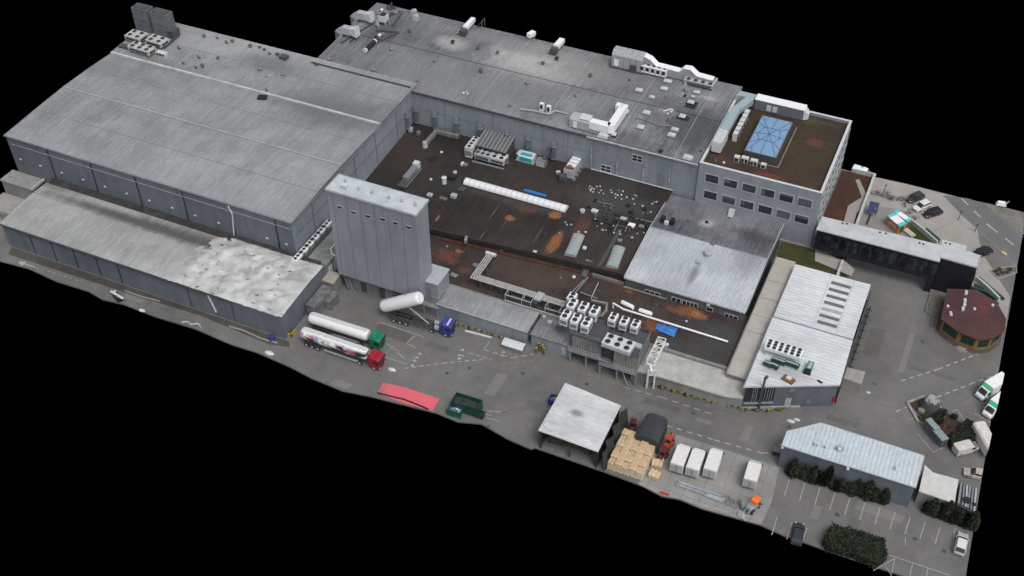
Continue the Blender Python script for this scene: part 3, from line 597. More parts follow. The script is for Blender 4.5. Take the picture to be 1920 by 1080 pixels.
for a,b in((637,388),(663,398),(690,405),(718,411),(742,418),(767,426)):
    x,z=PXx(a,b,SY0); window(si,x,z-.35,1.05,.6,SY0,fr=FLASH,fw=.07)
k=MB(); k.bx(SX0+.4,-81.5,144.2,147.2,0,4.55); part(si,'plinth',k,WALLC)
k=MB(); k.bx(SX0+.2,-86,143.3,144.2,4.2,4.5); k.bx(SX0+.2,-86,143.2,143.3,4.2,4.6); part(si,'gutter',k,LGREY)
for x in(-98.6,-94.4,-90.4): k=MB(); k.bx(x-.6,x+.6,144.05,144.18,.1,2.6); part(si,'door',k,DGREY)
k=MB(); k.bx(-91.7,-89.3,143.6,144.15,.2,3.9); gr=part(si,'ventilation_cage',k,DARK)
k=MB()
for i in range(9): k.bx(-91.7+.3*i-.03,-91.7+.3*i+.03,143.5,143.58,.3,3.9)
for i in range(4): k.bx(-91.75,-89.25,143.5,143.58,.5+i*1.1,.58+i*1.1)
part(gr,'bars',k,LGREY)
k=MB(); k.bx(-92,-88.6,142.9,144.1,4.6,4.75); part(si,'canopy',k,LGREY)
for i,(a,b) in enumerate(((673,357),(698,363),(730,373),(754,379),(779,386),(648,341))):
    p=at(a,b,26.05); k=MB(); k.cyl((p.x,p.y,26.05),(p.x,p.y,26.5),.16); k.cyl((p.x,p.y,26.45),(p.x,p.y,26.9),.28,.06); part(si,'roof_vent',k,LGREY)
p=at(647,354,26.05); k=MB(); k.box(p.x,p.y,26.05,1.0,.9,.9); k.box(p.x,p.y,26.95,1.2,1.1,.12); part(si,'roof_hatch',k,OFFW)
# annexe of the tower
o=(-83,147,0); sb=thing('tower_side_block','small pale grey clad block attached to the right foot of the tower','outbuilding',o)
k=MB(); k.bx(-85.5,-81.7,144.4,149.2,2.8,8.0); part(sb,'wall',k,SW)
k=MB(); k.bx(-85.7,-81.5,144.2,149.4,8.0,8.2); part(sb,'roof',k,LGREY)
k=MB(); k.bx(-84.9,-83.3,144.3,144.38,3.0,6.6); part(sb,'door',k,MGREY)
k=MB(); k.bx(-87.5,-81.2,143.2,149.4,2.5,2.8); [k.cyl((x,143.4,0),(x,143.4,2.5),.12) for x in(-87.2,-84.5,-81.6)]; part(sb,'deck',k,GALV)
# ---------------------------------------------------------------- 8 front sheds
FS=ribbed('front_shed_roof',(.17,.175,.182),(.34,.35,.36),.5,.12,0,[],.5,(.8,.08,1),.09)
fs_=thing('front_shed','long flat grey metal shed between the blue truck and the chiller platform','shed',(-72,147,0))
k=MB(); k.bx(-81.8,-62.5,144,149.45,0,3.45); part(fs_,'wall',k,WALLH)
k=MB(); k.bx(-82,-62.3,143.8,149.6,3.45,3.6); part(fs_,'roof',k,FS)
k=joints(MB(),(-77.5,-73.5,-69.3,-65.5),144,.1,3.4,-1,.06); part(fs_,'panel_joint',k,MGREY)
k=MB(); k.bx(-82,-62.3,143.72,143.8,3.35,3.63); part(fs_,'trim',k,FLASH)
s2=thing('front_shed','short low shed with a stained flat roof left of the chiller platform','shed',(-58,147,0))
k=MB(); k.bx(-61.6,-53.4,143.9,149.4,0,3.2); part(s2,'wall',k,WALLH)
k=MB(); k.bx(-61.8,-53.2,143.7,149.5,3.2,3.35); part(s2,'roof',k,ribbed('stained_shed_roof',(.12,.12,.13),(.24,.24,.25),.9,.1,0,[(1.,.5,1.6,1.5,(.06,.05,.045),.8)],.5,(.7,.2,1),.12))
for a,b,r in((1020,597,.35),(1031,607,.5)): p=at(a,b,3.35); k=MB(); k.cyl((p.x,p.y,3.35),(p.x,p.y,3.8),r*.7); k.cyl((p.x,p.y,3.8),(p.x,p.y,3.95),r); part(s2,'roof_cowl',k,LGREY)
k=MB(); k.bx(-55.3,-54.4,143.8,143.88,.5,2.4); part(s2,'hatch',k,LGREY)
# machines behind the front shed under the pipes
t=thing('pipework_frame','dark pump and pipe frames standing behind the long front shed','pipework',(-68,150.5,3.3))
k=MB()
for x in(-70,-66.5,-64.5,-61.5,-58.5,-55.8):
    for y in(150.3,151.8): k.cyl((x,y,3.3),(x,y,4.9),.07)
    k.bar((x,150.3,4.9),(x,151.8,4.9),.12,.12)
k.bar((-70,150.3,4.9),(-64.5,150.3,4.9),.14,.14);k.bar((-61.5,150.3,4.6),(-55.8,150.3,4.6),.14,.14); k.bar((-70,150.0,3.7),(-55.8,150.0,3.7),.2,.2); part(t,'frame',k,LGREY)
for a_ in((-68,151,3.3,2.2,.8,1.0),(-63.9,151.2,3.3,.8,.8,1.2),(-58,151.2,3.3,2.4,.9,.9)): k=MB(); k.box(*a_); part(t,'pump',k,DGREY)
# ---------------------------------------------------------------- chiller platform
pl=thing('chiller_platform','raised steel platform with corrugated screens carrying rooftop chillers above the lane','equipment platform',(-47.5,146,0))
PW=ribbed('platform_screen',(.13,.13,.13),(.3,.3,.28),.5,.35,0,[],.5,(1.4,.3,.1),.2)
z0,z1=4.0,7.2
k=MB(); k.bx(-53.3,-47.2,143.4,143.55,3.2,7.0); k.bx(-44.4,-37.2-2.6,142.5,142.65,3.2,7.0); k.bx(-39.9,-39.75,142.6,149.3,3.2,7.0); k.bx(-53.3,-53.15,143.4,149,3.2,7.0); part(pl,'screen',k,PW)
k=MB(); k.bx(-53.2,-47.2,143.55,149.2,2.9,7.0); k.bx(-44.4,-39.9,142.65,149.2,2.9,7.0); k.bx(-47.2,-44.4,144.2,149.2,2.9,6.4); part(pl,'plant_volume',k,DGREY)
k=MB(); k.bx(-53.6,-47.1,142.9,143.4,2.9,3.3); k.bx(-47.2,-39.5,142.0,142.5,2.9,3.3); k.bx(-53.6,-39.5,143.4,149.4,2.6,2.9); part(pl,'walkway',k,GALV)
k=MB()
for a in(((-53.6,142.9),(-47.1,142.9)),((-47.1,142.9),(-47.1,142.0)),((-47.1,142.0),(-39.5,142.0)),((-39.5,142.0),(-39.5,149.3))):
    (xa,ya),(xb,yb)=a
    for z in(3.8,4.3): k.bar((xa,ya,z),(xb,yb,z),.07,.07)
    L=math.hypot(xb-xa,yb-ya); n=max(1,int(L/1.4))
    for i in range(n+1): k.bar((xa+(xb-xa)*i/n,ya+(yb-ya)*i/n,3.3),(xa+(xb-xa)*i/n,ya+(yb-ya)*i/n,4.3),.07,.07)
part(pl,'railing',k,LGREY)
k=MB()
for x in(-53.2,-50,-46.9,-43.5,-39.8):
    for y in(143.2 if x<-47 else 142.4,148.8): k.bx(x-.15,x+.15,y-.15,y+.15,0,2.6)
k.bar((-42.5,142.4,2.6),(-41,141.6,.1),.15,.15); part(pl,'support',k,GALV)
k=MB(); k.bx(-53.4,-47.1,143.3,149.2,7.0,7.12); k.bx(-44.5,-39.7,142.5,149.3,7.0,7.12); part(pl,'deck',k,DGREY)
k=MB(); pts=[(-53.4,143.3),(-47.1,143.3)];
for (xa,ya),(xb,yb) in(((-53.5,143.3),(-47.1,143.3)),((-47.1,143.6),(-44.4,143.6)),((-53.5,143.3),(-53.5,149.2)),((-39.7,142.5),(-39.7,149.3))):
    for z in(7.6,8.1): k.bar((xa,ya,z),(xb,yb,z),.08,.08)
part(pl,'railing',k,plain('green_grey_rail',(.12,.17,.16),.5))
k=MB(); k.prism([(-46.2,145.6),(-45.6,146.3),(-40.2,146.0),(-40,144.9),(-45.4,145.0)],7.15,7.4); part(pl,'cover_plate',k,LGREY)
k=MB(); k.box(-48.5,147.2,6.4,1.6,3,.5); k.box(-45.8,145.2,6.4,2.2,.7,.4); part(pl,'pipe_tray',k,MGREY)
# fan-topped units -------------------------------------------------
FAN=plain('fan_opening',(.018,.018,.02),.6); 
def chiller(name,label,L,W,H,nx,ny,r,body=OFFW,group=None,legs=.4,side=None,rim=LGREY,cat='chiller'):
    t=thing(name,label,cat,(0,0,0),group)
    k=MB(); k.box(0,0,legs,L,W,H-legs); k.box(0,0,H,L*1.02,W*1.03,.1)
    part(t,'casing',k,body)
    if legs>0:
        k=MB()
        for a in(-1,1):
            for b in(-1,1): k.box(a*(L/2-.15),b*(W/2-.15),0,.16,.16,legs+.02)
        part(t,'foot',k,GALV)
    for i in range(nx):
        for j in range(ny):
            x=-L/2+L*(i+.5)/nx; y=-W/2+W*(j+.5)/ny
            k=MB(); k.cyl((x,y,H+.1),(x,y,H+.28),r*1.08,r*1.02,14); f=part(t,'fan_ring',k,rim)
            k=MB(); k.cyl((x,y,H+.281),(x,y,H+.3),r*.95,r*.95,14); part(f,'fan',k,FAN)
    k=MB()
    if side!='none':
        for s in(-1,1): k.box(0,s*(W/2+.02),legs+(H-legs)*.2,L*.86,.05,(H-legs)*.5)
        for s in(-1,1): k.box(s*(L/2+.02),0,legs+(H-legs)*.2,.05,W*.7,(H-legs)*.5)
        part(t,'coil_grille',k,side or DGREY)
    return t
u=chiller('dual_fan_chiller','',1.5,2.4,2.3,1,2,.5,WHITE,'dual fan units on the chiller platform',.5,MGREY)
lbs=['front left one of the six twin-fan white units on the platform','front middle one of the six twin-fan white units on the platform','front right one of the six twin-fan white units on the platform','rear left one of the six twin-fan white units on the platform','rear middle one of the six twin-fan white units on the platform','rear right one of the six twin-fan white units on the platform']
ps=[(1061,590),(1080,597),(1100,604),(1073,569),(1094,575),(1115,582)]
for i,(a,b) in enumerate(ps):
    p=at(a,b,9.4); q=u if i==0 else dup(u,(0,0,0)); q['label']=lbs[i]; place(q,(p.x,p.y,7.12))
for i,(a,b) in enumerate(((1150,594),(1171,601),(1192,607))):
    p=at(a,b,9.2); q=dup(u,(0,0,0),0,['left one of the three upright units at the right of the platform','middle one of the three upright units at the right of the platform','right framed one of the three upright units at the right of the platform'][i]); place(q,(p.x,p.y,7.12)); q.scale=(.95,.85,.9)
p=at(1073,553,8); q=dup(u,(p.x,p.y,5.6),0,'lone twin-fan unit behind the six platform units by the pipe tray'); q.scale=(1,.8,.9)
k=MB(); k.bx(p.x-1.2,p.x+1.2,p.y-1.3,p.y+1.3,3.3,5.6); solo('unit_plinth',k,DGREY,'dark plinth under the lone twin-fan unit by the pipe tray','plinth',loc=(p.x,p.y,3.3))
c=chiller('six_fan_chiller','big flat six-fan chiller at the front right of the platform',5.6,2.9,1.0,3,2,.55,OFFW,None,.1,LGREY)
p=at(1160,643,8.1); place(c,(p.x,p.y,7.12),R(-3))
# ---------------------------------------------------------------- canopy roof
cn=thing('front_canopy_building','low pale concrete roofed building with a bent front along the lane','outbuilding',(-31,147,0))
fr=[at(1182,692,3.1),at(1255,712,3.1),at(1360,744,3.1),at(1393,747,3.1)]
pl_=[(p.x,p.y) for p in fr]; bk_=[(-24.0,149.9),(-41.4,149.9)]
k=MB(); k.prism([(x+(.15 if i==0 else 0),y+.15) for i,(x,y) in enumerate(pl_)]+[(-20.7,149.2),(-24.2,149.8),(-41.2,149.8)],0,2.95); part(cn,'wall',k,WALLC)
k=MB(); k.prism(pl_+[(-20.6,149.3),(-24.0,149.9),(-41.4,149.9)],2.95,3.12); part(cn,'roof',k,plain('canopy_roof',(.36,.36,.34),.8,0,.22,.35))
k=MB()
for (xa,ya),(xb,yb) in zip(pl_,pl_[1:]): k.bar((xa,ya-.05,3.02),(xb,yb-.05,3.02),.14,.3)
part(cn,'edge_trim',k,CONC)
# lattice gantry carrying a conveyor over the canopy
ga=thing('lattice_gantry','white steel lattice gantry leaning over the low canopy roof beside the blue tarpaulin','gantry',(at(1218,728).x,at(1218,728).y,0))
A=at(1245,636,5.2);B=at(1216,690,6.4)
A=Vector((-38.2,151.5,4.6)); b0=at(1217,727,0); B=Vector((b0.x+.3,b0.y+1.2,6.6))
A=at(1241,640,5.0); B=at(1219,684,5.4)
d=(B-A).normalized(); s=Vector((0,0,1)).cross(d).normalized()*.75; k=MB()
for sg in(-1,1):
    for h in(0,.9): k.bar(A+s*sg+Vector((0,0,h)),B+s*sg+Vector((0,0,h)),.17,.17)
n=5
for i in range(n):
    a=A.lerp(B,i/n);b=A.lerp(B,(i+1)/n)
    for h in(0,.9): k.bar(a+s+Vector((0,0,h)),b-s+Vector((0,0,h)),.12,.12) if i%2 else k.bar(a-s+Vector((0,0,h)),b+s+Vector((0,0,h)),.12,.12)
    for sg in(-1,1): k.bar(a+s*sg,b+s*sg+Vector((0,0,.9)),.1,.1)
    k.bar(a+s+Vector((0,0,.9)),a-s+Vector((0,0,.9)),.14,.14)
k.bar(B-s,B+s,.3,.3); k.bar(A-s,A+s,.2,.2)
part(ga,'truss',k,WSTEEL)
k=MB(); 
for px in(1212,1225):
    f=at(px,728,0); t_=Vector((B.x+(f.x-b0.x),f.y+.25,4.3)); k.bar((f.x,f.y,0),(f.x,f.y+.2,4.6),.28,.28)
f1=at(1212,728,0);f2=at(1225,728,0)
for z in(4.6,3.4): k.bar((f1.x,f1.y+.2,z),(f2.x,f2.y+.2,z),.2,.2)
k.bar((f1.x,f1.y+.2,4.6),(f2.x,f2.y+.2,3.4),.14,.14);k.bar((f1.x,f1.y+.2,3.4),(f2.x,f2.y+.2,4.6),.14,.14)
k.bar(((f1.x+f2.x)/2,f1.y+.2,4.6),(B.x,B.y,B.z),.3,.25); part(ga,'leg_frame',k,WSTEEL)
# ---------------------------------------------------------------- concrete strip
st=thing('link_corridor','long narrow flat concrete roofed corridor between workshop and white loading building','corridor',(-22.3,166,0))
k=MB(); k.bx(-24.3,-20.5,148.4,183.5,0,4.2); part(st,'wall',k,CONC2)
k=MB(); k.bx(-24.4,-20.45,148.2,183.6,4.2,4.4); part(st,'roof',k,plain('corridor_roof',(.36,.34,.31),.85,0,.12,.4))
k=MB(); [k.bx(-24.3,-20.5,y,y+.1,4.4,4.43) for y in(160.5,165.2,170.5,176)]; k.bx(-24.55,-24.4,148.2,183.6,4.1,4.7); part(st,'roof_joint',k,CONC2)
# ---------------------------------------------------------------- loading building
dk=thing('loading_building','white ribbed roofed loading building with a slanted front beside the lane','loading building',(-12.5,164,0))
DM=ribbed('loading_roof_sheet',(.47,.49,.505),(.62,.64,.65),.85,.12,1,[SP((-12.5,164),1480,700,6,6,2.2,(.3,.31,.32),.6)],.45,(.8,.08,1),.1)
D=[(-20.25,145.0),(-5.05,152.4),(-5.35,164.3),(-20.1,164.3)]
k=MB(); k.prism(D,0,5.75); k.prism([(-20.1,164.3),(-5.35,164.3),(-5.45,180.9),(-20.0,180.9)],0,5.75); part(dk,'wall',k,WALLF)
k=MB(); k.prism([(-20.5,144.75),(-4.8,152.2),(-5.1,164.45),(-20.35,164.45)],5.75,6.0); r1=part(dk,'roof',k,DM,label='front roof section with slanted edge')
k=MB(); k.prism([(-20.3,164.47),(-5.15,164.47),(-5.2,181.1),(-20.2,181.1)],5.75,5.96); r2=part(dk,'roof',k,DM,label='rear roof section with dark rooflight strips')
k=MB(); k.bx(-20.3,-5.1,164.35,164.55,5.98,6.1); k.bx(-20.55,-20.35,145,164,5.8,6.12);part(r1,'seam',k,MGREY)
k=MB(); k.bar((-20.5,144.7,5.85),(-4.8,152.15,5.85),.1,.35); part(r1,'front_trim',k,FLASH)
STR=plain('rooflight_strip',(.12,.125,.13),.35,0,.15)
for i in range(7):
    a=at(1556+ (1605-1556)*0,0+0,6) if False else None
    px0=1559-i*4.35; py0=532+i*12.2-4; px1=px0+36; py1=py0+13
    p=at(px0,py0,5.97); q=at(px1,py1,5.97); k=MB(); y=(p.y+q.y)/2; k.bx(p.x,q.x,y-.42,y+.42,5.96,6.02)
    part(r2,'rooflight',k,STR if i!=4 else plain('dusty_strip',(.33,.32,.3),.6))
k=MB(); a=at(1557,520,5.97); k.bx(a.x-.04,a.x+.04,165,181,5.96,6.0); a=at(1599,535,5.97); k.bx(a.x-.04,a.x+.04,165,181,5.96,6.0); part(r2,'sheet_joint',k,LGREY)
# front wall details, along the slanted face
fa=Vector((-20.25,145.0,0)); fb=Vector((-5.05,152.4,0)); fd=(fb-fa).normalized(); fn=Vector((fd.y,-fd.x,0)); ang=math.atan2(fd.y,fd.x)
def onface(s,z,w,h,t=.08): 
    p=fa+fd*s+fn*(t/2+.01); return (p.x,p.y,z,w,t,h,ang)
k=MB(); k.box(*onface(8.4,.2,1.1,2.2)); part(dk,'door',k,LGREY,label='pale steel door in the slanted front')
k=MB(); k.box(*onface(8.7,4.2,1.0,.9)); k.box(*onface(12.2,1.0,.9,.9)); part(dk,'panel',k,MGREY)
k=MB(); k.box(*onface(2.9,1.7,5.4,4.0,.05)); part(dk,'pipe_bay',k,DARK)
k=MB()
for s_ in(1.6,1.95,2.3,3.0,3.8,4.3,4.7,5.1): k.box(*onface(s_,1.7,.1,3.9,.3))
k.box(*onface(2.9,1.6,5.4,.12,.5)); part(dk,'pipes',k,GALV)
k=MB(); p=fa+fd*3.2+fn*.35; k.cyl((p.x,p.y,0.3),(p.x,p.y,8.2),.2); k.cyl((p.x,p.y,8.1),(p.x+.3,p.y+.2,8.7),.3); part(dk,'flue',k,DGREY)
k=MB(); k.box(*onface(5.5,0,10.5,.35,.2)); part(dk,'plinth',k,LGREY)
k=MB(); k.box(*onface(16.7,1.2,.3,1.4,.25)); part(dk,'hose_box',k,RED)
# east side of the loading building: dock rail and bays
k=MB(); k.bx(-4.9,-4.7,153.2,180,0,5.5); 
for i in range(7): y=156+i*3.6; k.bx(-5.2,-4.65,y-1.2,y+1.2,.9,3.9)
part(dk,'dock_door',k,DGREY)
dr=thing('dock_rail','black wheel guide rail on posts along the loading bays','guard rail',(-2.9,165,0))
a=at(1632,576,.8); b=at(1596,683,.8); k=MB(); k.bar(a,b,.22,.22); part(dr,'rail',k,BLACK)
k=MB()
for i in range(9):
    q=a.lerp(b,i/8); k.bx(q.x-.12,q.x+.12,q.y-.12,q.y+.12,0,.9); k.bx(q.x-1.5,q.x+.6,q.y-.04,q.y+.04,.1,.2)
part(dr,'post',k,DGREY)
k=MB(); a=at(1578,686,2.4);b=at(1623,697,2.4);c_=at(1615,720,2.4);d_=at(1577,707,2.4); k.prism([(p.x,p.y) for p in(a,b,c_,d_)],0,2.4)
solo('concrete_ramp_cover',k,CONC,'small plain concrete block roof at the right corner of the loading building','block',loc=(a.x,a.y,0))
# rooftop units on the loading building
c=chiller('roof_chiller','long white eighteen-fan condenser on legs on the loading building roof',6.6,2.3,1.9,6,3,.36,WHITE,None,1.3,'none'); p=at(1470,654,7.9); place(c,(p.x,p.y,6.0),R(-1))
k=MB(); k.box(0,0,.0,6.4,.1,.1); [k.box(-3.1+i*1.24,-.9,0,.1,.1,1.3) for i in range(6)]; [k.box(-3.1+i*1.24,.9,0,.1,.1,1.3) for i in range(6)]; part(c,'stand',k,GALV)
def coil(px,py,L,W,rz,label):
    p=on(px,py,dockf); t=thing('roof_coil_unit',label,'cooling unit',(p.x,p.y,6.0),'green coil units on the loading building roof')
    k=MB(); k.box(p.x,p.y,6.5,L,W,.55,rz); part(t,'coil_box',k,DGREEN); k=MB(); k.box(p.x,p.y,7.05,L*.9,W*.35,.06,rz); part(t,'cover',k,LGREY)
    k=MB(); [k.box(p.x+a*L*.42*math.cos(rz),p.y+a*L*.42*math.sin(rz),6.0,.1,W,.5,rz) for a in(-1,1)]; part(t,'stand',k,GALV)
coil(1439,687,1.6,.9,R(-10),'leftmost small dark green coil unit below the eighteen-fan condenser')
coil(1452,691,1.5,.9,R(-10),'second dark green coil unit from the left, with pale lid')
coil(1459,682,2.6,.8,R(-4),'upper middle dark green coil unit behind the others')
coil(1484,688,2.7,.9,R(-4),'long dark green coil unit right of the middle')
t=thing('green_plant_box','bright green and dark plant box right of the coil units','plant box',(on(1517,692,dockf).x,on(1517,692,dockf).y,6.0)); p=t.location
k=MB(); k.box(p.x,p.y,6,1.1,2.0,1.1); part(t,'box',k,plain('sea_green',(.03,.16,.11),.5)); k=MB(); k.box(p.x-.1,p.y-1.3,6,1.3,.6,.9); part(t,'base_box',k,BLACK); k=MB(); k.box(p.x,p.y,7.1,.7,1.7,.25,tp=.3); part(t,'lid',k,LGREY)
t=thing('timber_crate','open brown timber crate holding a white box on the loading building roof','crate',(on(1478,713,dockf).x,on(1478,713,dockf).y,6.0)); p=t.location
k=MB(); k.box(p.x,p.y,6.0,2.2,1.3,.35,R(-18)); part(t,'tray',k,plain('brown_board',(.16,.07,.03),.8)); k=MB(); k.box(p.x,p.y+.1,6.35,.9,.8,.3,R(-18)); part(t,'box',k,OFFW)
p=on(1537,716,dockf); k=MB(); k.box(p.x,p.y,6,1.0,.4,.15,R(-20)); solo('roof_hatch',k,BLACK,'small black opening near the front edge of the loading roof','hatch',loc=(p.x,p.y,6))
# ---------------------------------------------------------------- podium, bridge and gatehouse
k=MB(); k.bx(-19.2,-12.2,181.2,222,0,1.75); k.bx(-25.4,-19.2,181.2,192.1,0,1.75); struct('podium',k,CONC2)
k=MB(); k.prism([(-19.1,195.2),(-12.3,195.2),(-12.3,221.8),(-19.1,221.8)],1.75,1.8); solo('planted_roof',k,SEDUM,'brown planted roof terrace right of the office block','planted roof',loc=(-16,208,1.75))
k=MB(); k.prism([(-25.3,181.3),(-12.3,181.3),(-12.3,192.0),(-25.3,192.0)],1.75,1.8); solo('planted_roof',k,MOSS,'mossy green planted terrace in front of the office corner','planted roof',loc=(-19,187,1.75))
def gpath(name,pts,z=1.81):
    q=[at(a,b,z) for a,b in pts]; k=MB(); k.prism([(p.x,p.y) for p in q],z-.005,z+.05); struct(name,k,PAVE)
gpath('terrace_path',[(1604,338),(1611,336),(1626,368),(1622,384),(1606,400),(1598,432),(1579,428),(1590,386),(1616,370)])
gpath('terrace_path',[(1529,466),(1549,468),(1552,474),(1568,485),(1585,490),(1602,505),(1597,518),(1528,489)])
k=MB(); k.bx(-12.2,-11.7,195.2,222,0,2.7); k.bx(-16.2,-11.7,222,222.3,0,2.7); k.bx(-12.3,-11.8,181.0,190.2,0,2.7); 
solo('terrace_wall',k,plain('terrace_wall_top',(.4,.44,.42),.7,0,.2,1),'pale green-white topped boundary wall of the planted terraces','wall',loc=(-12,208,0))
k=MB(); k.bx(-19.4,-12.4,180.9,181.3,1.7,2.0); a=at(1605,530,2); b=at(1627,540,2); k.bx(-12.3,-5.5,180.95,181.35,4.6,5.7) if False else None; part(bpy.data.objects['terrace_wall'],'end_coping',k,CONC)
NAVY=plain('dark_navy_cladding',(.012,.013,.019),.45,0,.2); 
br=thing('footbridge','enclosed dark footbridge with a white flat roof running from the office to the gatehouse','footbridge',(-6,193,0))
BR=plain('bridge_white_roof',(.42,.44,.45),.6,0,.16,.35)
k=MB(); k.bx(-18.4,5.9,190.7,194.9,3.2,8.3); part(br,'wall',k,NAVY)
k=MB(); k.prism([(-18.6,190.35),(5.9,190.35),(5.9,195.6),(-18.5,194.9)],8.3,8.55); rf=part(br,'roof',k,BR)
for a,b in((1580,419),(1588,420),(1650,436),(1661,438),(1724,456),(1731,458)): p=at(a,b,8.55); k=MB(); k.cyl((p.x,p.y,8.55),(p.x,p.y,8.68),.2); part(rf,'roof_outlet',k,BLACK)
m_,n_=mk('bridge_glazing'); co=nd(n_,'ShaderNodeTexCoord').outputs['Object']; finish(m_,n_,mix(n_,ramp(n_,noise_(n_,co,1.,4,.6,(1,1,.4)),.45,.6),(.006,.008,.012),(.03,.037,.045)),.15)
for i in range(12):
    x=-17.3+i*1.95; k=MB(); k.bx(x,x+1.75,190.6,190.68,4.6,7.4); part(br,'window',k,m_)
k=MB(); k.bx(4.6,5.9,190.6,191.6,0,3.2); k.bx(4.6,5.9,193.8,194.9,0,3.2); k.bx(-12.2,-11.4,190.9,191.7,0,3.2);part(br,'pier',k,NAVY)
gh=thing('gatehouse_block','windowless dark navy block with a stepped white roof at the bridge end','gatehouse',(9.5,194,0))
k=MB(); k.prism([(6.0,191.9),(12.9,191.7),(12.9,195.3),(9.9,195.7),(9.9,197.2),(6.0,197.2)],0,8.3); part(gh,'wall',k,NAVY)
k=MB(); k.prism([(5.9,191.7),(13.1,191.5),(13.1,195.5),(10.1,195.9),(10.1,197.4),(5.3,197.4),(5.3,195.62),(5.9,195.62)],8.3,8.56); rf=part(gh,'roof',k,BR)
k=MB(); k.bar((13.0,191.5,8.6),(13.0,195.5,8.6),.14,.2); k.bar((5.9,191.65,8.6),(13.0,191.5,8.6),.14,.14); part(rf,'coping',k,LGREY)
for a,b in((1773,456),(1781,458)): p=at(a,b,8.56); k=MB(); k.cyl((p.x,p.y,8.56),(p.x,p.y,8.68),.2); part(rf,'roof_outlet',k,BLACK)
k=MB(); k.bx(12.93,13.1,192.3,193.3,.2,6); k.bx(10,10.15,196.0,197.0,0,2.4); part(gh,'door',k,DGREY)
# ---------------------------------------------------------------- octagonal kiosk
ko=thing('octagonal_kiosk','many sided kiosk with a flat dark red roof and ochre walls by the exit','kiosk',(14.5,183.5,0))
kp=[(1776,541),(1830,543),(1868,565),(1887,598),(1884,619),(1863,635),(1835,637),(1800,624),(1764,598)]
q=[at(a,b,3.6) for a,b in kp]; cx=sum(p.x for p in q)/len(q); cy=sum(p.y for p in q)/len(q)
outer=[(p.x,p.y) for p in q]; inner=[(cx+(x-cx)*.93,cy+(y-cy)*.93) for x,y in outer]
k=MB(); k.prism(inner,0,3.3); wl=part(ko,'wall',k,plain('kiosk_ochre',(.2,.125,.04),.7,0,.2))
KR=ribbed('kiosk_roof',(.045,.02,.02),(.08,.033,.032),30,0,0,[(1.5,3,3,4,(.12,.025,.028),.6)],.8,(.5,.5,1),.2,0,.01)
k=MB(); k.prism(outer,3.3,3.6); part(ko,'roof',k,KR)
k=MB(); n=len(inner)
for i in range(n):
    a=Vector(inner[i]+(0,));b=Vector(inner[(i+1)%n]+(0,)); d=(b-a); L=d.length; d.normalize(); nn=Vector((d.y,-d.x,0)); 
    if (a+nn-Vector((cx,cy,0))).length<(a-Vector((cx,cy,0))).length: nn=-nn
    mid=(a+b)/2+nn*.06; k=MB(); k.box(mid.x,mid.y,1.2,L*.74,.1,1.7,math.atan2(d.y,d.x)); wd=part(ko,'window',k,plain('green_tinted_glass_%d'%i,(.012,.035,.025),.15))
    k=MB(); k.box(mid.x,mid.y,.0,L*.98,.16,.3,math.atan2(d.y,d.x)); part(wd,'base_rail',k,DGREY)
k=MB(); k.prism([(cx+(x-cx)*1.03,cy+(y-cy)*1.03) for x,y in outer],0.,.15); part(ko,'plinth',k,plain('red_brown_step',(.1,.06,.05),.8,0,.3))
k=MB(); a=at(1845,561,2.5);b=at(1872,588,2.5); k.bar(at(1820,540,3.0),at(1850,550,3.0),.5,.9); k.bar(at(1850,550,3.),at(1866,562,3.),.5,.9); part(ko,'green_fascia',k,DGREEN)
for i,(px,py,s_) in enumerate(((1811,550,.5),(1809,564,.4),(1808,572,.45),(1805,580,.5))):
    p=at(px,py,3.7); k=MB(); k.box(p.x,p.y,3.6,.55,.8,s_,R(10)); k.cyl((p.x,p.y+.1,3.6+s_),(p.x,p.y+.1,3.8+s_),.2); part(ko,'duct_piece',k,OFFW)
for px,py in((1777,575),(1783,591),(1782,587),(1827,580),(1861,573)):
    p=at(px,py,3.6); k=MB(); k.cyl((p.x,p.y,3.6),(p.x,p.y,3.85),.3); k.cyl((p.x,p.y,3.85),(p.x,p.y,3.95),.2); part(ko,'roof_vent',k,OFFW)
p=at(1793,650,0); k=MB(); k.cyl((p.x+1,p.y,0),(p.x+1,p.y,.1),1.3,1.3,20); k.cyl((p.x+1,p.y,.1),(p.x+1,p.y,.2),.9,.9,20); part(ko,'round_step',k,CONC2)
p=at(1822,657,0); k=MB(); k.cyl((p.x,p.y,0),(p.x,p.y,.7),.18,.12); k.cyl((p.x,p.y,0),(p.x,p.y,.08),.3); solo('red_bollard',k,RED,'small red marker standing on the step of the octagonal kiosk','bollard',loc=(p.x,p.y,0))
# ramp / steps between gatehouse and kiosk
flat('kiosk_forecourt',[(1745,550),(1760,553),(1770,560),(1768,615),(1752,613),(1748,590),(1735,583)],.02,plain('forecourt_paving',(.13,.115,.1),.85,0,.2,.6))
k=MB(); pts=[at(a,b,.2) for a,b in((1745,550),(1735,583),(1749,592),(1746,612))]
for a,b in zip(pts,pts[1:]): k.bar(a,b,.15,.4)
solo('low_kerb_wall',k,CONC2,'thin low kerb wall bending around the kiosk forecourt','wall',loc=tuple(pts[0]))
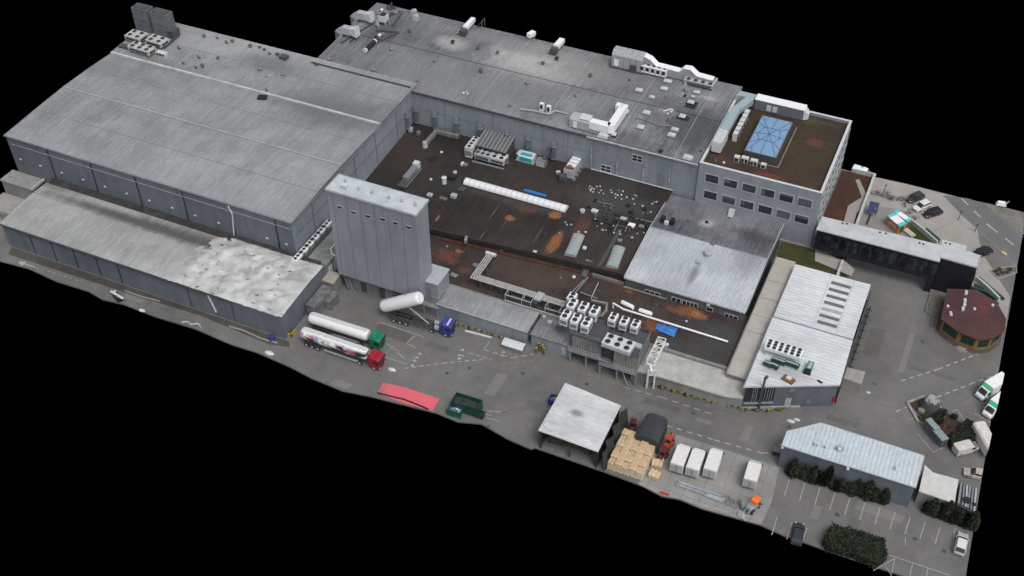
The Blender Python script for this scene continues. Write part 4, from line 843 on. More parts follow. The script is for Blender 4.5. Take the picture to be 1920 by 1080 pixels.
# ---------------------------------------------------------------- cantilever shed roof near the lane
sh=thing('open_shed','open fronted shed with a pale ribbed roof at the near edge of the yard','open shed',(-44.7,127,0))
SX=ribbed('open_shed_roof',(.42,.43,.44),(.62,.63,.64),.5,.15,1,[(-1.0,.5,1.4,1.0,(.12,.12,.12),.7)],.5,(.8,.06,1),.12)
k=MB(); k.prism([(-50.35,121.1),(-39.1,120.9),(-39.2,132.4),(-50.3,133.4)],4.85,5.02); rf=part(sh,'roof',k,SX)
for a,b,s_ in((1090,768,1.6),(1030,800,2.0)): p=at(a,b,5.02); k=MB(); k.box(p.x,p.y,5.02,s_,.9,.14,R(-10)); k.box(p.x+.1,p.y+.1,5.16,s_*.5,.4,.12,R(20)); part(rf,'loose_sheet',k,OFFW)
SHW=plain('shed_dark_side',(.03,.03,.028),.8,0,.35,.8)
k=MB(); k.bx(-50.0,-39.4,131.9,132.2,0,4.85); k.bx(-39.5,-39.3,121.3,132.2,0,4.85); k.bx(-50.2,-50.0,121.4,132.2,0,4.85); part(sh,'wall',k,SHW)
k=MB(); [k.bx(x-.12,x+.12,121.5,121.74,0,4.85) for x in(-50,-44.5,-39.8)]; part(sh,'post',k,DGREY)
k=MB(); k.box(-48,124.5,0,2.6,2.4,1.8,R(10)); k.box(-44.5,125,0,2.4,2.4,1.5); k.cyl((-42,124,0),(-42,124,2.2),.7); solo('stored_goods',k,plain('dull_brown_goods',(.05,.045,.035),.9,0,.4),'brown heap of goods stored inside the open fronted shed','stored goods',loc=(-46,125,0))
# ---------------------------------------------------------------- near right building with the blue-white roof
nb=thing('storage_building','long storage building with a bluish white ribbed roof and a clipped corner at lower right','storage building',(1,138.5,0))
q=[at(a,b,5.7) for a,b in((1466,835),(1476,809),(1540,793),(1733,855),(1717,914))]; pg=[(p.x,p.y) for p in q]
NR=ribbed('storage_roof_sheet',(.42,.485,.53),(.51,.57,.61),.72,.13,0,[SP((1,138.5),1573,842,5.7,1.1,.9,(.16,.17,.18),.9),SP((1,138.5),1528,834,5.7,.6,.5,(.15,.16,.17),.8),SP((1,138.5),1547,839,5.7,.6,.4,(.18,.19,.2),.7)],.5,(1,.1,1),.1,0,.07)
cx=sum(x for x,y in pg)/5;cy=sum(y for x,y in pg)/5
k=MB(); k.prism([(cx+(x-cx)*.99,cy+(y-cy)*.96) for x,y in pg],0,5.5); part(nb,'wall',k,WALLF)
k=MB(); k.prism(pg,5.5,5.72); rf=part(nb,'roof',k,NR)
k=MB()
for a,b in zip(pg,pg[1:]+pg[:1]): k.bar((a[0],a[1],5.66),(b[0],b[1],5.66),.14,.22)
part(rf,'roof_trim',k,FLASH)
for a,b,r in((1573,843,.4),(1681,880,.4),(1528,834,.2),(1548,840,.2)): p=at(a,b,5.8); k=MB(); k.cyl((p.x,p.y,5.7),(p.x,p.y,6.2),r*.7); k.cyl((p.x,p.y,6.15),(p.x,p.y,6.35),r,r*.5); part(rf,'roof_vent',k,OFFW)
x,z=PXx(1590,878,cy+(pg[0][1]-cy)*.96); k=MB(); k.box(x,134.75,z-.3,.45,.5,.5); part(nb,'flood_lamp',k,WHITE)
x,z=PXx(1468,836,134.8); k=MB(); k.box(x,134.75,4.9,.4,.5,.6); part(nb,'flood_lamp',k,WHITE)
xw=PXx(1523,850,134.9)[0]; xw2=PXx(1663,900,134.9)[0]; k=joints(MB(),[xw,xw2],134.96,.1,5.3,-1,.1); part(nb,'panel_joint',k,DGREY)
e=thing('storage_extension','lower flat pale roofed extension at the right end of the storage building','outbuilding',(15.2,139.5,0))
q=[at(a,b,3.2) for a,b in((1734,872),(1750,886),(1797,899),(1790,944),(1723,921))]; pg2=[(p.x,p.y) for p in q]
k=MB(); k.prism(pg2,0,3.05); part(e,'wall',k,WALLC); k=MB(); k.prism(pg2,3.05,3.22); part(e,'roof',k,plain('extension_roof',(.5,.5,.48),.8,0,.12,.7))
t=thing('scrap_platform','steel storage platform piled with grey beams at the right edge of the yard','storage platform',(19.8,138,0))
q=[at(a,b,2.2) for a,b in((1800,903),(1833,915),(1831,965),(1794,946))]; k=MB(); k.prism([(p.x,p.y) for p in q],0,2.2); part(t,'base',k,DGREY)
for i in range(6): p=q[0].lerp(q[1],(i+.5)/6); r_=q[3].lerp(q[2],(i+.5)/6); k=MB(); k.bar(p+Vector((0,-.3,.15)),p.lerp(r_,.95)+Vector((random.uniform(-.2,.2),0,.15+random.random()*.2)),.3,.25); part(t,'beam',k,[GALV,MGREY,LGREY][i%3])
k=MB(); p=at(1812,940,2.3); k.cyl((p.x,p.y,2.3),(p.x,p.y,2.7),.7,.7,14); k.cyl((p.x+1.2,p.y-.3,2.3),(p.x+1.2,p.y-.3,2.6),.4,.4,12); part(t,'drum',k,BLACK)
# ================================================================ roof equipment
AGED=plain('aged_casing',(.48,.49,.48),.5,0,.25,1.5)
def vent(k,x,y,z,s=1.,kind=0):
    if kind==0: k.cyl((x,y,z-.1),(x,y,z+.55*s),.16*s,.16*s,8); k.cyl((x,y,z+.5*s),(x,y,z+.75*s),.42*s,.2*s,9)
    elif kind==1: k.box(x,y,z-.1,.7*s,.6*s,.5*s); k.box(x,y,z+.4*s,.9*s,.8*s,.12*s,tp=.6)
    elif kind==2: k.cyl((x,y,z-.1),(x,y,z+.9*s),.12*s,.12*s,6); k.box(x+.25*s,y,z,.6*s,.3*s,.35*s,.5); k.cyl((x-.3*s,y+.2*s,z-.1),(x-.3*s,y+.2*s,z+.45*s),.1*s,.14*s,6)
    elif kind==3: k.cyl((x,y,z-.1),(x,y,z+.25*s),.5*s,.38*s,10)
def vents(lst,f,cat,label,mats,group,name='roof_vent'):
    for i,it in enumerate(lst):
        px,py,s,kd,mi=it[:5]; p=on(px,py,f); k=MB(); vent(k,p.x,p.y,p.z,s,kd)
        solo(name,k,mats[mi],it[5] if len(it)>5 else label,cat,group,(p.x,p.y,p.z))
VM=[DGREY,MGREY,OFFW,BLACK,LGREY]
vents([(383,70,1.1,0,0),(408,73,.8,0,0),(424,81,.9,2,0),(436,80,1.1,0,0),(470,89,1.2,0,0),(487,90,.8,1,0),(496,94,.8,1,0),(505,102,.8,2,0),(520,103,1,1,0),(335,92,1,2,0),(372,109,.9,2,0),(409,111,1,0,0),(343,120,.8,2,0),(367,128,.8,2,0),(380,126,1.2,0,0),(487,132,1.1,0,1),(531,142,1.2,0,1),(500,144,.6,0,1),(592,123,1,2,0),(499,170,.7,2,0)],hallf,'roof vent','small dark vent cowl on the rear strip of the arched hall roof',VM,'small dark vents along the rear strip of the hall roof')
p=on(492,184,hallf); k=MB(); k.box(p.x,p.y,p.z-.1,2.0,1.6,.5,R(20)); solo('roof_hatch',k,BLACK,'black square opening just below the pale ridge line of the hall','hatch',loc=p)
p=on(533,110,hallf); k=MB(); k.box(p.x,p.y,p.z-.1,1.8,1.4,.9); k.box(p.x,p.y,p.z+.8,2.0,1.6,.12,tp=.8); solo('roof_cowl',k,DGREY,'largest dark cowl at the far edge of the hall roof','roof vent',loc=p)
vents([(617,114,1.2,0,1),(700,134,1.2,0,1),(734,95,1.2,0,1),(768,61,1.2,0,0),(783,153,1.1,0,1),(816,116,1.1,0,1),(902,136,1.3,0,0),(875,176,.9,2,2),(869,177,.8,0,2),(849,82,1.3,0,3),(896,93,1.1,0,0),(933,101,1.1,0,0),(988,158,1.2,0,1),(1018,121,1.1,0,0),(1044,113,1.3,0,3),(1107,144,1.2,0,0),(1080,181,1.1,0,1),(957,199,1.0,0,1),(1239,284,1.2,3,3),(1239,272,.7,1,1),(1314,284,.5,1,3),(1255,214,.9,2,1),(1262,234,.8,2,1),(1284,172,1.2,2,1),(1284,182,.9,0,3),(1252,227,.8,0,0),(1276,194,.8,1,1),(1249,185,.8,2,1),(1180,151,.5,1,3)],backf,'roof vent','small grey vent pipe on the rear building roof',VM,'small vent pipes spread over the rear building roof')
# paired lumpy vents near the far edge
for px,py,l in((776,27,'upper one of two lumpy grey cowls near the far left roof edge'),(780,37,'lower one of two lumpy grey cowls near the far left roof edge')):
    p=on(px,py,backf); k=MB(); k.box(p.x,p.y,p.z-.1,1.4,1.2,1.3,tp=.8); k.cyl((p.x+.3,p.y,p.z+1.1),(p.x+.3,p.y,p.z+1.5),.6,.4,8); solo('roof_cowl',k,LGREY,l,'roof vent',loc=p)
# domed rooflights
DOME=plain('dome_acrylic',(.46,.48,.5),.25,0,.12)
def dome(px,py,L,W,h,label,mat=DOME,dark=False):
    p=on(px,py,backf); t=thing('dome_rooflight',label,'rooflight',(p.x,p.y,p.z-.1),'domed rooflights on the rear building roof'); x,y,z=t.location
    k=MB(); k.box(x,y,z,L+.3,W+.3,.42); part(t,'kerb',k,BLACK if dark else MGREY)
    k=MB(); rg=[]
    for s_,hh in((1,0),(.94,.5),(.75,.85),(.4,1)): rg.append([(x+a*L/2*s_,y+b*W/2*s_,z+.42+hh*h) for a,b in((-1,-1),(1,-1),(1,1),(-1,1))])
    k.loft(rg); part(t,'dome',k,mat)
for a in((1198,171,1.7,1.1,.35,'domed rooflight left of a pair below the five-fan row'),(1245,168,1.7,1.1,.35,'domed rooflight directly below the right end of the five-fan row'),(1252,154,1.9,1.1,.3,'flat pale rooflight touching the right end of the five-fan row'),(1222,184,1.2,.8,.3,'smallest domed rooflight left of the pale roof scuffs'),(1306,175,1.5,.9,.35,'domed rooflight at the upper end of the dark membrane strip'),(1299,183,.9,.6,.2,'tiny rooflight just above the dark membrane strip'),(1172,211,1.7,1.0,.4,'rooflight beside the bend of the L shaped white duct'),(1212,213,1.7,1.2,.35,'single domed rooflight midway between the L duct and dark strip'),(1201,240,1.6,1.3,.35,'domed rooflight nearest the clean patch above the back wall windows'),(1265,245,1.6,.95,.4,'upper dome of the stacked pair'),(1259,255,1.7,1.2,.4,'lower dome of the stacked pair'),(1289,298,2.1,1.3,.6,'big white rooflight at the roof corner by the office'),(1130,258,2.2,1.4,.7,'big rounded white rooflight at the courtyard edge')):
    dome(*a)
for a in((1295,194,1.6,1.0,.35,'upper dome on the black membrane strip'),(1279,220,1.5,1.2,.35,'lower dome on the black membrane strip'),(1151,254,1.1,1.1,.3,'pale dome in a black kerb near the courtyard edge')): dome(*a,DOME,True)
q=[on(a,b,backf) for a,b in((1291,188),(1310,193),(1290,228),(1267,222))]; k=MB(); k.prism([(p.x,p.y) for p in q],15.2,[backf(0,p.y)+.06 for p in (q if (q[1]-q[0]).cross(q[2]-q[1]).z>0 else q[::-1])]); solo('roof_membrane_strip',k,DARK,'black membrane strip with two domes on the rear roof','membrane',loc=tuple(q[0]))
# elbow ducts at the western edge of the rear building
def elbow(px,py,label):
    p=on(px,py,backf); t=thing('elbow_duct',label,'air duct',(p.x,p.y,p.z)); x,y,z=p
    k=MB(); k.path([(x-2.6,y,z-.8),(x-2.6,y,z+1.0),(x-1.2,y,z+1.9),(x+.6,y,z+1.9)],1.5,1.7); part(t,'duct',k,LGREY)
    k=MB(); k.loft([[(x+.6,y-.7,z+1.2),(x+.6,y+.7,z+1.2),(x+.6,y+.7,z+2.7),(x+.6,y-.7,z+2.7)],[(x+2.6,y-1.,z+.9),(x+2.6,y+1.,z+.9),(x+2.3,y+1.,z+3.2),(x+2.3,y-1.,z+3.2)]]); part(t,'hood',k,OFFW)
elbow(655,70,'nearer white hooded elbow duct at the left edge of the rear roof'); elbow(683,42,'farther white hooded elbow duct at the left edge of the rear roof')
# clutter at the far left of the rear roof
p=on(720,45,backf); t=thing('roof_machine','pale framed fan machine on dark rails at the far left of the rear roof','roof machine',p); x,y,z=p
k=MB(); k.box(x,y,z+1,1.9,2.0,1.6); part(t,'casing',k,OFFW); k=MB(); k.box(x,y,z+2.6,1.5,1.6,.12); part(t,'fan_deck',k,DARK); k=MB(); [k.bar((x+a*.9,y+b,z-.2),(x+a*.9,y+b,z+1),.15,.15) for a in(-1,1) for b in(-.9,.9)]; k.box(x-.9,y-1.6,z,.8,.8,1.6,tp=.3); part(t,'legs',k,LGREY)
k=MB(); 
def pbar(a,b,w,h,f=backf,dz=0.,kk=None):
    A=on(*a,f);B=on(*b,f); (kk or k).bar((A.x,A.y,A.z+dz),(B.x,B.y,B.z+dz),w,h)
for a,b in(((705,58),(748,62)),((748,62),(700,85)),((706,52),(712,40)),((712,40),(750,22)),((755,24),(735,50)),((640,82),(700,45)),((735,25),(705,50)),((656,80),(670,66))): pbar(a,b,.35,.35,dz=.2)
solo('cable_rails',k,DGREY,'dark cable rails snaking over the far left of the rear roof','cable tray',loc=tuple(on(720,50,backf)))
for i,(px,py,s_) in enumerate(((735,16,1.5),(742,26,1.1),(716,22,1.),(728,18,1.2),(711,28,.9),(712,70,1.1),(706,74,1.2),(718,66,.9))):
    p=on(px,py,backf); k=MB(); vent(k,p.x,p.y,p.z,s_*1.2,[2,1,0][i%3]); solo('roof_vent',k,VM[i%3],'small machine part in the clutter at the far left of the rear roof','roof vent','small machines cluttered at the far left of the rear roof',p)
p=on(695,90,backf); t=thing('tube_unit','black tubular unit with white end caps on the rear roof','roof machine',p); x,y,z=p; k=MB(); k.cyl((x,y-2.4,z+.7),(x,y+1.8,z+.7),.55,.55,10); part(t,'tube',k,BLACK); 
for s_ in(-2.7,1.8): k=MB(); k.cyl((x,y+s_,z+.7),(x,y+s_+.5,z+.7),.58,.58,10); part(t,'end_cap',k,OFFW)
# three long white roof ducts near the far edge
def rduct(pa,pb,label,dark=True,w=1.1):
    a=on(*pa,backf);b=on(*pb,backf); t=thing('roof_duct',label,'air duct',a,'white box ducts near the far edge of the rear roof')
    k=MB(); k.bar((a.x,a.y,a.z+1.3),(b.x,b.y,b.z+1.3),w,1.0); part(t,'duct',k,WHITE)
    k=MB(); [k.box(a.x+(b.x-a.x)*i,a.y+(b.y-a.y)*i,a.z-.1,w*.8,.2,1) for i in(.15,.85)]; part(t,'support',k,GALV)
    if dark:
        d=(a-b).normalized(); c=a+d*1.1; k=MB(); k.box(c.x,c.y,c.z,1.6,1.6,1.5); part(t,'fan_box',k,DGREY); k=MB(); k.box(c.x-.9,c.y-.2,c.z+.6,.9,.9,.7,tp=.6); part(t,'cowl',k,LGREY)
rduct((872,62),(888,45),'long white box duct with a dark fan box, farthest left of three'); rduct((991,76),(1001,70),'short plain white box duct, middle of the three at the far edge',False,1.2); rduct((1042,97),(1054,84),'white box duct with dark fan box, above the pinkish roof stain',True,1.3)
p=on(902,50,backf); t=thing('tilted_panel','dark leaning panel on a frame beside the long white box duct','panel',p); x,y,z=p; k=MB(); k.bar((x-.8,y,z+.2),(x+.6,y,z+2),2.0,.15); part(t,'panel',k,DGREY); k=MB(); k.bar((x+.6,y-.8,z-.1),(x+.6,y-.8,z+2),.12,.12); k.bar((x+.6,y+.8,z-.1),(x+.6,y+.8,z+2),.12,.12); part(t,'frame',k,MGREY)
# big air handler with its winding duct
p0=on(1163,122,backf); Y=222.0
def xs_(px,py,Yv=Y): return PXx(px,py,Yv)
ah=thing('air_handler','largest pale air handling unit with chamfered top at the far edge of the rear roof','air handler',(-71,222,15.2))
xa=xs_(1150,120)[0]; xb=xs_(1207,130)[0]
k=MB(); k.extx([(Y-1.4,15.6),(Y-1.4,18.6),(Y-.7,19.5),(Y+1.2,19.5),(Y+1.9,18.6),(Y+1.9,15.6)],xa,xb); part(ah,'casing',k,plain('ahu_sheet',(.33,.35,.35),.4,.1,.15))
k=MB(); [k.bx(xa+(xb-xa)*i/5-.04,xa+(xb-xa)*i/5+.04,Y-1.46,Y-1.4,15.7,18.6) for i in range(1,5)]; [k.bx(xa+(xb-xa)*i/5-.04,xa+(xb-xa)*i/5+.04,Y-.7,Y+1.2,19.5,19.54) for i in range(1,5)]; part(ah,'panel_joint',k,MGREY)
k=MB(); k.bx(xa+.6,xa+1.7,Y-1.5,Y-1.41,15.9,17.6); part(ah,'door',k,WHITE); k=MB(); k.bx(xa-.4,xb+.4,Y-1.8,Y+1.9,15.1,15.6); part(ah,'base_frame',k,DGREY)
wd=thing('winding_duct','long white winding duct running right from the large air handler','air duct',(xb,222,15.2))
pp=[(1207,104),(1222,112),(1232,123),(1275,134),(1284,128),(1296,130),(1308,142),(1330,148),(1338,150)]
pts=[]
for a,b in pp: x,z=xs_(a,b,Y+.3); pts.append((x,Y+.3,max(16.2,z-.4)))
k=MB(); rings=[]
for i,(x,y,z) in enumerate(pts):
    rings.append([(x,y-.75,15.5),(x,y+.75,15.5),(x,y+.75,z+.6),(x,y-.75,z+.6)])
k.loft(rings); part(wd,'duct',k,plain('duct_zinc',(.3,.31,.32),.4,.1,.2)); 
k=MB()
for (a,b,c_),(d,e_,f_) in zip(pts,pts[1:]): k.bar((a,b,c_+.72),(d,e_,f_+.72),1.7,.2)
part(wd,'duct_top',k,WHITE)
# row of five condensers, fan bank
row=thing('condenser_row','row of five white fan condensers in front of the winding duct','condenser',on(1223,136,backf)); A=on(1200,134,backf);B=on(1250,146,backf)
for i in range(5):
    c_=A.lerp(B,(i+.5)/5); k=MB(); k.box(c_.x,c_.y,c_.z+.5,1.15,1.6,1.7); cs=part(row,'condenser',k,WHITE)
    k=MB(); k.bx(c_.x-.4,c_.x+.4,c_.y-.85,c_.y-.81,c_.z+1.0,c_.z+1.9); part(cs,'grille',k,DARK); k=MB(); k.cyl((c_.x,c_.y,c_.z+2.2),(c_.x,c_.y,c_.z+2.3),.42); part(cs,'fan',k,FAN)
k=MB(); k.bar((A.x,A.y-.6,A.z+.4),(B.x,B.y-.6,B.z+.4),.2,.3);k.bar((A.x,A.y+.6,A.z+.4),(B.x,B.y+.6,B.z+.4),.2,.3); part(row,'rail',k,GALV)
p=on(1188,134,backf); k=MB(); k.box(p.x,p.y,p.z-.1,1.4,1.6,2.0); solo('switch_cabinet',k,DGREY,'dark cabinet at the left end of the five condensers','cabinet',loc=p)
c=chiller('fan_bank','wide flat twelve-fan cooler bank below the right end of the winding duct',6.8,3.6,1.3,4,3,.45,LGREY,None,.6,DGREY,MGREY); p=on(1313,158,backf); place(c,(p.x,p.y,p.z))
p=on(1285,158,backf); k=MB(); k.cyl((p.x,p.y,p.z-.1),(p.x,p.y,p.z+1.2),.5,.5,12); k.cyl((p.x,p.y,p.z+1.2),(p.x,p.y,p.z+1.3),.35); solo('round_cowl',k,LGREY,'round grey cowl left of the twelve-fan cooler bank','roof vent',loc=p)
# L shaped duct unit above the courtyard wall
lu=thing('duct_unit','air handler with a white L shaped duct near the courtyard edge of the rear roof','air handler',on(1095,225,backf)); a=on(1078,224,backf);b=on(1113,233,backf)
k=MB(); k.extx([(194.3,15.4),(194.3,17.3),(194.8,17.8),(196.6,17.8),(196.9,17.3),(196.9,15.4)],a.x,b.x); part(lu,'casing',k,LGREY)
k=MB(); k.bx(a.x+.8,a.x+1.7,194.2,194.29,15.5,17); part(lu,'door',k,WHITE)
k=MB(); k.bx(a.x+(b.x-a.x)*.45,b.x,194.5,196.7,17.82,17.95); part(lu,'top_cover',k,OFFW)
c1=(b.x,195.6,16.7); x2=at(1150,232,17).x
k=MB(); k.path([(b.x,195.5,16.6),(x2-.3,195.5,16.6),(x2-.1,195.8,16.6),(x2-.1,204.2,16.6)],1.6,1.9); k.box(x2-1.0,203.6,15.7,1.6,1.3,1.85); part(lu,'duct',k,WHITE)
k=MB(); k.box((b.x+x2)/2,194.3,15.3,x2-b.x+1,.3,.3); [k.box(b.x+i,194.3,15.1,.15,.15,1.1) for i in(.5,2.5,4.5)]; part(lu,'support',k,GALV)
k=MB(); pts=[on(a_,b_,backf)+Vector((0,0,.5)) for a_,b_ in((975,208),(1000,211),(1030,218),(1040,211),(1065,217))]; k.tube(pts,.16); solo('roof_pipe',k,LGREY,'pale pipe running left from the L duct unit','pipe',loc=tuple(pts[0]))
for i,(px,py) in enumerate(((1016,207),(1029,212))): p=on(px,py,backf); k=MB(); k.box(p.x,p.y,p.z,.9,.7,1.9); kk=solo('fan_outlet',k,WHITE,['left','right'][i]+' one of two small upright white fan outlets on the pale pipe','fan outlet','two fan outlets on the pale pipe',p); k=MB(); k.bx(p.x-.3,p.x+.3,p.y-.4,p.y-.355,p.z+.6,p.z+1.7); part(kk,'grille',k,DARK)
k=MB(); pts=[on(a_,b_,backf)+Vector((0,0,.2)) for a_,b_ in((1190,222),(1207,225),(1218,230),(1235,236),(1262,238))]; k.tube(pts,.14); pts=[on(a_,b_,backf)+Vector((0,0,.2)) for a_,b_ in((1243,210),(1258,206),(1262,208),(1250,216))]; solo('roof_cable',k,MGREY,'thin bent cable pipe between the domed rooflights','pipe',loc=tuple(pts[0])); k=MB(); k.tube(pts,.18); solo('roof_cable',k,OFFW,'short pale bent pipe near the scuffed centre of the roof','pipe',loc=tuple(pts[0]))
# units on the hall's far corner
def tower(px,py,px2,label):
    a=at(px,py,15.6); t=thing('cooling_tower',label,'cooling tower',a,'twin dark cooling towers on the hall corner'); x,y,z=a; W=at(px2,py+ (px2-px)*.24,15.6).x-x
    k=MB(); k.loft([[(x+i*W-(.0),y+j*2.6,z) for i,j in((0,0),(1,0),(1,1),(0,1))],[(x+i*W-.2*i,y+j*2.6,z+6.2) for i,j in((0,0),(1,0),(1,1),(0,1))]]); part(t,'casing',k,plain('tower_sheet',(.12,.135,.145),.5,.1,.3,.6))
    k=MB(); [k.bx(x-.03,x+W-.05,y-.06,y-.01,z+i*1.4+.9,z+i*1.4+1.0) for i in range(4)]; part(t,'band',k,MGREY)
    k=MB(); k.box(x+W/2-.1,y+1.3,z+6.2,W*.8,2.0,.25); part(t,'top_grille',k,DGREY)
tower(256,57,286,'left one of two tall dark cooling towers on the hall corner'); tower(290,66,322,'right one of two tall dark cooling towers on the hall corner')
p=at(327,70,15.6); k=MB(); k.box(p.x,p.y,p.z,2.0,2.4,2.2); k.box(p.x+1,p.y-2.5,p.z,.6,6,.6); solo('pump_cabinet',k,DGREY,'small dark cabinet at the foot of the right cooling tower','cabinet',loc=p)
for (px,py,nx,ny,L,W,rz,l) in ((258,76,2,2,4.4,3.2,-.03,'rear left white fan chiller below the left cooling tower'),(297,85,2,2,4.6,3.0,-.05,'right white fan chiller beside the cooling tower foot'),(268,99,3,2,6.2,2.6,-.04,'long white six-fan chiller nearest the hall ridge')):
    c=chiller('hall_chiller',l,L,W,1.7,nx,ny,.52,plain('aged_white',(.4,.41,.4),.5,0,.25,1.5),'white chillers on the hall corner',.8,DARK,plain('aged_rim',(.25,.25,.25),.5)); p=at(px,py,15.6); place(c,(p.x,p.y,15.5),rz)
p=at(304,103,15.5); k=MB(); k.box(p.x,p.y,15.4,2.6,1.2,.9); solo('control_box',k,OFFW,'small low white box with dark openings right of the long chiller','control box',loc=p); kk=bpy.data.objects['control_box']
for i in range(3): k=MB(); k.box(p.x-.8+i*.8,p.y-.62,15.6,.6,.06,.55); part(kk,'opening',k,DARK)
k=MB(); p=at(240,92,15.4); k.box(p.x,p.y,15.3,4.5,1.2,.9); solo('plinth_duct',k,DGREY,'dark low duct at the outer end of the hall chillers','air duct',loc=p)
# office roof equipment
oa=thing('office_air_handler','pale blue ribbed duct and air handler along the left edge of the office roof','air handler',(-43,205,15.35))
BLUEG=plain('blue_grey_duct',(.3,.37,.39),.45,.1,.12)
k=MB(); k.bx(-43.9,-41.9,197.4,202.6,15.9,18.4); part(oa,'casing',k,OFFW,label='white ribbed box end')
k=MB(); [k.bx(-43.95,-41.85,197.6+i*.95,197.7+i*.95,18.4,18.46) for i in range(6)]; part(oa,'ribs',k,LGREY)
k=MB(); k.path([(-42.9,202.5,17.5),(-42.9,211.5,17.5),(-42.2,214,17.3),(-41.2,217.2,17.3)],1.8,1.3); part(oa,'duct',k,BLUEG)
k=MB(); k.bx(-43.6,-42.2,198,202,15.35,15.9); [k.bx(-43,-42.8,y,y+.2,15.35,17) for y in(204,207,210,213)]; part(oa,'support',k,MGREY)
for i in range(6):
    y=204.0+i*1.75; t=thing('wall_condenser','upright fan condenser number %s from the front in the row beside the pale blue duct'%['one','two','three','four','five','six'][i],'condenser',(-40.6,y,15.35),'six upright condensers beside the blue duct')
    k=MB(); k.box(-40.6,y,15.45,1.0,1.35,1.9); part(t,'casing',k,OFFW); k=MB(); k.bx(-40.09,-40.06,y-.5,y+.5,15.7,17.1); part(t,'grille',k,DARK); k=MB(); k.box(-40.6,y,15.35,.9,1.2,.1); part(t,'feet',k,GALV)
ob=thing('office_air_handler','long grey air handler with white top along the rear edge of the office roof','air handler',(-34,217.5,15.35))
k=MB(); k.bx(-40.0,-29.2,216.8,219.0,15.5,18.0); part(ob,'casing',k,plain('ahu_grey_front',(.14,.145,.165),.45,0,.2)); k=MB(); k.bx(-40.1,-29.1,216.7,219.1,18.0,18.15); part(ob,'top',k,WHITE)
for x in(-36.8,-35.5): k=MB(); k.bx(x-.5,x+.5,216.72,216.79,15.9,17.3); part(ob,'door',k,OFFW)
k=MB(); k.loft([[(-29.2,216.8,15.6),(-29.2,219,15.6),(-29.2,219,18),(-29.2,216.8,18)],[(-28.2,217.3,15.7),(-28.2,218.5,15.7),(-28.2,218.5,17),(-28.2,217.3,17)]]); part(ob,'intake_cone',k,OFFW)
k=MB(); k.bx(-44.2,-40.3,217.5,219.4,15.4,17.6); part(oa,'rear_box',k,BLUEG)
for i,(px,py,w) in enumerate(((1381,302,1.1),(1396,304,1.5),(1413,309,1.5),(1431,314,1.1))):
    p=at(px,py,15.4); t=thing('office_condenser',['leftmost narrow','second wide','third wide','rightmost separate small'][i]+' cream condenser in front of the blue atrium','condenser',(p.x,p.y,15.35),'four cream condensers in front of the atrium')
    k=MB(); k.box(p.x,p.y,15.45,w,.9,1.25 if i<3 else .9); part(t,'casing',k,plain('cream_casing_%d'%i,(.5,.49,.44),.5)); k=MB()
    n=2 if i in(1,2) else 1
    for j in range(n): k=MB(); k.box(p.x+(j-(n-1)/2)*w/n,p.y-.47,15.6,w/n*.72,.06,.8 if i<3 else .6); part(t,'grille',k,DARK)
    k=MB(); k.box(p.x,p.y,15.3,w*.8,.8,.15); part(t,'feet',k,GALV)
vents([(1357,305,.7,3,2,'tiny white cap near the front left corner of the office roof'),(1341,302,.6,2,1,'thin small pipe beside the tiny cap near the office roof corner')],offf,'roof vent','',VM,None)
# workshop roof equipment
p=on(1251,418,lowrf); t=thing('twin_vent_unit','pair of dark louvred cowls with a pale box between them on the workshop ridge','roof vent',p); x,y,z=p
for s_ in(-1,1): k=MB(); k.box(x+s_*1.0,y+.1,z-.1,.9,1.3,1.3); part(t,'louvre_cowl',k,BLACK)
k=MB(); k.box(x,y-.5,z,.9,.7,.8); part(t,'box',k,OFFW); k=MB(); k.box(x,y-.1,z-.15,3.2,2.0,.25); part(t,'kerb',k,DGREY)
p=on(1327,478,lowrf); t=thing('round_fan_cowl','large round pale turquoise fan cowl on the front slope of the workshop','roof vent',p); x,y,z=p
k=MB(); k.cyl((x,y,z-.3),(x,y,z+.7),.7,.75,16); part(t,'drum',k,BLUEG); k=MB(); k.cyl((x,y,z+.7),(x,y,z+1.0),.85,.7,16); part(t,'lid',k,LGREY)
p=on(1310,493,lowrf); k=MB(); k.box(p.x,p.y,p.z-.2,1.0,.9,.6); k.box(p.x,p.y,p.z+.4,1.1,1.,.08); solo('roof_hatch',k,BLUEG,'small square grey hatch below the round turquoise cowl','hatch',loc=p)
p=on(1370,404,lowrf); t=thing('slanted_duct_cowl','slanted grey duct cowl by the office wall on the workshop rear slope','roof vent',p); x,y,z=p; k=MB(); k.loft([[(x-.5,y-.9,z-.2),(x+.5,y-.9,z-.2),(x+.5,y-.9,z+.3),(x-.5,y-.9,z+.3)],[(x-.6,y+.9,z-.2),(x+.6,y+.9,z-.2),(x+.6,y+.9,z+1.2),(x-.6,y+.9,z+1.2)]]); part(t,'cowl',k,LGREY); k=MB(); k.box(x,y-.93,z,.7,.05,.22); part(t,'mouth',k,DARK)
vents([(1325,417,.9,3,3,'black round hole cover in the white splash on the workshop rear slope'),(1290,416,.6,1,0,'tiny dark cap left of the white splash on the workshop'),(1335,459,.9,2,1,'small bent pipe group on the workshop ridge line'),(1385,385,.1,1,1,'tiny cap by the workshop and office wall')][:3],lowrf,'roof vent','',VM,None)
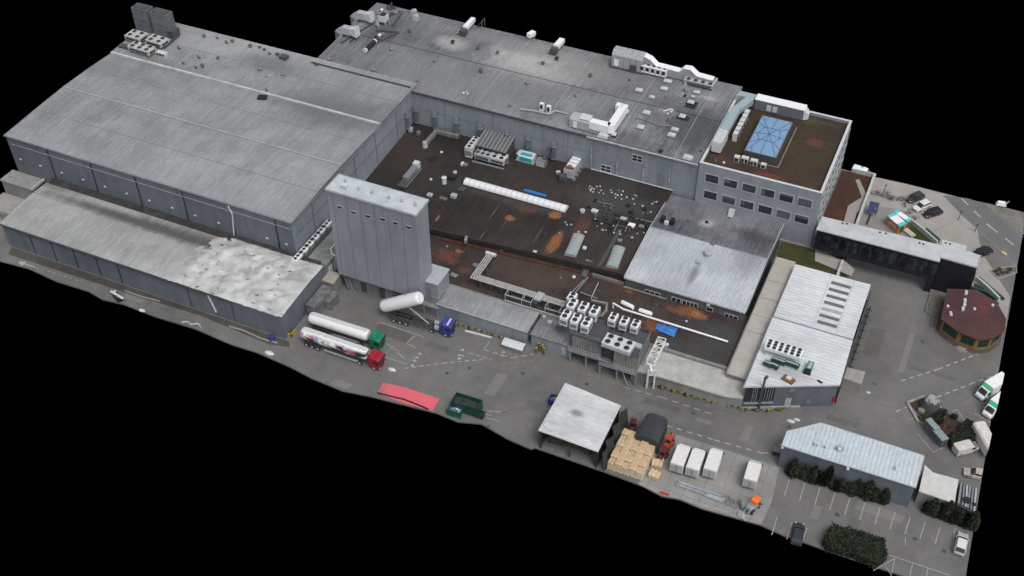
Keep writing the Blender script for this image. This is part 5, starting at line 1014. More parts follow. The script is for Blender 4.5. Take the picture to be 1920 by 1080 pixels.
# ================================================================ courtyard objects
def barrel(A,B,r,n,label,mat,name='barrel_rooflight',hh=None):
    "half round ribbed rooflight from A to B"
    d=B-A; L=d.length; d.normalize(); s_=Vector((0,0,1)).cross(d).normalized(); hh=hh or r
    t=thing(name,label,'rooflight',A); k=MB(); rg=[]
    prof=[(math.cos(R(a)),math.sin(R(a))) for a in range(0,181,20)]
    for i in range(2):
        c_=A if i==0 else B
        rg.append([tuple(c_+s_*r*u+Vector((0,0,hh*v+.25))) for u,v in prof]+[tuple(c_-s_*r),tuple(c_+s_*r)])
    k.loft(rg); part(t,'vault',k,mat)
    k=MB()
    for i in range(n+1):
        c_=A.lerp(B,i/n); rr=[]
        for off in(-.05,.05):
            cc=c_+d*off; rr.append([tuple(cc+s_*(r+.02)*u+Vector((0,0,(hh+.025)*v+.25))) for u,v in prof])
        k.loft(rr,False)
    part(t,'arch_rib',k,LGREY)
    k=MB(); w=Vector((0,0,.13)); k.bar(A+s_*(r+.06)+w,B+s_*(r+.06)+w,.1,.26); k.bar(A-s_*(r+.06)+w,B-s_*(r+.06)+w,.1,.26); part(t,'kerb',k,RUSTM)
    return t
VA=plain('white_vault_sheet',(.66,.67,.68),.4,0,.05,.5); GV=plain('green_grey_vault',(.25,.285,.275),.4,0,.18,.6)
a=on(873,341,courtf);b=on(1063,393,courtf); y=(a.y+b.y)/2; barrel(Vector((a.x,y-.1,5.8)),Vector((b.x,y-.1,5.8)),1.05,19,'very long white barrel vault rooflight across the brown courtyard roof',VA,hh=.9)
a=on(1085,443,courtf);b=on(1069,481,courtf); barrel(a+Vector((0,0,0)),b,1.25,6,'left one of two greenish grey barrel rooflights near the roof step',GV,hh=.5)
a=on(1161,466,courtf);b=on(1147,503,courtf); barrel(a,b,1.25,6,'right one of two greenish grey barrel rooflights near the roof step',GV,hh=.5)
k=MB(); a=on(990,360,courtf); k.bx(a.x-1,a.x+4.2,a.y-.2,a.y+.5,a.z-.1,a.z+.25); solo('blue_sheet',k,plain('blue_plastic',(.03,.15,.5),.5),'strip of bright blue sheeting behind the long white barrel rooflight','sheeting',loc=a)
# ribbed shed against the back wall
t=thing('courtyard_shed','ribbed roofed machine shed against the back wall of the courtyard','shed',(-89.5,190,6.4)); a=PXx(908,262,192); b=PXx(962,278,192)
sx0=a[0];sx1=b[0]; k=MB(); k.bx(sx0,sx1,188.0,192.8,6.3,9.2); part(t,'wall',k,DGREY)
k=MB(); k.extx([(187.6,9.15),(187.6,9.0),(192.9,10.0),(192.9,10.15)],sx0-.2,sx1+.2); part(t,'roof',k,plain('shed_sheet',(.11,.115,.115),.5,.1,.2))
k=MB(); [k.extx([(187.6,9.16),(187.6,9.24),(192.9,10.24),(192.9,10.16)],sx0+(sx1-sx0)*i/8-.05,sx0+(sx1-sx0)*i/8+.05) for i in range(9)]; part(t,'roof_rib',k,LGREY)
k=MB(); [k.box(sx0+.3+i*1.5,187.9,6.3,.2,.2,2.8) for i in range(4)]; part(t,'post',k,MGREY)
c=chiller('tall_chiller','tall narrow white four-fan chiller left of the ribbed shed',1.7,4.6,2.7,1,4,.42,AGED,None,.2,MGREY); p=on(880,291,courtf); place(c,(p.x+.3,p.y+1.2,p.z))
c=chiller('low_chiller','low dark-topped fan chiller in front of the ribbed shed',3.6,2.5,1.6,3,2,.45,LGREY,'low chillers in front of the ribbed shed',.4); p=on(907,300,courtf); place(c,(p.x,p.y+.3,p.z+.2))
c=chiller('low_chiller','low bright white four-fan chiller at the right end of its frame',3.4,2.5,1.6,2,2,.5,AGED,'low chillers in front of the ribbed shed',.4); p=on(935,307,courtf); place(c,(p.x,p.y+.3,p.z+.2))
k=MB(); a=on(885,305,courtf);b=on(944,320,courtf); k.bar(a+Vector((0,.3,.2)),b+Vector((0,.3,.2)),.3,.3); k.bar(a+Vector((0,2.6,.2)),b+Vector((0,2.6,.2)),.3,.3); solo('support_stand',k,GALV,'grey steel frame carrying the two low chillers','frame',loc=a)
p=on(986,302,courtf); t=thing('horizontal_tank','white rounded machine with a bright cyan side panel beside the ribbed shed','tank',p); x,y,z=p
k=MB(); rg=[]
for i,(u,s_) in enumerate(((-2.4,.55),(-2.1,.85),(-1.6,1),(1.7,1),(1.9,.95))): rg.append([(x+u,y+.6+1.1*s_*cy_,z+.9+.8*s_*cz_) for cy_,cz_ in((-1,-.8),(-1,.5),(-.7,1),(.7,1),(1,.5),(1,-.8))])
k.loft(rg); part(t,'body',k,OFFW); CY=plain('cyan_panel',(.02,.33,.38),.3,0,.1)
k=MB(); k.bx(x-1.3,x+1.6,y-.58,y-.5,z+.35,z+1.3); k.bx(x-1.2,x+1.5,y-.3,y+.6,z+1.7,z+1.75); part(t,'cyan_panel',k,CY); k=MB(); k.cyl((x-1.9,y-.45,z+1.2),(x-1.9,y-.35,z+1.2),.3); part(t,'porthole',k,BLUE)
k=MB(); k.box(x,y+.3,z-.1,4.4,1.8,.3); part(t,'skid',k,LGREY)
p=on(1014,311,courtf); t=thing('louvre_unit','small boxy unit with pale louvred front right of the cyan tank','louvre unit',p); x,y,z=p; k=MB(); k.box(x,y+.4,z-.1,2.2,1.6,1.6); part(t,'casing',k,MGREY); k=MB(); [k.box(x-.8+i*.32,y-.43,z+.1,.2,.06,1.2) for i in range(6)]; part(t,'louvres',k,OFFW); k=MB(); k.path([(x+.6,y+.6,z+1.5),(x+.9,y+1.6,z+2.6),(x+.8,y+3,z+2.8)],.8,.7); part(t,'duct',k,DGREY)
# diagonal air handler
A=on(1057,340,courtf);B=on(1083,305,courtf); t=thing('diagonal_air_handler','long pale air handler with orange marks standing in the middle of the courtyard','air handler',A)
A=A+Vector((.5,1.2,0)); B=Vector((A.x+.3,A.y+8.8,A.z)); k=MB(); k.loft([[(A.x-1.1,q_,A.z+.2),(A.x+1.1,q_,A.z+.2),(A.x+1.1,q_,A.z+2.3),(A.x-1.1,q_,A.z+2.3)] for q_ in(A.y,A.y+7)]); part(t,'casing',k,LGREY)
for i in range(5): k=MB(); k.box(A.x,A.y+.8+i*1.35,A.z+2.3,1.9,.95,.08); part(t,'roof_panel',k,WHITE if i!=0 else plain('rusty_panel',(.12,.05,.04),.7))
k=MB(); k.box(A.x-.2,A.y+1.7,A.z+2.4,.9,.5,.05); part(t,'mark',k,plain('orange_mark',(.5,.12,.06),.6)); k=MB(); k.loft([[(A.x-1.,A.y+7,A.z+.3),(A.x+1.,A.y+7,A.z+.3),(A.x+1.,A.y+7,A.z+2.2),(A.x-1,A.y+7,A.z+2.2)],[(A.x-.2,A.y+9,A.z+1),(A.x+1.,A.y+9,A.z+1),(A.x+1.,A.y+9,A.z+2.2),(A.x-.2,A.y+9,A.z+2.2)]]); part(t,'intake_hood',k,LGREY)
k=MB(); k.box(A.x-.8,A.y-.9,A.z+.2,1.6,1.4,1.2,R(20)); k.box(A.x-2.2,A.y-.2,A.z+.1,1.0,.9,.8,R(35)); part(t,'fan_box',k,DGREY); k=MB(); k.box(A.x-2.4,A.y+.2,A.z+.9,.9,.5,.3,R(35)); part(t,'outlet',k,OFFW)
k=MB(); [k.box(A.x+1.4,A.y+i*1.5,A.z-.1,.7,.6,.7) for i in range(5)]; part(t,'pipe_stubs',k,MGREY)
# bent ground duct on the left
a=on(797,275,courtf);b=on(829,244,courtf);c_=on(868,250,courtf); zz=Vector((0,0,.6)); t=thing('ground_duct','long bent grey duct lying on the brown roof and ending in a round hood','air duct',a)
k=MB(); k.path([a+zz,Vector((a.x+.2,191.3,7.1)),Vector((c_.x,191.5,7.1))],.9,.8); part(t,'duct',k,plain('dusty_duct',(.16,.165,.16),.6,.1,.3)); k=MB(); k.cyl(a,a+Vector((0,0,1.3)),.7,.5,10); part(t,'hood',k,LGREY)
# machine behind the tower
A=on(768,333,courtf); t=thing('roof_machine','narrow dark machine with pale head on twin rails behind the tower','roof machine',A); x,y,z=A
k=MB(); k.box(x,y+.5,z+.3,1.4,4.6,1.0); part(t,'casing',k,MGREY); k=MB(); k.box(x,y+3.4,z+.3,1.3,1.2,1.6); part(t,'head',k,OFFW); k=MB(); [k.box(x+s_*.95,y+.2,z,.14,7.5,.2) for s_ in(-1,1)]; part(t,'rails',k,GALV); k=MB(); k.box(x,y-3,z,1.8,2.2,.5); part(t,'base_box',k,DGREY)
# single courtyard items
def rnd(px,py,r,h,mat,label,cat='roof vent',f=courtf,name='roof_vent'):
    p=on(px,py,f); k=MB(); k.cyl((p.x,p.y,p.z-.1),(p.x,p.y,p.z+h),r,r*.9,14); k.cyl((p.x,p.y,p.z+h),(p.x,p.y,p.z+h+.12),r*1.1,r*.6,14); return solo(name,k,mat,label,cat,None,p)
def sq(px,py,a,b,h,mat,label,cat='roof box',rz=0.,f=courtf,name='roof_box'):
    p=on(px,py,f); t=thing(name,label,cat,p); k=MB(); k.box(p.x,p.y,p.z-.1,a,b,h,rz); part(t,'box',k,mat); k=MB(); k.box(p.x,p.y,p.z-.1+h,a*1.12,b*1.12,.1,rz,.85); part(t,'lid',k,mat); return t
rnd(833,343,.55,1.5,OFFW,'white round capped chimney left of the long barrel rooflight'); rnd(828,286,.3,.2,OFFW,'small white cap alone on the roof near the bent duct'); rnd(853,324,.45,.3,LGREY,'pale low cap left of the barrel rooflight tip'); rnd(808,337,.3,.2,OFFW,'small cream cap behind the right end of the tower')
rnd(1076,556-36,.35,.25,OFFW,'pale round cap on the lower roof above the platform units',f=lcf); rnd(1092,397,.55,.5,LGREY,'round pale cowl right of the barrel rooflight tip')
sq(806,367,1.1,.9,.5,LGREY,'pale square box at the right rear corner of the tower'); sq(851,370,1.2,1.0,.8,LGREY,'grey square vent box in front of the barrel rooflight'); sq(812,298,1.5,2.0,.25,BLACK,'black double frame lying flat on the left brown roof','roof frame',-.4); sq(866,355,1.3,1.3,.3,DGREY,'dark frame box by the left tip of the barrel rooflight','roof frame'); sq(848,335,1.4,1.,.7,BLACK,'black box just behind the white round chimney'); sq(861,249,1.0,.8,.6,LGREY,'pale open box below the wall ducts','roof frame')
sq(831,373,1.6,.8,.3,plain('brownish_lid',(.16,.1,.07),.8),'brownish flat box between tower and grey vent box'); sq(867,309,.5,.9,.6,OFFW,'narrow white box behind the barrel rooflight tip'); sq(873,310,.9,.7,.4,MGREY,'small grey box beside the narrow white box')
sq(1115,397,1.3,.8,.5,OFFW,'pale flat box right of the round pale cowl'); sq(1169,412,1.3,.8,.5,LGREY,'light grey striped box in the middle of the vent field'); sq(1184,424,1.3,1.,.5,WHITE,'brightest white round-cornered box near the workshop roof edge'); sq(1203,425,1.1,.7,.3,MGREY,'dull grey grille box beside the bright white box'); sq(1003,472,.7,.5,.2,OFFW,'small white plate near the roof step'); sq(1096,466,.7,.7,.4,OFFW,'small white framed box between the two greenish rooflights'); sq(1162,452,.9,.7,.4,CONC2,'broken pale cap above the right greenish rooflight')
sq(770,258-12,.9,.8,1.,LGREY,'grey fan casing at the inner corner of the courtyard'); sq(785,252,.8,.6,.8,MGREY,'brownish small frame in the dark courtyard corner'); sq(874,452,.5,1.3,.9,GALV,'small bent ladder over the roof step','ladder',0.3)
# field of tiny vents
rr=random.Random(3); wl=[]
for px,py in((1104,355),(1110,353),(1114,356),(1107,359),(1112,360),(1119,350),(1125,351),(1127,357),(1131,364),(1123,363),(1147,362),(1145,357),(1154,364),(1158,366),(1165,367),(1160,358),(1168,359),(1175,370),(1187,374),(1190,367),(1193,369),(1165,375),(1189,384),(1223,383),(1227,379),(1231,380),(1205,386),(1206,399),(1220,399),(1116,412),(1128,420),(1130,432),(1136,433),(1120,425),(1150,425),(1151,437),(1163,440),(1162,436),(1195,438),(1207,438),(1185,446),(1154,372),(1106,350),(1108,356),(1068+30,430+6),(1060,418),(1071,422),(1063,422),(1085,435),(1049,438),(1100,488)): wl.append((px,py,.36+.2*rr.random(),rr.choice([0,0,1,3]),rr.choice([2,4,4])))
vents(wl,courtf,'roof vent','tiny white vent cap among many on the dark courtyard roof right of the barrel rooflight',VM,'tiny white vent caps on the dark courtyard roof')
wl=[]
for i in range(34):
    px=1100+rr.random()*135; py=372+(px-1100)*.18+rr.random()*42; wl.append((px,py,.6+.5*rr.random(),rr.choice([0,1,2,3]),rr.choice([0,3])))
vents(wl,courtf,'roof vent','small black vent stub in the crowded part of the dark courtyard roof',VM,'small black vent stubs on the dark courtyard roof')
# hoses coiled over the roof
for i,(px,py,r_) in enumerate(((1160,395,1.4),(1178,400,1.0),(1190,447,1.2),(1148,400,1.7),(1197,403,1.5))):
    p=on(px,py,courtf); k=MB(); pts=[(p.x+r_*math.cos(a*.5)*(1+.05*a),p.y+.8*r_*math.sin(a*.5),courtf(0,p.y)+.12) for a in range(11)]; k.tube(pts,.07,5); solo('coiled_hose',k,DGREY,'loop of grey hose lying among the small vents','hose','hose loops on the courtyard roof',p)
prr=random.Random(11)
for i in range(13):
    px=1100+prr.random()*120; py=375+(px-1100)*.2+prr.random()*45; p=on(px,py,courtf); L=1.5+3.5*prr.random(); k=MB(); pts=[Vector((p.x,p.y,p.z+.25))]
    if i%2: pts+=[Vector((p.x+L,p.y+.3,p.z+.25)),Vector((p.x+L,p.y-1.2,courtf(0,p.y-1.2)+.25))]
    else: pts+=[Vector((p.x+.2,p.y-L,courtf(0,p.y-L)+.25))]
    k.tube(pts,.1+.06*prr.random(),6); solo('roof_pipe',k,[BLACK,DGREY,MGREY][i%3],'short dark pipe run among the small vents of the courtyard roof','pipe','dark pipe runs on the courtyard roof',tuple(pts[0]))
# pipes over the lower roof: L shaped tray
def onl(a,b,z=4.4): return at(a,b,z)
t=thing('pipe_bridge','long pale bundled pipe tray bending at a right angle over the lower brown roof','pipe tray',(-85,158,3.3))
A=onl(920,477,4.9);B=onl(893,520,4.9);Cc=onl(1072,568,4.9); B.x=A.x; Cc.y=B.y; pb=plain('pipe_cladding',(.36,.35,.34),.5,.1,.25)
for i in range(4):
    o_=(i-1.5)*.42; k=MB(); k.tube([Vector((A.x+o_,A.y,5)),Vector((A.x+o_,B.y+o_,5)),Vector((Cc.x,B.y+o_,4.9))],.16,6); part(t,'pipe',k,pb)
k=MB(); k.box(A.x,A.y+.1,4.7,2.3,.6,.5); part(t,'end_box',k,OFFW)
k=MB()
for i in range(3): k.box(A.x,B.y+1+i*2.2,3.3,1.9,.12,1.5)
for i in range(8): k.box(A.x+1.5+i*2.3,B.y,3.3,.12,1.9,1.5)
part(t,'support',k,DGREY)
k=MB(); k.box(onl(1013,558).x,B.y-.2,4.8,1.4,2.2,.5); part(t,'cover_box',k,LGREY)
# white pipe over right part
a=at(1150,570,4.4);b=at(1163,578,4.6); c_=at(1365,641,3.7); k=MB(); k.tube([Vector((a.x,a.y,3.4)),Vector((a.x,a.y,4.6)),Vector((b.x+.6,b.y,4.6)),Vector((c_.x,c_.y,3.75))],.2,8); solo('white_pipe',k,WHITE,'long straight white pipe crossing the rusty lower roof to the right','pipe',loc=a)
k=MB(); [k.box(a.x+4+i*3.4,b.y+(c_.y-b.y)*(.2+i*.15)-.0,3.3,.14,.3,.8) for i in range(5)]; part(bpy.data.objects['white_pipe'],'support',k,GALV)
for (pa,pb_),l in((((1165,566),(1188,577)),'left one of two long white capsule rooflights by the platform'),(((1198,581),(1222,589)),'right one of two long white capsule rooflights by the platform')):
    A=at(*pa,3.5);B=at(*pb_,3.5); t=thing('capsule_rooflight',l,'rooflight',A,'two white capsule rooflights'); k=MB(); rg=[]; d=(B-A); 
    for u,s_ in((-.04,.5),(0,.85),(.08,1),(.92,1),(1,.85),(1.04,.5)):
        c_=A+d*u; rg.append([(c_.x,c_.y+.55*s_*cy_,3.35+.6*s_*cz_) for cy_,cz_ in((-1,0),(-.8,.6),(-.4,.9),(.4,.9),(.8,.6),(1,0))])
    k.loft(rg); part(t,'shell',k,WHITE); k=MB(); k.bar(A+Vector((0,0,0)),B,1.2,.12); part(t,'kerb',k,DGREY)
k=MB(); a=at(1145,563,5);b=at(1120,570,5); k.path([Vector((b.x-1.5,b.y+.6,4.9)),Vector((b.x+1.6,b.y+.9,4.9)),Vector((b.x+2.1,b.y-.5,4.6)),Vector((b.x+1.6,b.y-2.2,4.0))],.45,.35); solo('curved_duct',k,CONC2,'bent pale duct frame behind the platform units','air duct',loc=tuple(b))
k=MB(); pts=[at(1122,530,3.5),at(1108,560,3.6)]; k.tube(pts,.07); solo('thin_pipe',k,OFFW,'thin white pipe lying across the lower roof above the platform','pipe',loc=tuple(pts[0]))
for i,(a_,b_) in enumerate((((1095,525),(1060,560)),((1102,520),(1068,562)),((1088,548),(1120,560)))): k=MB(); pts=[at(*a_,3.6),at(*b_,3.7)]; k.tube(pts,.16); solo('dark_pipe',k,MGREY,['left','middle','cross'][i]+' dark sloping pipe on the lower roof behind the platform units','pipe',loc=tuple(pts[0]))
# step ladder stair over the roof step
t=thing('roof_stair','short dark spiral stair at the step between the two brown roofs','stair',at(1103,520,3.3)); p=t.location; k=MB(); [k.box(p.x-.9+.02*i,p.y+.2+i*.28,3.3+i*.26,1.1,.3,.08) for i in range(9)]; part(t,'tread',k,MGREY); k=MB(); [k.bar((p.x-.9+s_*.6,p.y,3.4),(p.x-.9+s_*.6,p.y+2.6,5.7),.1,.12) for s_ in(-1,1)]; part(t,'stringer',k,DGREY)
# blue tarpaulin, crumpled
m_,n_=mk('blue_tarpaulin'); co=nd(n_,'ShaderNodeTexCoord').outputs['Object']; nz=noise_(n_,co,2.2,5,.7); finish(m_,n_,mix(n_,ramp(n_,nz,.35,.65),(.02,.11,.36),(.05,.22,.58)),.35,0,nz,.9,.12)
q=[at(a,b,3.6) for a,b in((1232,606),(1271,614),(1264,632),(1248,627),(1238,620),(1228,617))]; k=MB(); vs=[];N=14
for j in range(N+1):
    for i in range(N+1):
        u,v=i/N,j/N; p=q[0].lerp(q[1],u).lerp(q[5].lerp(q[2],u),v); n1=noise.noise(Vector((u*4,v*4,1)))
        vs.append((p.x+.1*n1,p.y+.2*noise.noise(Vector((u*5,v*3,5))),3.38+.25*abs(n1)+.35*math.sin(math.pi*u)*math.sin(math.pi*v)*(.6+n1)+(.12)))
k.add(vs,[(j*(N+1)+i,j*(N+1)+i+1,(j+1)*(N+1)+i+1,(j+1)*(N+1)+i) for j in range(N) for i in range(N)]); solo('blue_tarpaulin',k,m_,'crumpled bright blue tarpaulin lying on the rusty lower roof','tarpaulin',loc=tuple(q[0]))
sq(1249+73,648,.8,.6,.6,OFFW,'x') if False else None
sq(1249,649,.8,.7,.6,OFFW,'small pale box on the parapet beside the lattice gantry',f=lcf)
vents([(1050,521,.8,2,1),(1040,548,.9,2,0),(1122,546,.7,1,0),(1305,590,.6,1,1),(852,482,.8,2,0),(838,463,.6,1,1),(940,470,.5,1,2),(1296,572,.6,2,1),(1287,603,.5,1,2),(1230,572,.5,2,1),(1172,520,.7,1,3),(890,452,.6,2,1),(899,498,.8,1,1)],lcf,'roof vent','small vent stub on the lower rust brown roof strip',VM,'vent stubs on the lower brown roof')
for px,py,l in((893,498,'left one of two flat grey grilles left of the pipe tray'),(851,516,'curved dark pipe frame right of the tower block')): sq(px,py,1.4,.9,.2,MGREY,l,'roof frame',-.2,lcf)
# ================================================================ fan strip beside the hall, buildings in the corner by the tower
fb_=thing('corner_annex','stepped grey flat roofed annex in the corner between hall, annex and tower','outbuilding',(-108,144,0))
k=MB(); k.bx(-112.6,-106.0,142.6,161,0,5.8); k.bx(-106,-104.0,147.5,161,0,5.3); part(fb_,'wall',k,WALLC)
CR=ribbed('corner_roof',(.12,.13,.12),(.25,.26,.245),30,0,0,[],.8,(.4,.4,1),.25,0,.01)
k=MB(); k.bx(-112.7,-105.8,142.5,147.6,5.8,6.0); k.bx(-112.7,-107.4,147.6,161,5.8,5.95); part(fb_,'roof',k,CR); k=MB(); k.bx(-107.4,-103.9,147.6,161,5.35,5.5); part(fb_,'lower_roof',k,CR)
k=MB(); k.bx(-105.9,-105.82,143.2,144.6,2.2,4.8); k.bx(-105.9,-105.82,145.2,146.4,2.2,4.8); part(fb_,'window',k,OFFW)
b2=thing('cabin','pale cube cabin with a flat roof at the left foot of the tower','cabin',(-104.5,142,0))
q=[at(a,b,3.6) for a,b in((600,524),(616,507),(638,514),(625,532))]; k=MB(); k.prism([(p.x,p.y) for p in q],0,3.5); part(b2,'wall',k,WALLC); k=MB(); cxx=sum(p.x for p in q)/4;cyy=sum(p.y for p in q)/4; k.prism([(cxx+(p.x-cxx)*1.04,cyy+(p.y-cyy)*1.04) for p in q],3.5,3.65); part(b2,'roof',k,plain('cabin_roof',(.3,.29,.26),.8,0,.2,.8)); k=MB(); k.bar((q[0].x,q[0].y-.1,3.55),(q[3].x,q[3].y-.1,3.55),.15,.2); part(b2,'edge',k,plain('rusty_edge',(.3,.18,.09),.8))
k=MB(); k.prism([(-105.5,133.5),(-103.6,133.5),(-103,140),(-105.6,140)],0,3.0); k.prism([(-103.6,136.2),(-101.9,136.8),(-101.7,139.6),(-103.2,140)],0,2.4); solo('covered_stack',k,plain('grey_sheet_stack',(.14,.145,.15),.5,0,.45,.9),'grey sheeted heap between the annex and the small cabin','covered stack',loc=(-104.5,136,0))
u=chiller('twin_condenser','',1.25,2.9,1.1,1,3,.36,WHITE,'white condensers in a row along the hall side wall',.3,MGREY)
A=at(557,480,7.1);B=at(619,420,7.1)
for i in range(6):
    p=A.lerp(B,i/5*.97); q_=u if i==0 else dup(u,(0,0,0)); q_['label']=['nearest','second','third','fourth','fifth','farthest'][i]+' white three-fan condenser in the row along the hall side wall'; place(q_,(-111.6,p.y,6.0),0)
k=MB(); k.bx(-110.7,-110.4,A.y-1,B.y,6.0,6.5); solo('cable_duct',k,DGREY,'dark duct along the row of white condensers','air duct',loc=(-110.5,A.y,6))
for a,b in((571,487+3),(584,490)): pass
t=thing('roof_rings','two dark hose coils on the corner annex roof','hose',at(583,490,6)); p=t.location
for dx in(-.4,.5): k=MB(); k.cyl((p.x+dx,p.y,6.0),(p.x+dx,p.y,6.2),.45,.45,12); k.cyl((p.x+dx,p.y,6.2),(p.x+dx,p.y,6.25),.2,.2,8); part(t,'coil',k,DGREY)
t=thing('white_rail_frame','thin white railing bent around the left foot of the tower','railing',at(620,470,5.5)); k=MB(); pts=[at(a,b,6) for a,b in((629,456),(620,466),(622,476),(630,480))]; k.tube(pts,.1); k.tube([p-Vector((0,0,.9)) for p in pts],.08); [k.tube([p,p-Vector((0,0,1.))],.08) for p in pts]; part(t,'rail',k,WHITE)
t=thing('steel_stair','dark outside stair beside the tower plinth','stair',at(648,545,0)); k=MB(); A=at(640,505,4.5);B=at(655,545,0); [k.bar(A+Vector((s_,0,0)),B+Vector((s_,0,0)),.12,.2) for s_ in(0,1.1)]; part(t,'stringer',k,GALV); k=MB(); [k.box(A.lerp(B,i/12).x+.55,A.lerp(B,i/12).y,A.lerp(B,i/12).z,1.1,.3,.05) for i in range(13)]; part(t,'tread',k,MGREY)
# ================================================================ vehicles (x forward, ground at z 0)
def wheel(t,x,y,r,w,name='wheel'):
    k=MB(); k.cyl((x,y-w/2,r),(x,y+w/2,r),r,r,14); o=part(t,name,k,TYRE); s_=1 if y>0 else -1
    k=MB(); k.cyl((x,y+s_*(w/2-.01),r),(x,y+s_*(w/2+.02),r),r*.58,r*.5,10); part(o,'rim',k,LGREY)
def ring(x,hw,z0,z1,c=.12):
    "rounded box section across the vehicle"
    return [(x,-hw,z0),(x,-hw,z1-c),(x,-hw+c,z1),(x,hw-c,z1),(x,hw,z1-c),(x,hw,z0)]
def car(label,paint,L=4.4,W=1.8,H=1.5,kind='hatch',roofm=None):
    t=thing('parked_car',label,'car'); h=L/2; k=MB()
    k.loft([ring(-h,W*.40,.35,.72),ring(-h+.12,W*.47,.25,.88),ring(-h+.8,W*.5,.22,.94),ring(.4,W*.5,.22,.93),ring(h-.9,W*.5,.22,.86),ring(h-.25,W*.46,.25,.72),ring(h,W*.38,.35,.6)]); part(t,'body',k,paint)
    r0=-h+.18 if kind!='sedan' else -h+.85
    k=MB(); k.loft([ring(r0,W*.43,.86,.95,.04),ring(r0+.5,W*.41,.86,H-.09,.1),ring(-.2,W*.41,.86,H-.03,.1),ring(.45,W*.4,.86,H-.1,.1),ring(1.15,W*.43,.84,.92,.03)]); part(t,'windows',k,CARGL)
    k=MB(); k.loft([ring(r0+.5,W*.385,H-.12,H-.03,.05),ring(-.2,W*.395,H-.08,H+.02,.05),ring(.42,W*.375,H-.14,H-.045,.05)]); part(t,'roof',k,roofm or paint)
    k=MB()
    for s_ in(-1,1):
        k.bar((r0+.1,s_*W*.42,.95),(r0+.55,s_*W*.4,H-.08),.09,.07); k.bar((.45,s_*W*.395,H-.1),(1.12,s_*W*.43,.92),.07,.06); k.bar((-.25,s_*W*.43,.93),(-.2,s_*W*.405,H-.06),.08,.05)
    part(t,'pillars',k,paint)
    for sx in(-1,1):
        for sy in(-1,1): wheel(t,sx*L*.3+.02,sy*(W*.5-.1),.32,.22)
    for s_ in(-1,1):
        k=MB(); k.box(h-.12,s_*W*.33,.55,.14,.35,.14); part(t,'headlight',k,OFFW); k=MB(); k.box(-h+.08,s_*W*.36,.6,.12,.3,.16); part(t,'tail_light',k,RED); k=MB(); k.box(.85,s_*(W*.5+.08),.9,.16,.18,.12); part(t,'mirror',k,paint)
    return t
def boxvan(label,cabm=WHITE,band=None,L=7.0,W=2.25,H=3.0,boxm=WHITE,name='box_van'):
    t=thing(name,label,'van'); h=L/2
    k=MB(); k.loft([ring(-h,W*.5,.75,H,.06),ring(h-1.95,W*.5,.75,H,.06)]); bx_=part(t,'cargo_box',k,boxm)
    k=MB(); k.box(-h-.03,0,.85,.05,W*.9,H-1.1); part(bx_,'rear_door',k,LGREY); k=MB(); [k.box(-h-.06,s_*.05,.9,.03,.04,H-1.2) for s_ in(-1,1)]; part(bx_,'door_bar',k,DGREY)
    k=MB(); k.loft([ring(h-1.9,W*.43,.4,2.35,.12),ring(h-1.1,W*.43,.4,2.3,.15),ring(h-.5,W*.42,.4,1.35,.1),ring(h-.05,W*.38,.45,1.0,.1)]); part(t,'cab',k,cabm)
    k=MB(); k.loft([ring(h-1.16,W*.37,1.4,2.27,.1),ring(h-1.02,W*.37,1.4,2.22,.1),ring(h-.46,W*.37,1.36,1.42,.02)]); part(t,'windscreen',k,CARGL)
    k=MB(); [k.box(h-1.5,s_*(W*.43+.005),1.35,.65,.03,.65) for s_ in(-1,1)]; part(t,'side_window',k,CARGL)
    if band: k=MB(); k.loft([ring(h-2.0,W*.46,2.3,H-.05,.05),ring(h-1.35,W*.42,2.3,2.42,.05)]); part(t,'wind_deflector',k,band)
    k=MB(); k.box(-.3,0,.45,L-1.6,.9,.3); part(t,'chassis',k,DGREY)
    for x in(-h+1.4,h-.95):
        for s_ in(-1,1): wheel(t,x,s_*(W*.5-.18),.36,.26)
    for s_ in(-1,1):
        k=MB(); k.box(h-.15,s_*W*.3,.75,.14,.32,.2); part(t,'headlight',k,OFFW); k=MB(); k.box(h-1.15,s_*(W*.5+.06),1.5,.12,.2,.4); part(t,'mirror',k,BLACK)
    return t
def panelvan(label,paint,L=4.9,W=1.9,H=1.9,name='panel_van'):
    t=thing(name,label,'van'); h=L/2; k=MB()
    k.loft([ring(-h,W*.46,.3,H-.12),ring(-h+.15,W*.5,.28,H),ring(.5,W*.5,.28,H),ring(1.0,W*.49,.28,H-.15),ring(1.7,W*.48,.28,1.1),ring(h-.1,W*.44,.3,.85),ring(h,W*.38,.35,.65)]); part(t,'body',k,paint)
    k=MB(); k.loft([ring(1.03,W*.42,1.12,H-.14,.06),ring(1.12,W*.42,1.12,H-.17,.06),ring(1.72,W*.43,1.1,1.14,.02)]); part(t,'windscreen',k,CARGL)
    k=MB(); [k.box(.85,s_*(W*.5+.002),1.1,.75,.03,.5) for s_ in(-1,1)]; part(t,'side_window',k,CARGL)
    for x in(-L*.3,L*.31):
        for s_ in(-1,1): wheel(t,x,s_*(W*.5-.1),.33,.22)
    for s_ in(-1,1): k=MB(); k.box(h-.1,s_*W*.34,.6,.1,.3,.2); part(t,'headlight',k,OFFW)
    return t
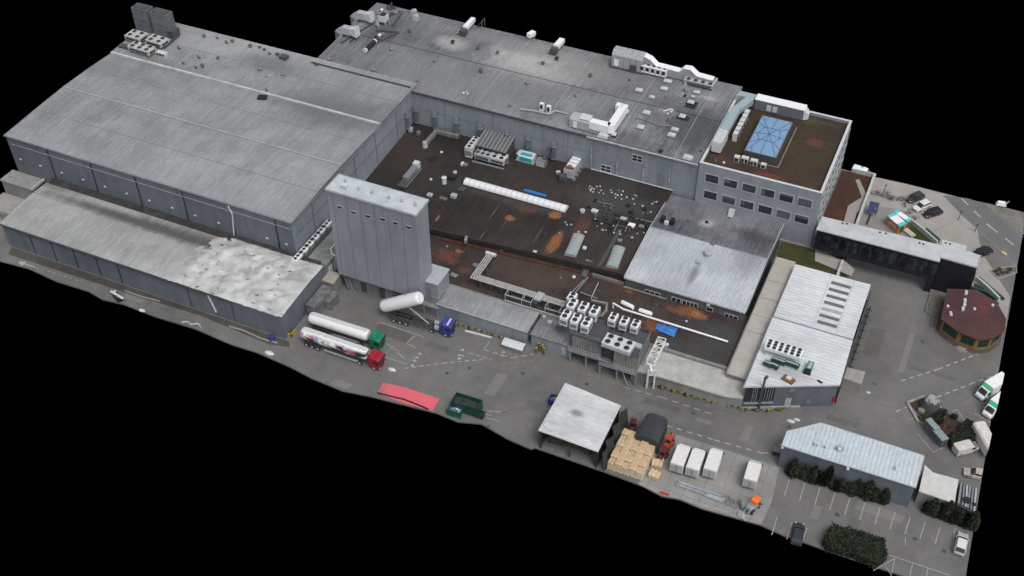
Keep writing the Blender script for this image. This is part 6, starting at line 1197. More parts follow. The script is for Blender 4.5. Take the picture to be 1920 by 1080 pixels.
def cab(t,paint,x,W=2.45,H=3.3):
    k=MB(); k.loft([ring(x-2.2,W*.48,.9,H-.1,.15),ring(x-1.5,W*.5,.8,H,.2),ring(x-.35,W*.5,.6,H-.1,.2),ring(x,W*.47,.5,H-.45,.15)]); o=part(t,'cab',k,paint)
    k=MB(); k.loft([ring(x-.02,W*.43,1.75,H-.62,.06),ring(x+.03,W*.42,1.75,H-.66,.06)]); part(o,'windscreen',k,CARGL); k=MB(); k.box(x+.02,0,.95,.06,W*.7,.6); part(o,'grille',k,DARK)
    k=MB(); [k.box(x-.75,s_*(W*.5+.01),1.75,.85,.03,.75) for s_ in(-1,1)]; part(o,'side_window',k,CARGL)
    for s_ in(-1,1): k=MB(); k.box(x-.02,s_*W*.38,.7,.08,.35,.2); part(t,'headlight',k,OFFW); k=MB(); k.box(x-.1,s_*(W*.5+.18),1.9,.15,.2,.6); part(t,'mirror',k,BLACK)
    k=MB(); k.loft([ring(x-2.0,W*.42,H-.05,H+.4,.1),ring(x-1.0,W*.38,H-.05,H+.1,.05)]); part(t,'wind_deflector',k,paint)
def tanker(label,paint,L,tankm):
    t=thing('tanker_truck',label,'truck'); h=L/2; R_=1.2; zc=2.45; k=MB(); rg=[]
    for x,s_ in((-h,.55),(-h+.12,.8),(-h+.4,.95),(-h+.8,1),(h-3.6,1),(h-3.2,.95),(h-2.95,.8),(h-2.85,.55)):
        rg.append([(x,R_*s_*math.cos(a),zc+R_*s_*math.sin(a)) for a in [2*math.pi*i/20 for i in range(20)]])
    k.loft(rg); part(t,'tank',k,tankm)
    k=MB(); k.bx(-h+.5,h-3.2,-.35,.35,zc+R_-.03,zc+R_+.06); [k.cyl((x,0,zc+R_),(x,0,zc+R_+.18),.28,.28,10) for x in(-h+2.5,-h+5.5,-h+8.5)]; part(t,'walkway',k,OFFW)
    k=MB(); k.bx(-h+.3,h-1,-.45,.45,.85,1.15); [k.bx(x-.08,x+.08,-1,1,.9,1.6) for x in(-h+1,-h+4,-h+7,h-4)]; part(t,'chassis',k,DGREY)
    k=MB(); [k.bx(-h+5.5,h-4.5,s_*1.12-.04,s_*1.12+.04,.55,1.0) for s_ in(-1,1)]; part(t,'side_guard',k,LGREY)
    for x in(-h+1.4,-h+2.7,-h+4.0,h-4.3,h-1.2):
        for s_ in(-1,1): wheel(t,x,s_*1.02,.5,.36)
    cab(t,paint,h); return t
def smear(name,cols):
    "white tank paint with broad blotches of livery and grime"
    m,n=mk(name); co=nd(n,'ShaderNodeTexCoord').outputs['Object']; c_=(.66,.66,.66); out=None
    for i,(s_,lo,cc,mp) in enumerate(cols):
        f=ramp(n,noise_(n,nd(n,'ShaderNodeVectorMath',{0:co,1:(i*7.3,i*3.1,i)},operation='ADD').outputs[0],s_,3,.55,mp),lo,lo+.1)
        sp=nd(n,'ShaderNodeSeparateXYZ',{0:co}); low=ramp(n,sp.outputs[2],3.5,3.0); f=math_(n,'MULTIPLY',f,low)
        out=mix(n,f,out if out is not None else c_,cc)
    return finish(m,n,out,.4)
T2=smear('red_truck_tank',[(.5,.48,(.35,.3,.3),(.7,1,1)),(.45,.46,(.34,.1,.11),(1,1,1)),(.35,.52,(.08,.26,.55),(1,1,1)),(.5,.47,(.015,.015,.02),(.6,1,1.5))])
T1=smear('green_truck_tank',[(.5,.6,(.3,.3,.3),(1,1,1)),(1.1,.66,(.1,.1,.1),(1,1,1))])
def between(pr_,pf,z): a=at(*pr_,z);b=at(*pf,z); return Vector(((a.x+b.x)/2,(a.y+b.y)/2,0)),math.atan2(b.y-a.y,b.x-a.x),(b-a).length
l,a,L=between((567,626),(716,677),1.9); t=tanker('blotched white tank lorry with a red cab, nearest the yard edge',plain('crimson_paint',(.27,.012,.022),.3,0,.1),L,T2); place(t,l,a)
k=MB(); k.loft([[(L/2-3.6,-1.22,z) for z in(1.5,3.1)]+[(L/2-3.6,-1.17,3.1),(L/2-3.6,-1.17,1.5)],[(L/2-6.4,-1.215,z) for z in(2.2,2.9)]+[(L/2-6.4,-1.17,2.9),(L/2-6.4,-1.17,2.2)]]); part(t,'livery_stripe',k,plain('sky_blue_stripe',(.08,.35,.68),.4)) if False else None
l,a,L=between((582,598),(717,641),1.9); t=tanker('white tank lorry with a green cab, parked behind the red one',GREEN,L,T1); place(t,l,a)
# tipping truck
l,a,L=between((732,586),(850,618),1.4); t=thing('tipping_truck','lorry with a blue cab and bare chassis tipping a long white tank','truck'); h=L/2
k=MB(); [k.bx(-h,h-1.8,s_*.45-.08,s_*.45+.08,.95,1.25) for s_ in(-1,1)]; [k.bx(-h+i*.95,-h+i*.95+.12,-1.05,1.05,1.0,1.2) for i in range(int((L-2)/.95))]; [k.bx(-h+.2,h-4.5,s_*1.1-.05,s_*1.1+.05,.9,1.15) for s_ in(-1,1)]; part(t,'chassis',k,DGREY)
for x in(-h+1.2,-h+2.5,-h+3.8,h-4.2,h-1.2):
    for s_ in(-1,1): wheel(t,x,s_*1.0,.5,.36)
k=MB(); k.box(h-3.6,.5,1.2,1.0,.7,.6); k.box(h-3.2,-.6,1.0,.9,.6,.7); part(t,'fuel_tank',k,LGREY); cab(t,BLUE,h)
k=MB(); k.loft([ring(h-2.0,1.0,3.2,3.36,.03),ring(h-.6,1.0,3.1,3.24,.03)]); part(t,'roof_panel',k,plain('pale_violet_roof',(.42,.45,.66),.4))
# the tank, raised at its front
dx=10.6; dz=8.2; Lt=math.hypot(dx*.62,dz); a_=Vector((-h+.4,0,1.9)); a_=a_+Vector((-1.6,0,.9)); b_=a_+Vector((8.0,0,4.9)); d=(b_-a_).normalized(); e_=Vector((0,1,0)); f_=d.cross(e_); Rr=1.3; Lt=(b_-a_).length; rg=[]
for s_,q_ in ((-.6,.35),(-.45,.7),(-.1,.93),(.5,1),(Lt*.5,1.03),(Lt-.5,1),(Lt-.1,.93),(Lt+.15,.7)):
    c_=a_+d*s_; rg.append([tuple(c_+(e_*math.cos(u)+f_*math.sin(u))*Rr*q_) for u in [2*math.pi*i/18 for i in range(18)]])
k=MB(); k.loft(rg); tk=part(t,'tank',k,smear('tipped_tank_white',[(.8,.66,(.35,.35,.35),(1,1,1))]))
k=MB(); k.cyl((h-5.2,0,1.2),tuple(a_+d*Lt*.62+Vector((0,0,-1.2))),.16); part(t,'hydraulic_ram',k,GALV)
k=MB(); [k.cyl(tuple(a_+d*(Lt*.2+i*2.4)-f_*(Rr*(-1.0))),tuple(a_+d*(Lt*.2+i*2.4)+f_*(Rr+.15)),.25,.25,8) for i in range(3)]; part(tk,'filler_caps',k,LGREY)
k=MB(); [k.bar(a_+d*.3-f_*Rr*.2+e_*s_*.6,a_-Vector((.0,0,.8))+e_*s_*.6,.2,.3) for s_ in(-1,1)]; part(t,'pivot',k,BLACK)
place(t,l,a)
# vans
for i,(pr_,pf,l_,bd) in enumerate((((1268,880),(1286,834),'leftmost of three white box vans parked side by side on the slabs',None),((1297,888),(1314,842),'middle of three white box vans parked side by side on the slabs',None),((1330,890),(1346,842),'rightmost of three white box vans, its rear rusty and scraped',None),((1405,909),(1418,864),'solitary white box van with a turquoise band above the windscreen',TEAL))):
    l,a,L=between(pr_,pf,1.3); t=boxvan(l_,WHITE,bd or WHITE,max(5.8,L*1.06),2.3,2.9,plain('van_box_%d'%i,(.62,.61,.59),.45,0,.08)); place(t,l,a)
CUT=[]
for pr_,pf,l_ in(((1880,716),(1838,740),'white box van with a bright green headboard, larger one at the right edge'),((1885,748),(1855,772),'white and green box van cut by the right edge, below the larger one')):
    l,a,L=between(pr_,pf,1.2); t=boxvan(l_,WHITE,plain('bright_green_%d'%len(CUT),(.05,.36,.17),.4),6.6,2.2,2.9); place(t,l,a); CUT.append(t)
l,a,L=between((1790,844),(1834,832),1.0); place(panelvan('dusty white panel van with rusty flank behind the dark hedge',plain('dusty_white',(.5,.48,.46),.5,0,.2),4.7),l,a)
l,a,L=between((1815,884),(1850,892),.7); t=car('pale brownish car cut by the right edge beyond the storage extension',plain('dusty_beige',(.38,.34,.3),.5,0,.3)); place(t,l,a+math.pi); CUT.append(t)
t=thing('covered_trailer','white topped covered trailer beside the dark hedge at the right edge','trailer'); l,a,L=between((1838,806),(1858,842),1.8)
k=MB(); k.loft([ring(-3.2,1.15,.9,2.9,.3),ring(3.2,1.15,.9,2.9,.3)]); part(t,'cover',k,plain('trailer_cover',(.55,.53,.5),.6,0,.2)); k=MB(); k.bx(-3.2,3.2,-1.2,1.2,.6,.9); part(t,'deck',k,MGREY)
for x in(-.7,.7):
    for s_ in(-1,1): wheel(t,x,s_*1.05,.4,.3)
place(t,l,a); CUT.append(t)
BLK=plain('black_car_paint',(.012,.013,.016),.2,0,.1); DGC=plain('dark_grey_car_paint',(.03,.036,.042),.25,0,.1); WC=plain('white_car_paint',(.6,.6,.61),.25,0,.04)
for pr_,pf,l_,pm,kd,rz in(((1734,361),(1699,376),'dark estate car, uppermost of three cars on the pale forecourt',DGC,'hatch',0),((1744,378),(1715,391),'white car between two dark cars on the pale forecourt',WC,'hatch',0),((1766,392),(1733,402),'black car, lowest of three cars on the pale forecourt',BLK,'hatch',0),((1858,465),(1828,476),'black car parked right behind the gatehouse block',BLK,'sedan',0),((1799,1036),(1807,1000),'silver white estate car at the right end of the parking bays',plain('silver_paint',(.42,.43,.44),.25,0,.05),'hatch',0),((1494,1014),(1499,985),'dark grey car in the lower left parking bay',DGC,'hatch',0)):
    l,a,L=between(pr_,pf,.8); t=car(l_,pm,4.5,1.85,1.5,kd,WC if 'silver' in l_ else None); place(t,l,a)
# forklifts and loader
def forklift(label,paint,px,py,rz,s_=1.):
    p=at(px,py,0); t=thing('forklift',label,'forklift'); k=MB(); k.loft([ring(-1.2,.5,.3,1.0,.2),ring(-.6,.6,.25,1.2,.2),ring(.7,.6,.25,.8,.1)]); part(t,'body',k,paint)
    k=MB(); [k.bar((x,y_,1.0),(x*.8,y_*.9,2.1),.08,.08) for x in(-.6,.6) for y_ in(-.5,.5)]; k.box(0,0,2.1,1.2,1.1,.07); part(t,'overhead_guard',k,paint); k=MB(); [k.bar((.9,y_,.1),(.85,y_,2.3),.12,.12) for y_ in(-.3,.3)]; k.box(.95,0,.4,.08,.9,.4); part(t,'mast',k,BLACK)
    k=MB(); [k.box(1.5,y_,.1,1.1,.12,.06) for y_ in(-.3,.3)]; part(t,'fork',k,GALV); k=MB(); k.box(-.2,0,.9,.5,.5,.5); part(t,'seat',k,BLACK)
    for x in(-.7,.6):
        for sy in(-1,1): wheel(t,x,sy*.52,.28,.22)
    place(t,p,rz); t.scale=(s_,)*3; return t
forklift('orange red forklift between the dark covered load and the first van',plain('forklift_red',(.32,.045,.02),.4),1254,836,R(75),1.1)
forklift('dark maroon forklift below the orange red one beside the timber pallets',plain('maroon',(.1,.012,.015),.5),1243,858,R(70),1.)
forklift('dark red forklift behind the timber pallets by the open shed',plain('dark_red',(.06,.01,.012),.5),1186,804,R(100),1.)
ldr=thing('wheel_loader','orange and grey wheel loader at the edge of the concrete slabs','loader'); k=MB(); k.loft([ring(-2.0,.7,.7,1.7,.2),ring(-1.0,.9,.6,1.9,.2),ring(.2,.9,.6,1.6,.2)]); part(ldr,'body',k,GALV)
k=MB(); k.loft([ring(-.3,.75,1.4,2.6,.15),ring(1.6,.75,1.4,2.5,.15)]); part(ldr,'cab',k,ORNG)
k=MB(); [k.bar((-1.6,y_,1.2),(-3.2,y_,.5),.2,.25) for y_ in(-.5,.5)]; k.loft([[(-3.2,-1.2,.1),(-3.2,1.2,.1),(-3.2,1.2,1.1),(-3.2,-1.2,1.1)],[(-4.1,-1.2,.1),(-4.1,1.2,.1),(-4.1,1.2,.3),(-4.1,-1.2,.3)]]); part(ldr,'bucket',k,plain('scuffed_steel',(.3,.32,.34),.5,.2,.5,1.5))
for x in(-1.3,1.1):
    for sy in(-1,1): wheel(ldr,x,sy*.95,.6,.45)
l=at(1411,952,0); place(ldr,l,R(70)); ldr.scale=(.78,)*3
k=MB(); k.box(0,0,0,1.6,1.6,1.1); k.cyl((1.8,.2,0),(1.8,.2,.9),.6); t=solo('scrap_heap',k,MGREY,'grey crumpled scrap beside the wheel loader','scrap'); place(t,at(1397,950,0),R(20))
# containers, bins
def skip(label,L,W,H,mat,fill,px,py,rz):
    t=thing('open_skip',label,'skip'); k=MB(); 
    k.bx(-L/2,L/2,-W/2,W/2,.15,.3)
    for a,b,c_,d_ in((-L/2,L/2,-W/2,-W/2+.1),(-L/2,L/2,W/2-.1,W/2),(-L/2,-L/2+.1,-W/2,W/2),(L/2-.1,L/2,-W/2,W/2)): k.bx(a,b,c_,d_,.3,H)
    [k.bx(x-.06,x+.06,-W/2-.06,-W/2,.3,H) for x in(-L*.4,-L*.15,L*.15,L*.4)]; part(t,'shell',k,mat)
    k=MB(); vs=[]; N=10
    for j in range(N+1):
        for i in range(N+1): vs.append((-L/2+.1+(L-.2)*i/N,-W/2+.1+(W-.2)*j/N,H*.6+.35*noise.noise(Vector((i*.7,j*.7,L)))))
    k.add(vs,[(j*(N+1)+i,j*(N+1)+i+1,(j+1)*(N+1)+i+1,(j+1)*(N+1)+i) for j in range(N) for i in range(N)]); part(t,'load',k,fill)
    return place(t,at(px,py,0),rz)
m_,n_=mk('mixed_refuse'); co=nd(n_,'ShaderNodeTexCoord').outputs['Object']; v_=nd(n_,'ShaderNodeTexVoronoi',{'Vector':co,'Scale':2.2}).outputs['Color']; sp=nd(n_,'ShaderNodeSeparateXYZ',{0:v_}); finish(m_,n_,mix(n_,ramp(n_,sp.outputs[0],.45,.65),mix(n_,ramp(n_,sp.outputs[1],.5,.6),(.01,.012,.02),(.08,.1,.25)),(.5,.55,.6)),.6)
skip('dark green empty roll-off skip standing open in the yard',5.2,2.4,2.5,DGREEN,plain('skip_floor',(.03,.035,.03),.8,0,.3),876,768,R(2)); skip('small green skip filled with bagged refuse at the yard edge',2.6,1.8,1.7,plain('bin_green',(.015,.11,.06),.5),m_,854,776,R(3))
skip('small blue refuse skip half hidden behind the open shed',2.0,1.6,1.6,BLUE,m_,1040,757,R(5)); skip('short dark green skip wing in front of the large one',1.8,1.2,1.2,DGREEN,plain('skip_floor2',(.02,.025,.02),.8,0,.3),899,781,R(2))
# red deck by the edge
q=[at(a,b,0) for a,b in((718,717),(760,727),(824,748),(811,771),(760,757),(706,737))]; k=MB(); k.prism([(p.x,p.y) for p in q],.01,.06); m_,n_=mk('worn_red_coating'); co=nd(n_,'ShaderNodeTexCoord').outputs['Object']; fx=ramp(n_,math_(n_,'ADD',nd(n_,'ShaderNodeSeparateXYZ',{0:co}).outputs[0],math_(n_,'MULTIPLY',noise_(n_,co,.8,5,.7),7.)),2.2,6.); finish(m_,n_,mix(n_,fx,(.14,.12,.118),mix(n_,ramp(n_,math_(n_,'SUBTRACT',noise_(n_,co,.6,5,.7),math_(n_,'MULTIPLY',nd(n_,'ShaderNodeSeparateXYZ',{0:co}).outputs[1],.12)),.12,.42),(.3,.12,.13),(.6,.11,.14))),.7); solo('red_mat',k,m_,'flat coral red mat lying on the asphalt at the lower edge','mat',loc=tuple(q[0]))
k=MB(); pts=[at(a,b,.08) for a,b in((707,737),(735,744),(757,749),(790,762),(803,768))]; k.tube([p+Vector((0,0,.05)) for p in pts],.16,6); solo('rubber_hose',k,BLACK,'black rubber strip lying across the red mat','hose',loc=tuple(pts[0]))
# white tank trailer by the kerb of the front shed
t=thing('grey_bench_box','long pale metal box with sloped lid lying by the front shed','storage box',at(962,655,0)); p=t.location; k=MB(); k.bx(p.x-2.1,p.x+2.1,p.y-.5,p.y+.9,.15,1.1); part(t,'box',k,MGREY); k=MB(); k.extx([(p.y-.65,1.05),(p.y+.1,1.5),(p.y+1.0,1.5),(p.y+1.0,1.3),(p.y+.1,1.35),(p.y-.6,.95)],p.x-2.2,p.x+2.2); part(t,'lid',k,OFFW)
# fence rails
def barrier(label,pts,z=.0):
    t=thing('hazard_barrier',label,'barrier',at(*pts[0],0)); P_=[at(a,b,0) for a,b in pts]; k=MB()
    for a,b in zip(P_,P_[1:]): k.bar(a+Vector((0,0,.75)),b+Vector((0,0,.75)),.1,.15)
    part(t,'rail',k,HAZ); 
    for a,b in zip(P_,P_[1:]):
        n=max(1,round((b-a).length/2.5))
        for i in range(n):
            p=a.lerp(b,i/n); k=MB(); k.bx(p.x-.1,p.x+.1,p.y-.1,p.y+.1,0,1.0); part(t,'post',k,BLACK if i%2 else YELL); k=MB(); k.bx(p.x-.6,p.x+.6,p.y-.12,p.y-.04,.38,.48); part(t,'foot_rail',k,HAZ)
m_,n_=mk('hazard_stripes'); co=nd(n_,'ShaderNodeTexCoord').outputs['Object']; sp=nd(n_,'ShaderNodeSeparateXYZ',{0:co}); q_=math_(n_,'GREATER_THAN',math_(n_,'FRACT',math_(n_,'MULTIPLY',sp.outputs[0],.8)),.5); HAZ=finish(m_,n_,mix(n_,q_,(.02,.02,.018),(.3,.24,.04)),.6)
barrier('yellow and black striped barrier along the low canopy building',[(1184,712),(1215,722),(1262,737),(1330,757),(1393,771),(1440,774),(1481,768)])
barrier('yellow and black striped barrier along the long front shed',[(856,612),(900,624),(940,637),(985,652)])
t=thing('hazard_posts','bundle of upright yellow and black posts in front of the stained low shed','bollards',at(1015,662,0)); p=t.location
for i in range(9): x=p.x+random.uniform(-1.1,1.1); y=p.y+random.uniform(-.5,.9); k=MB(); hh=random.uniform(1.2,2.4); [k.mat(j%2).cyl((x,y,hh*j/6),(x+.03,y,hh*(j+1)/6),.14,.14,8) for j in range(6)]; part(t,'post',k,[BLACK,YELL])
k=MB(); a=at(872,620,.1);b=at(922,633,.1); k.bar(a,b,.4,.18); solo('white_beam',k,OFFW,'long pale beam lying on the ground in front of the front shed','beam',loc=tuple(a))
# crates on pallets
def pallet(label,h):
    t=thing('pallet_stack',label,'pallet stack',(0,0,0),'stacks of timber crates beside the open shed'); n=int(h/.36); k=MB()
    for j in range(n):
        z=j*.36
        for u in(-.42,0,.42): k.box(u,0,z+.2,.34,1.12,.10)
        for v_ in(-.5,0,.5): k.box(0,v_,z+.3,1.26,.12,.05)
        for u in(-.55,0,.55): k.box(u,0,z,.12,1.1,.2)
    part(t,'pallets',k,[WOOD2]); 
    k=MB(); [k.box(u,0,n*.36,.14,1.2,.035) for u in(-.54,-.27,0,.27,.54)]; [k.box(0,v_,n*.36+.035,1.22,.13,.03) for v_ in(-.5,0,.5)]; part(t,'top_boards',k,[WOOD]); return t,n*.36
import itertools
protos={}
rows_=[]
for i in range(5):
    for j in range(6):
        x=-36.9+i*1.27; y=122.5+j*1.37
        rows_.append((i,j,x,y))
cl=['leftmost','second','third','fourth','rightmost']; rl=['front','second','third','fourth','fifth','rear']
for i,j,x,y in rows_:
    h=1.75+.36*((i*3+j*5+i*j)%2); h=round(h/.36)*.36+.01; lab='timber pallet stack in the %s column from the left, %s row from the front'%(cl[i],rl[j])
    if h in protos: t=dup(protos[h],(0,0,0),0,lab)
    else: t,_=pallet(lab,h); protos[h]=t
    place(t,(x,y,0),R(((i*7+j*11)%5)-2)); t.scale=(1,1.13,1)
# dark tarpaulin curtain right of the shed and covered load
k=MB(); vs=[];N=24
for j in range(5):
    for i in range(N+1):
        y=121.1+12*i/N; vs.append((-38.4+.35*math.sin(i*.9)+.12*j,y,5.0-j*1.2+.1*math.sin(i*.5)))
k.add(vs,[(j*(N+1)+i,j*(N+1)+i+1,(j+1)*(N+1)+i+1,(j+1)*(N+1)+i) for j in range(4) for i in range(N)]); solo('tarpaulin_curtain',k,plain('dark_curtain',(.035,.036,.034),.8,0,.4,.6),'dark hanging tarpaulin curtain on the right side of the open shed','curtain',loc=(-38.4,121,5))
k=MB(); k.loft([[(-35.2,128.6,0),(-30.6,128.6,0),(-30.7,128.6,2.9),(-31.4,128.6,3.4),(-34.2,128.6,3.4),(-35.1,128.6,2.9)],[(-35.2,134.2,0),(-30.8,134.2,0),(-30.9,134.2,3.0),(-31.4,134.2,3.6),(-33.8,134.2,3.6),(-34.8,134.2,3.0)]]); solo('covered_load',k,plain('charcoal_tarpaulin',(.035,.037,.04),.6,0,.25,.7),'charcoal tarpaulin covered load behind the timber pallet stacks','covered load',loc=(-33,131,0))
def crate(px,py,s_,label,z=0,rz=.2):
    p=at(px,py,0); t=thing('timber_crate',label,'crate',p); x,y=p.x,p.y; k=MB(); k.box(x,y,.1,1.6*s_,1.3*s_,.7,rz); part(t,'box',k,WOOD); k=MB(); [k.box(x+dx*math.cos(rz),y+dx*math.sin(rz),.8,.12,1.35*s_,.05,rz) for dx in(-.6*s_,0,.6*s_)]; part(t,'battens',k,WOOD2)
crate(1232,872,1.2,'brown timber crate right of the pallet stacks, upper one'); crate(1227,893,1.2,'brown timber crate right of the pallet stacks, lower one',0,-.1); crate(1240,866,.5,'small timber box beside the maroon forklift',0,.4)
# steel beams
sb_=['long galvanised beam, rear one of the bundle on the slabs','long galvanised beam, middle one of the bundle on the slabs','short wide galvanised beam at the right end of the bundle']
for (pa,pb_,w),l in zip((((1272,904),(1352,932),.5),((1268,908),(1325,928),.35),((1322,926),(1358,940),.9)),sb_):
    a=at(*pa,.3);b=at(*pb_,.3); k=MB(); k.bar(a,b,w,.35); k.bar(a+Vector((0,0,.2)),b+Vector((0,0,.2)),w*.35,.1); solo('steel_beam',k,plain('beam_zinc',(.33,.36,.39),.45,.2,.2),l,'beam','galvanised beams lying on the slabs',tuple(a))
t=thing('cable_reels','tangle of grey cable loops beside the galvanised beams','cable',at(1364,942,0)); 
for px,py in((1361,938),(1369,944),(1378,948)):
    p=at(px,py,0); k=MB(); pts=[(p.x+.8*math.cos(a*.7),p.y+.8*math.sin(a*.7),.15+.06*a) for a in range(12)]; k.tube(pts,.07,5); part(t,'loop',k,MGREY)
k=MB(); a=at(1237,923,.1);b=at(1254,928,.1); k.bar(a,b,.4,.15); solo('red_strip',k,RED,'red strip lying at the lower edge of the slabs','strip',loc=tuple(a))
k=MB(); a=at(1302,943,.1);b=at(1368,962,.1); k.bar(a,b,.5,.2); solo('kerb_beam',k,CONC,'pale concrete beam at the lower edge of the slabs','beam',loc=tuple(a))
# small road litter and kerbs
for px,py,s_,l in((735,693,1.0,'white bag lying on the asphalt in front of the red cab'),(505,662,1.2,'whitish rag near the lower edge left of the red cab'),(266,582,.9,'white bright lump at the lower left edge of the lane'),(1494,787,.7,'white scrap on the lane, right one of two'),(1483,790,.9,'flat grey scrap on the lane, left one of two'),(1628,736,.5,'tiny white scrap on the tarmac below the loading building'),(1464,835,.4,'tiny pale scrap beside the storage building corner')):
    p=at(px,py,0); k=MB(); k.loft([[(p.x+s_*r_*math.cos(a),p.y+s_*r_*.5*math.sin(a),z) for a in [i*math.pi/4 for i in range(8)]] for r_,z in((.9,0),(.8,.15*s_),(.4,.3*s_))]); solo('litter',k,OFFW,l,'litter',loc=p)
t=thing('fallen_frame','low pale bent metal frame at the lower left edge of the lane','metal frame',at(357,607,0)); k=MB(); pts=[at(a,b,.3) for a,b in((341,604),(352,603),(358,608),(372,607),(376,613))]; k.tube(pts,.18); part(t,'bar',k,LGREY); k=MB(); [k.tube([p,p-Vector((0,0,.3))],.12) for p in pts]; part(t,'leg',k,LGREY)
t=thing('lying_bollard_frame','white forked frame over a dark base at the lower left edge','metal frame',at(220,557,0)); k=MB(); p=at(222,560,0); k.box(p.x,p.y,0,2.4,1.2,.7,R(-25)); part(t,'base',k,BLACK); k=MB(); k.bar(at(208,546,.9),at(231,560,.9),.5,.18); k.bar(at(216,544,.9),at(214,552,.9),.3,.15); part(t,'plate',k,OFFW)
k=MB(); pts=[at(a,b,.12) for a,b in((234,545),(262,555),(300,565))]; [k.bar(a,b,.18,.2) for a,b in zip(pts,pts[1:])]; pts=[at(a,b,.12) for a,b in((430,612),(455,619),(490,635),(520,643))]; solo('kerb',k,CONC,'pale kerb line in front of the long annex, left part','kerb',loc=tuple(at(234,545)))
k=MB(); [k.bar(a,b,.25,.22) for a,b in zip(pts,pts[1:])]; solo('kerb',k,CONC,'pale kerb line in front of the long annex, right part','kerb',loc=tuple(pts[0]))
for px,py,c_,l in((510,637,BLUE,'dark blue drum by the right corner of the annex'),(540,630,YELL,'yellow guard plate at the right corner of the annex')):
    p=at(px,py,0); k=MB(); k.cyl((p.x,p.y,0),(p.x,p.y,1.0),.7,.6,12) if c_ is BLUE else [k.bx(p.x-.9,p.x+.9,p.y-.1,p.y+.1,0,.8),k.bx(p.x+.7,p.x+.9,p.y-.1,p.y+1.6,0,.8)]; solo('drum' if c_ is BLUE else 'corner_guard',k,c_,l,'drum' if c_ is BLUE else 'guard',loc=p)
p=at(8,430,0); k=MB(); [k.box(-183.5+i*.9,128.5+j*1.0,0,.7,.8,1.0+.3*((i+j)%3)) for i in range(2) for j in range(4)]; solo('rubble_bags',k,OFFW,'pale rubble bags at the far left beside the annex corner','bags',loc=(-183,129,0))
# ================================================================ vegetation
def leafmat(name,c1,c2):
    m,n=mk(name); co=nd(n,'ShaderNodeTexCoord').outputs['Object']; gi=nd(n,'ShaderNodeNewGeometry').outputs['Random Per Island']
    return finish(m,n,mix(n,math_(n,'ADD',math_(n,'MULTIPLY',gi,.6),math_(n,'MULTIPLY',noise_(n,co,1.2,3),.5)),c1,c2),.7)
LEAF=leafmat('conifer_leaves',(.004,.0085,.003),(.014,.022,.007)); LEAF2=leafmat('yellowish_leaves',(.02,.03,.008),(.06,.075,.022)); DRY=leafmat('dry_brown_leaves',(.05,.03,.02),(.1,.06,.04)); BARK=plain('bark',(.06,.045,.03),.9,0,.3)
def leaves(fn,n,s_,rnd_):
    k=MB()
    for i in range(n):
        p=Vector(fn(rnd_)); a=Vector((rnd_.gauss(0,1),rnd_.gauss(0,1),rnd_.gauss(0,.8)))
        if a.length<.1: a=Vector((1,0,0))
        a.normalize(); b=a.orthogonal().normalized(); q=s_*(.6+.8*rnd_.random()); k.add([p-b*q*.5,p+a*q*.9,p+b*q*.5,p-a*q*.5],[(0,1,2,3)])
    return k
def column(h,r,seed,mat=LEAF,n=420):
    rn=random.Random(seed); lean=rn.uniform(-.15,.15)
    def f(q):
        z=h*(q.random()**.85); rr_=r*(1-.75*(z/h)**2.2)*(.55+.5*q.random()); a=q.random()*6.283; return (rr_*math.cos(a)+lean*z,rr_*math.sin(a),.15+z)
    return leaves(f,n,.3,rn)
shr=[]
for i in range(3):
    t=thing('columnar_conifer','x','shrub',(0,0,0),'columnar conifers planted along the storage building'); part(t,'foliage',column(3.2+.3*i,.75,i+5,LEAF,560),LEAF); k=MB(); k.cyl((0,0,0),(0,0,2),.08,.03,6); part(t,'trunk',k,BARK); shr.append(t)
spots=[]
for i in range(21): spots.append((1478+i*9.0+random.uniform(-1.5,1.5),888+i*2.75+random.uniform(-1.5,1.5)+ (2 if i%3==1 else 0)))
for i in range(12): spots.append((1734+i*8.2,960+i*2.75+random.uniform(-1,1)))
for i,(px,py) in enumerate(spots):
    lab='dark columnar conifer in the row under the long wall of the storage building' if i<21 else 'dark columnar conifer in the row under the pale storage extension'
    pr_=shr[i%3]; q_=pr_ if i<3 else dup(pr_,(0,0,0),0,lab)
    q_['label']=lab; q_['group']='conifers under the storage building wall' if i<21 else 'conifers under the storage extension'
    place(q_,at(px,py,0),random.uniform(0,6)); s_=random.uniform(.85,1.15); q_.scale=(s_,s_,s_*random.uniform(.8,1.1))
def bush(px,py,r,h,label,mat=LEAF,n=500,seed=1,name='shrub',sx=1.,rz=0.):
    p=at(px,py,0); rn=random.Random(seed); t=thing(name,label,'shrub'); lob=[(rn.uniform(-.5,.5)*r*sx,rn.uniform(-.5,.5)*r,rn.uniform(.35,.75)*h,rn.uniform(.45,.75)*r) for _ in range(6)]
    def f(q):
        c_=q.choice(lob); v=Vector((q.gauss(0,1),q.gauss(0,1),q.gauss(0,1))).normalized()*c_[3]*(.75+.3*q.random()); return (c_[0]+v.x,c_[1]+v.y,max(.05,c_[2]+v.z*h/r*.5))
    part(t,'foliage',leaves(f,n,.28,rn),mat); k=MB(); [k.cyl((0,0,0),(x_*.7,y_*.7,z_),.06,.03,5) for x_,y_,z_,_ in lob]; part(t,'stem',k,BARK); return place(t,p,rz)
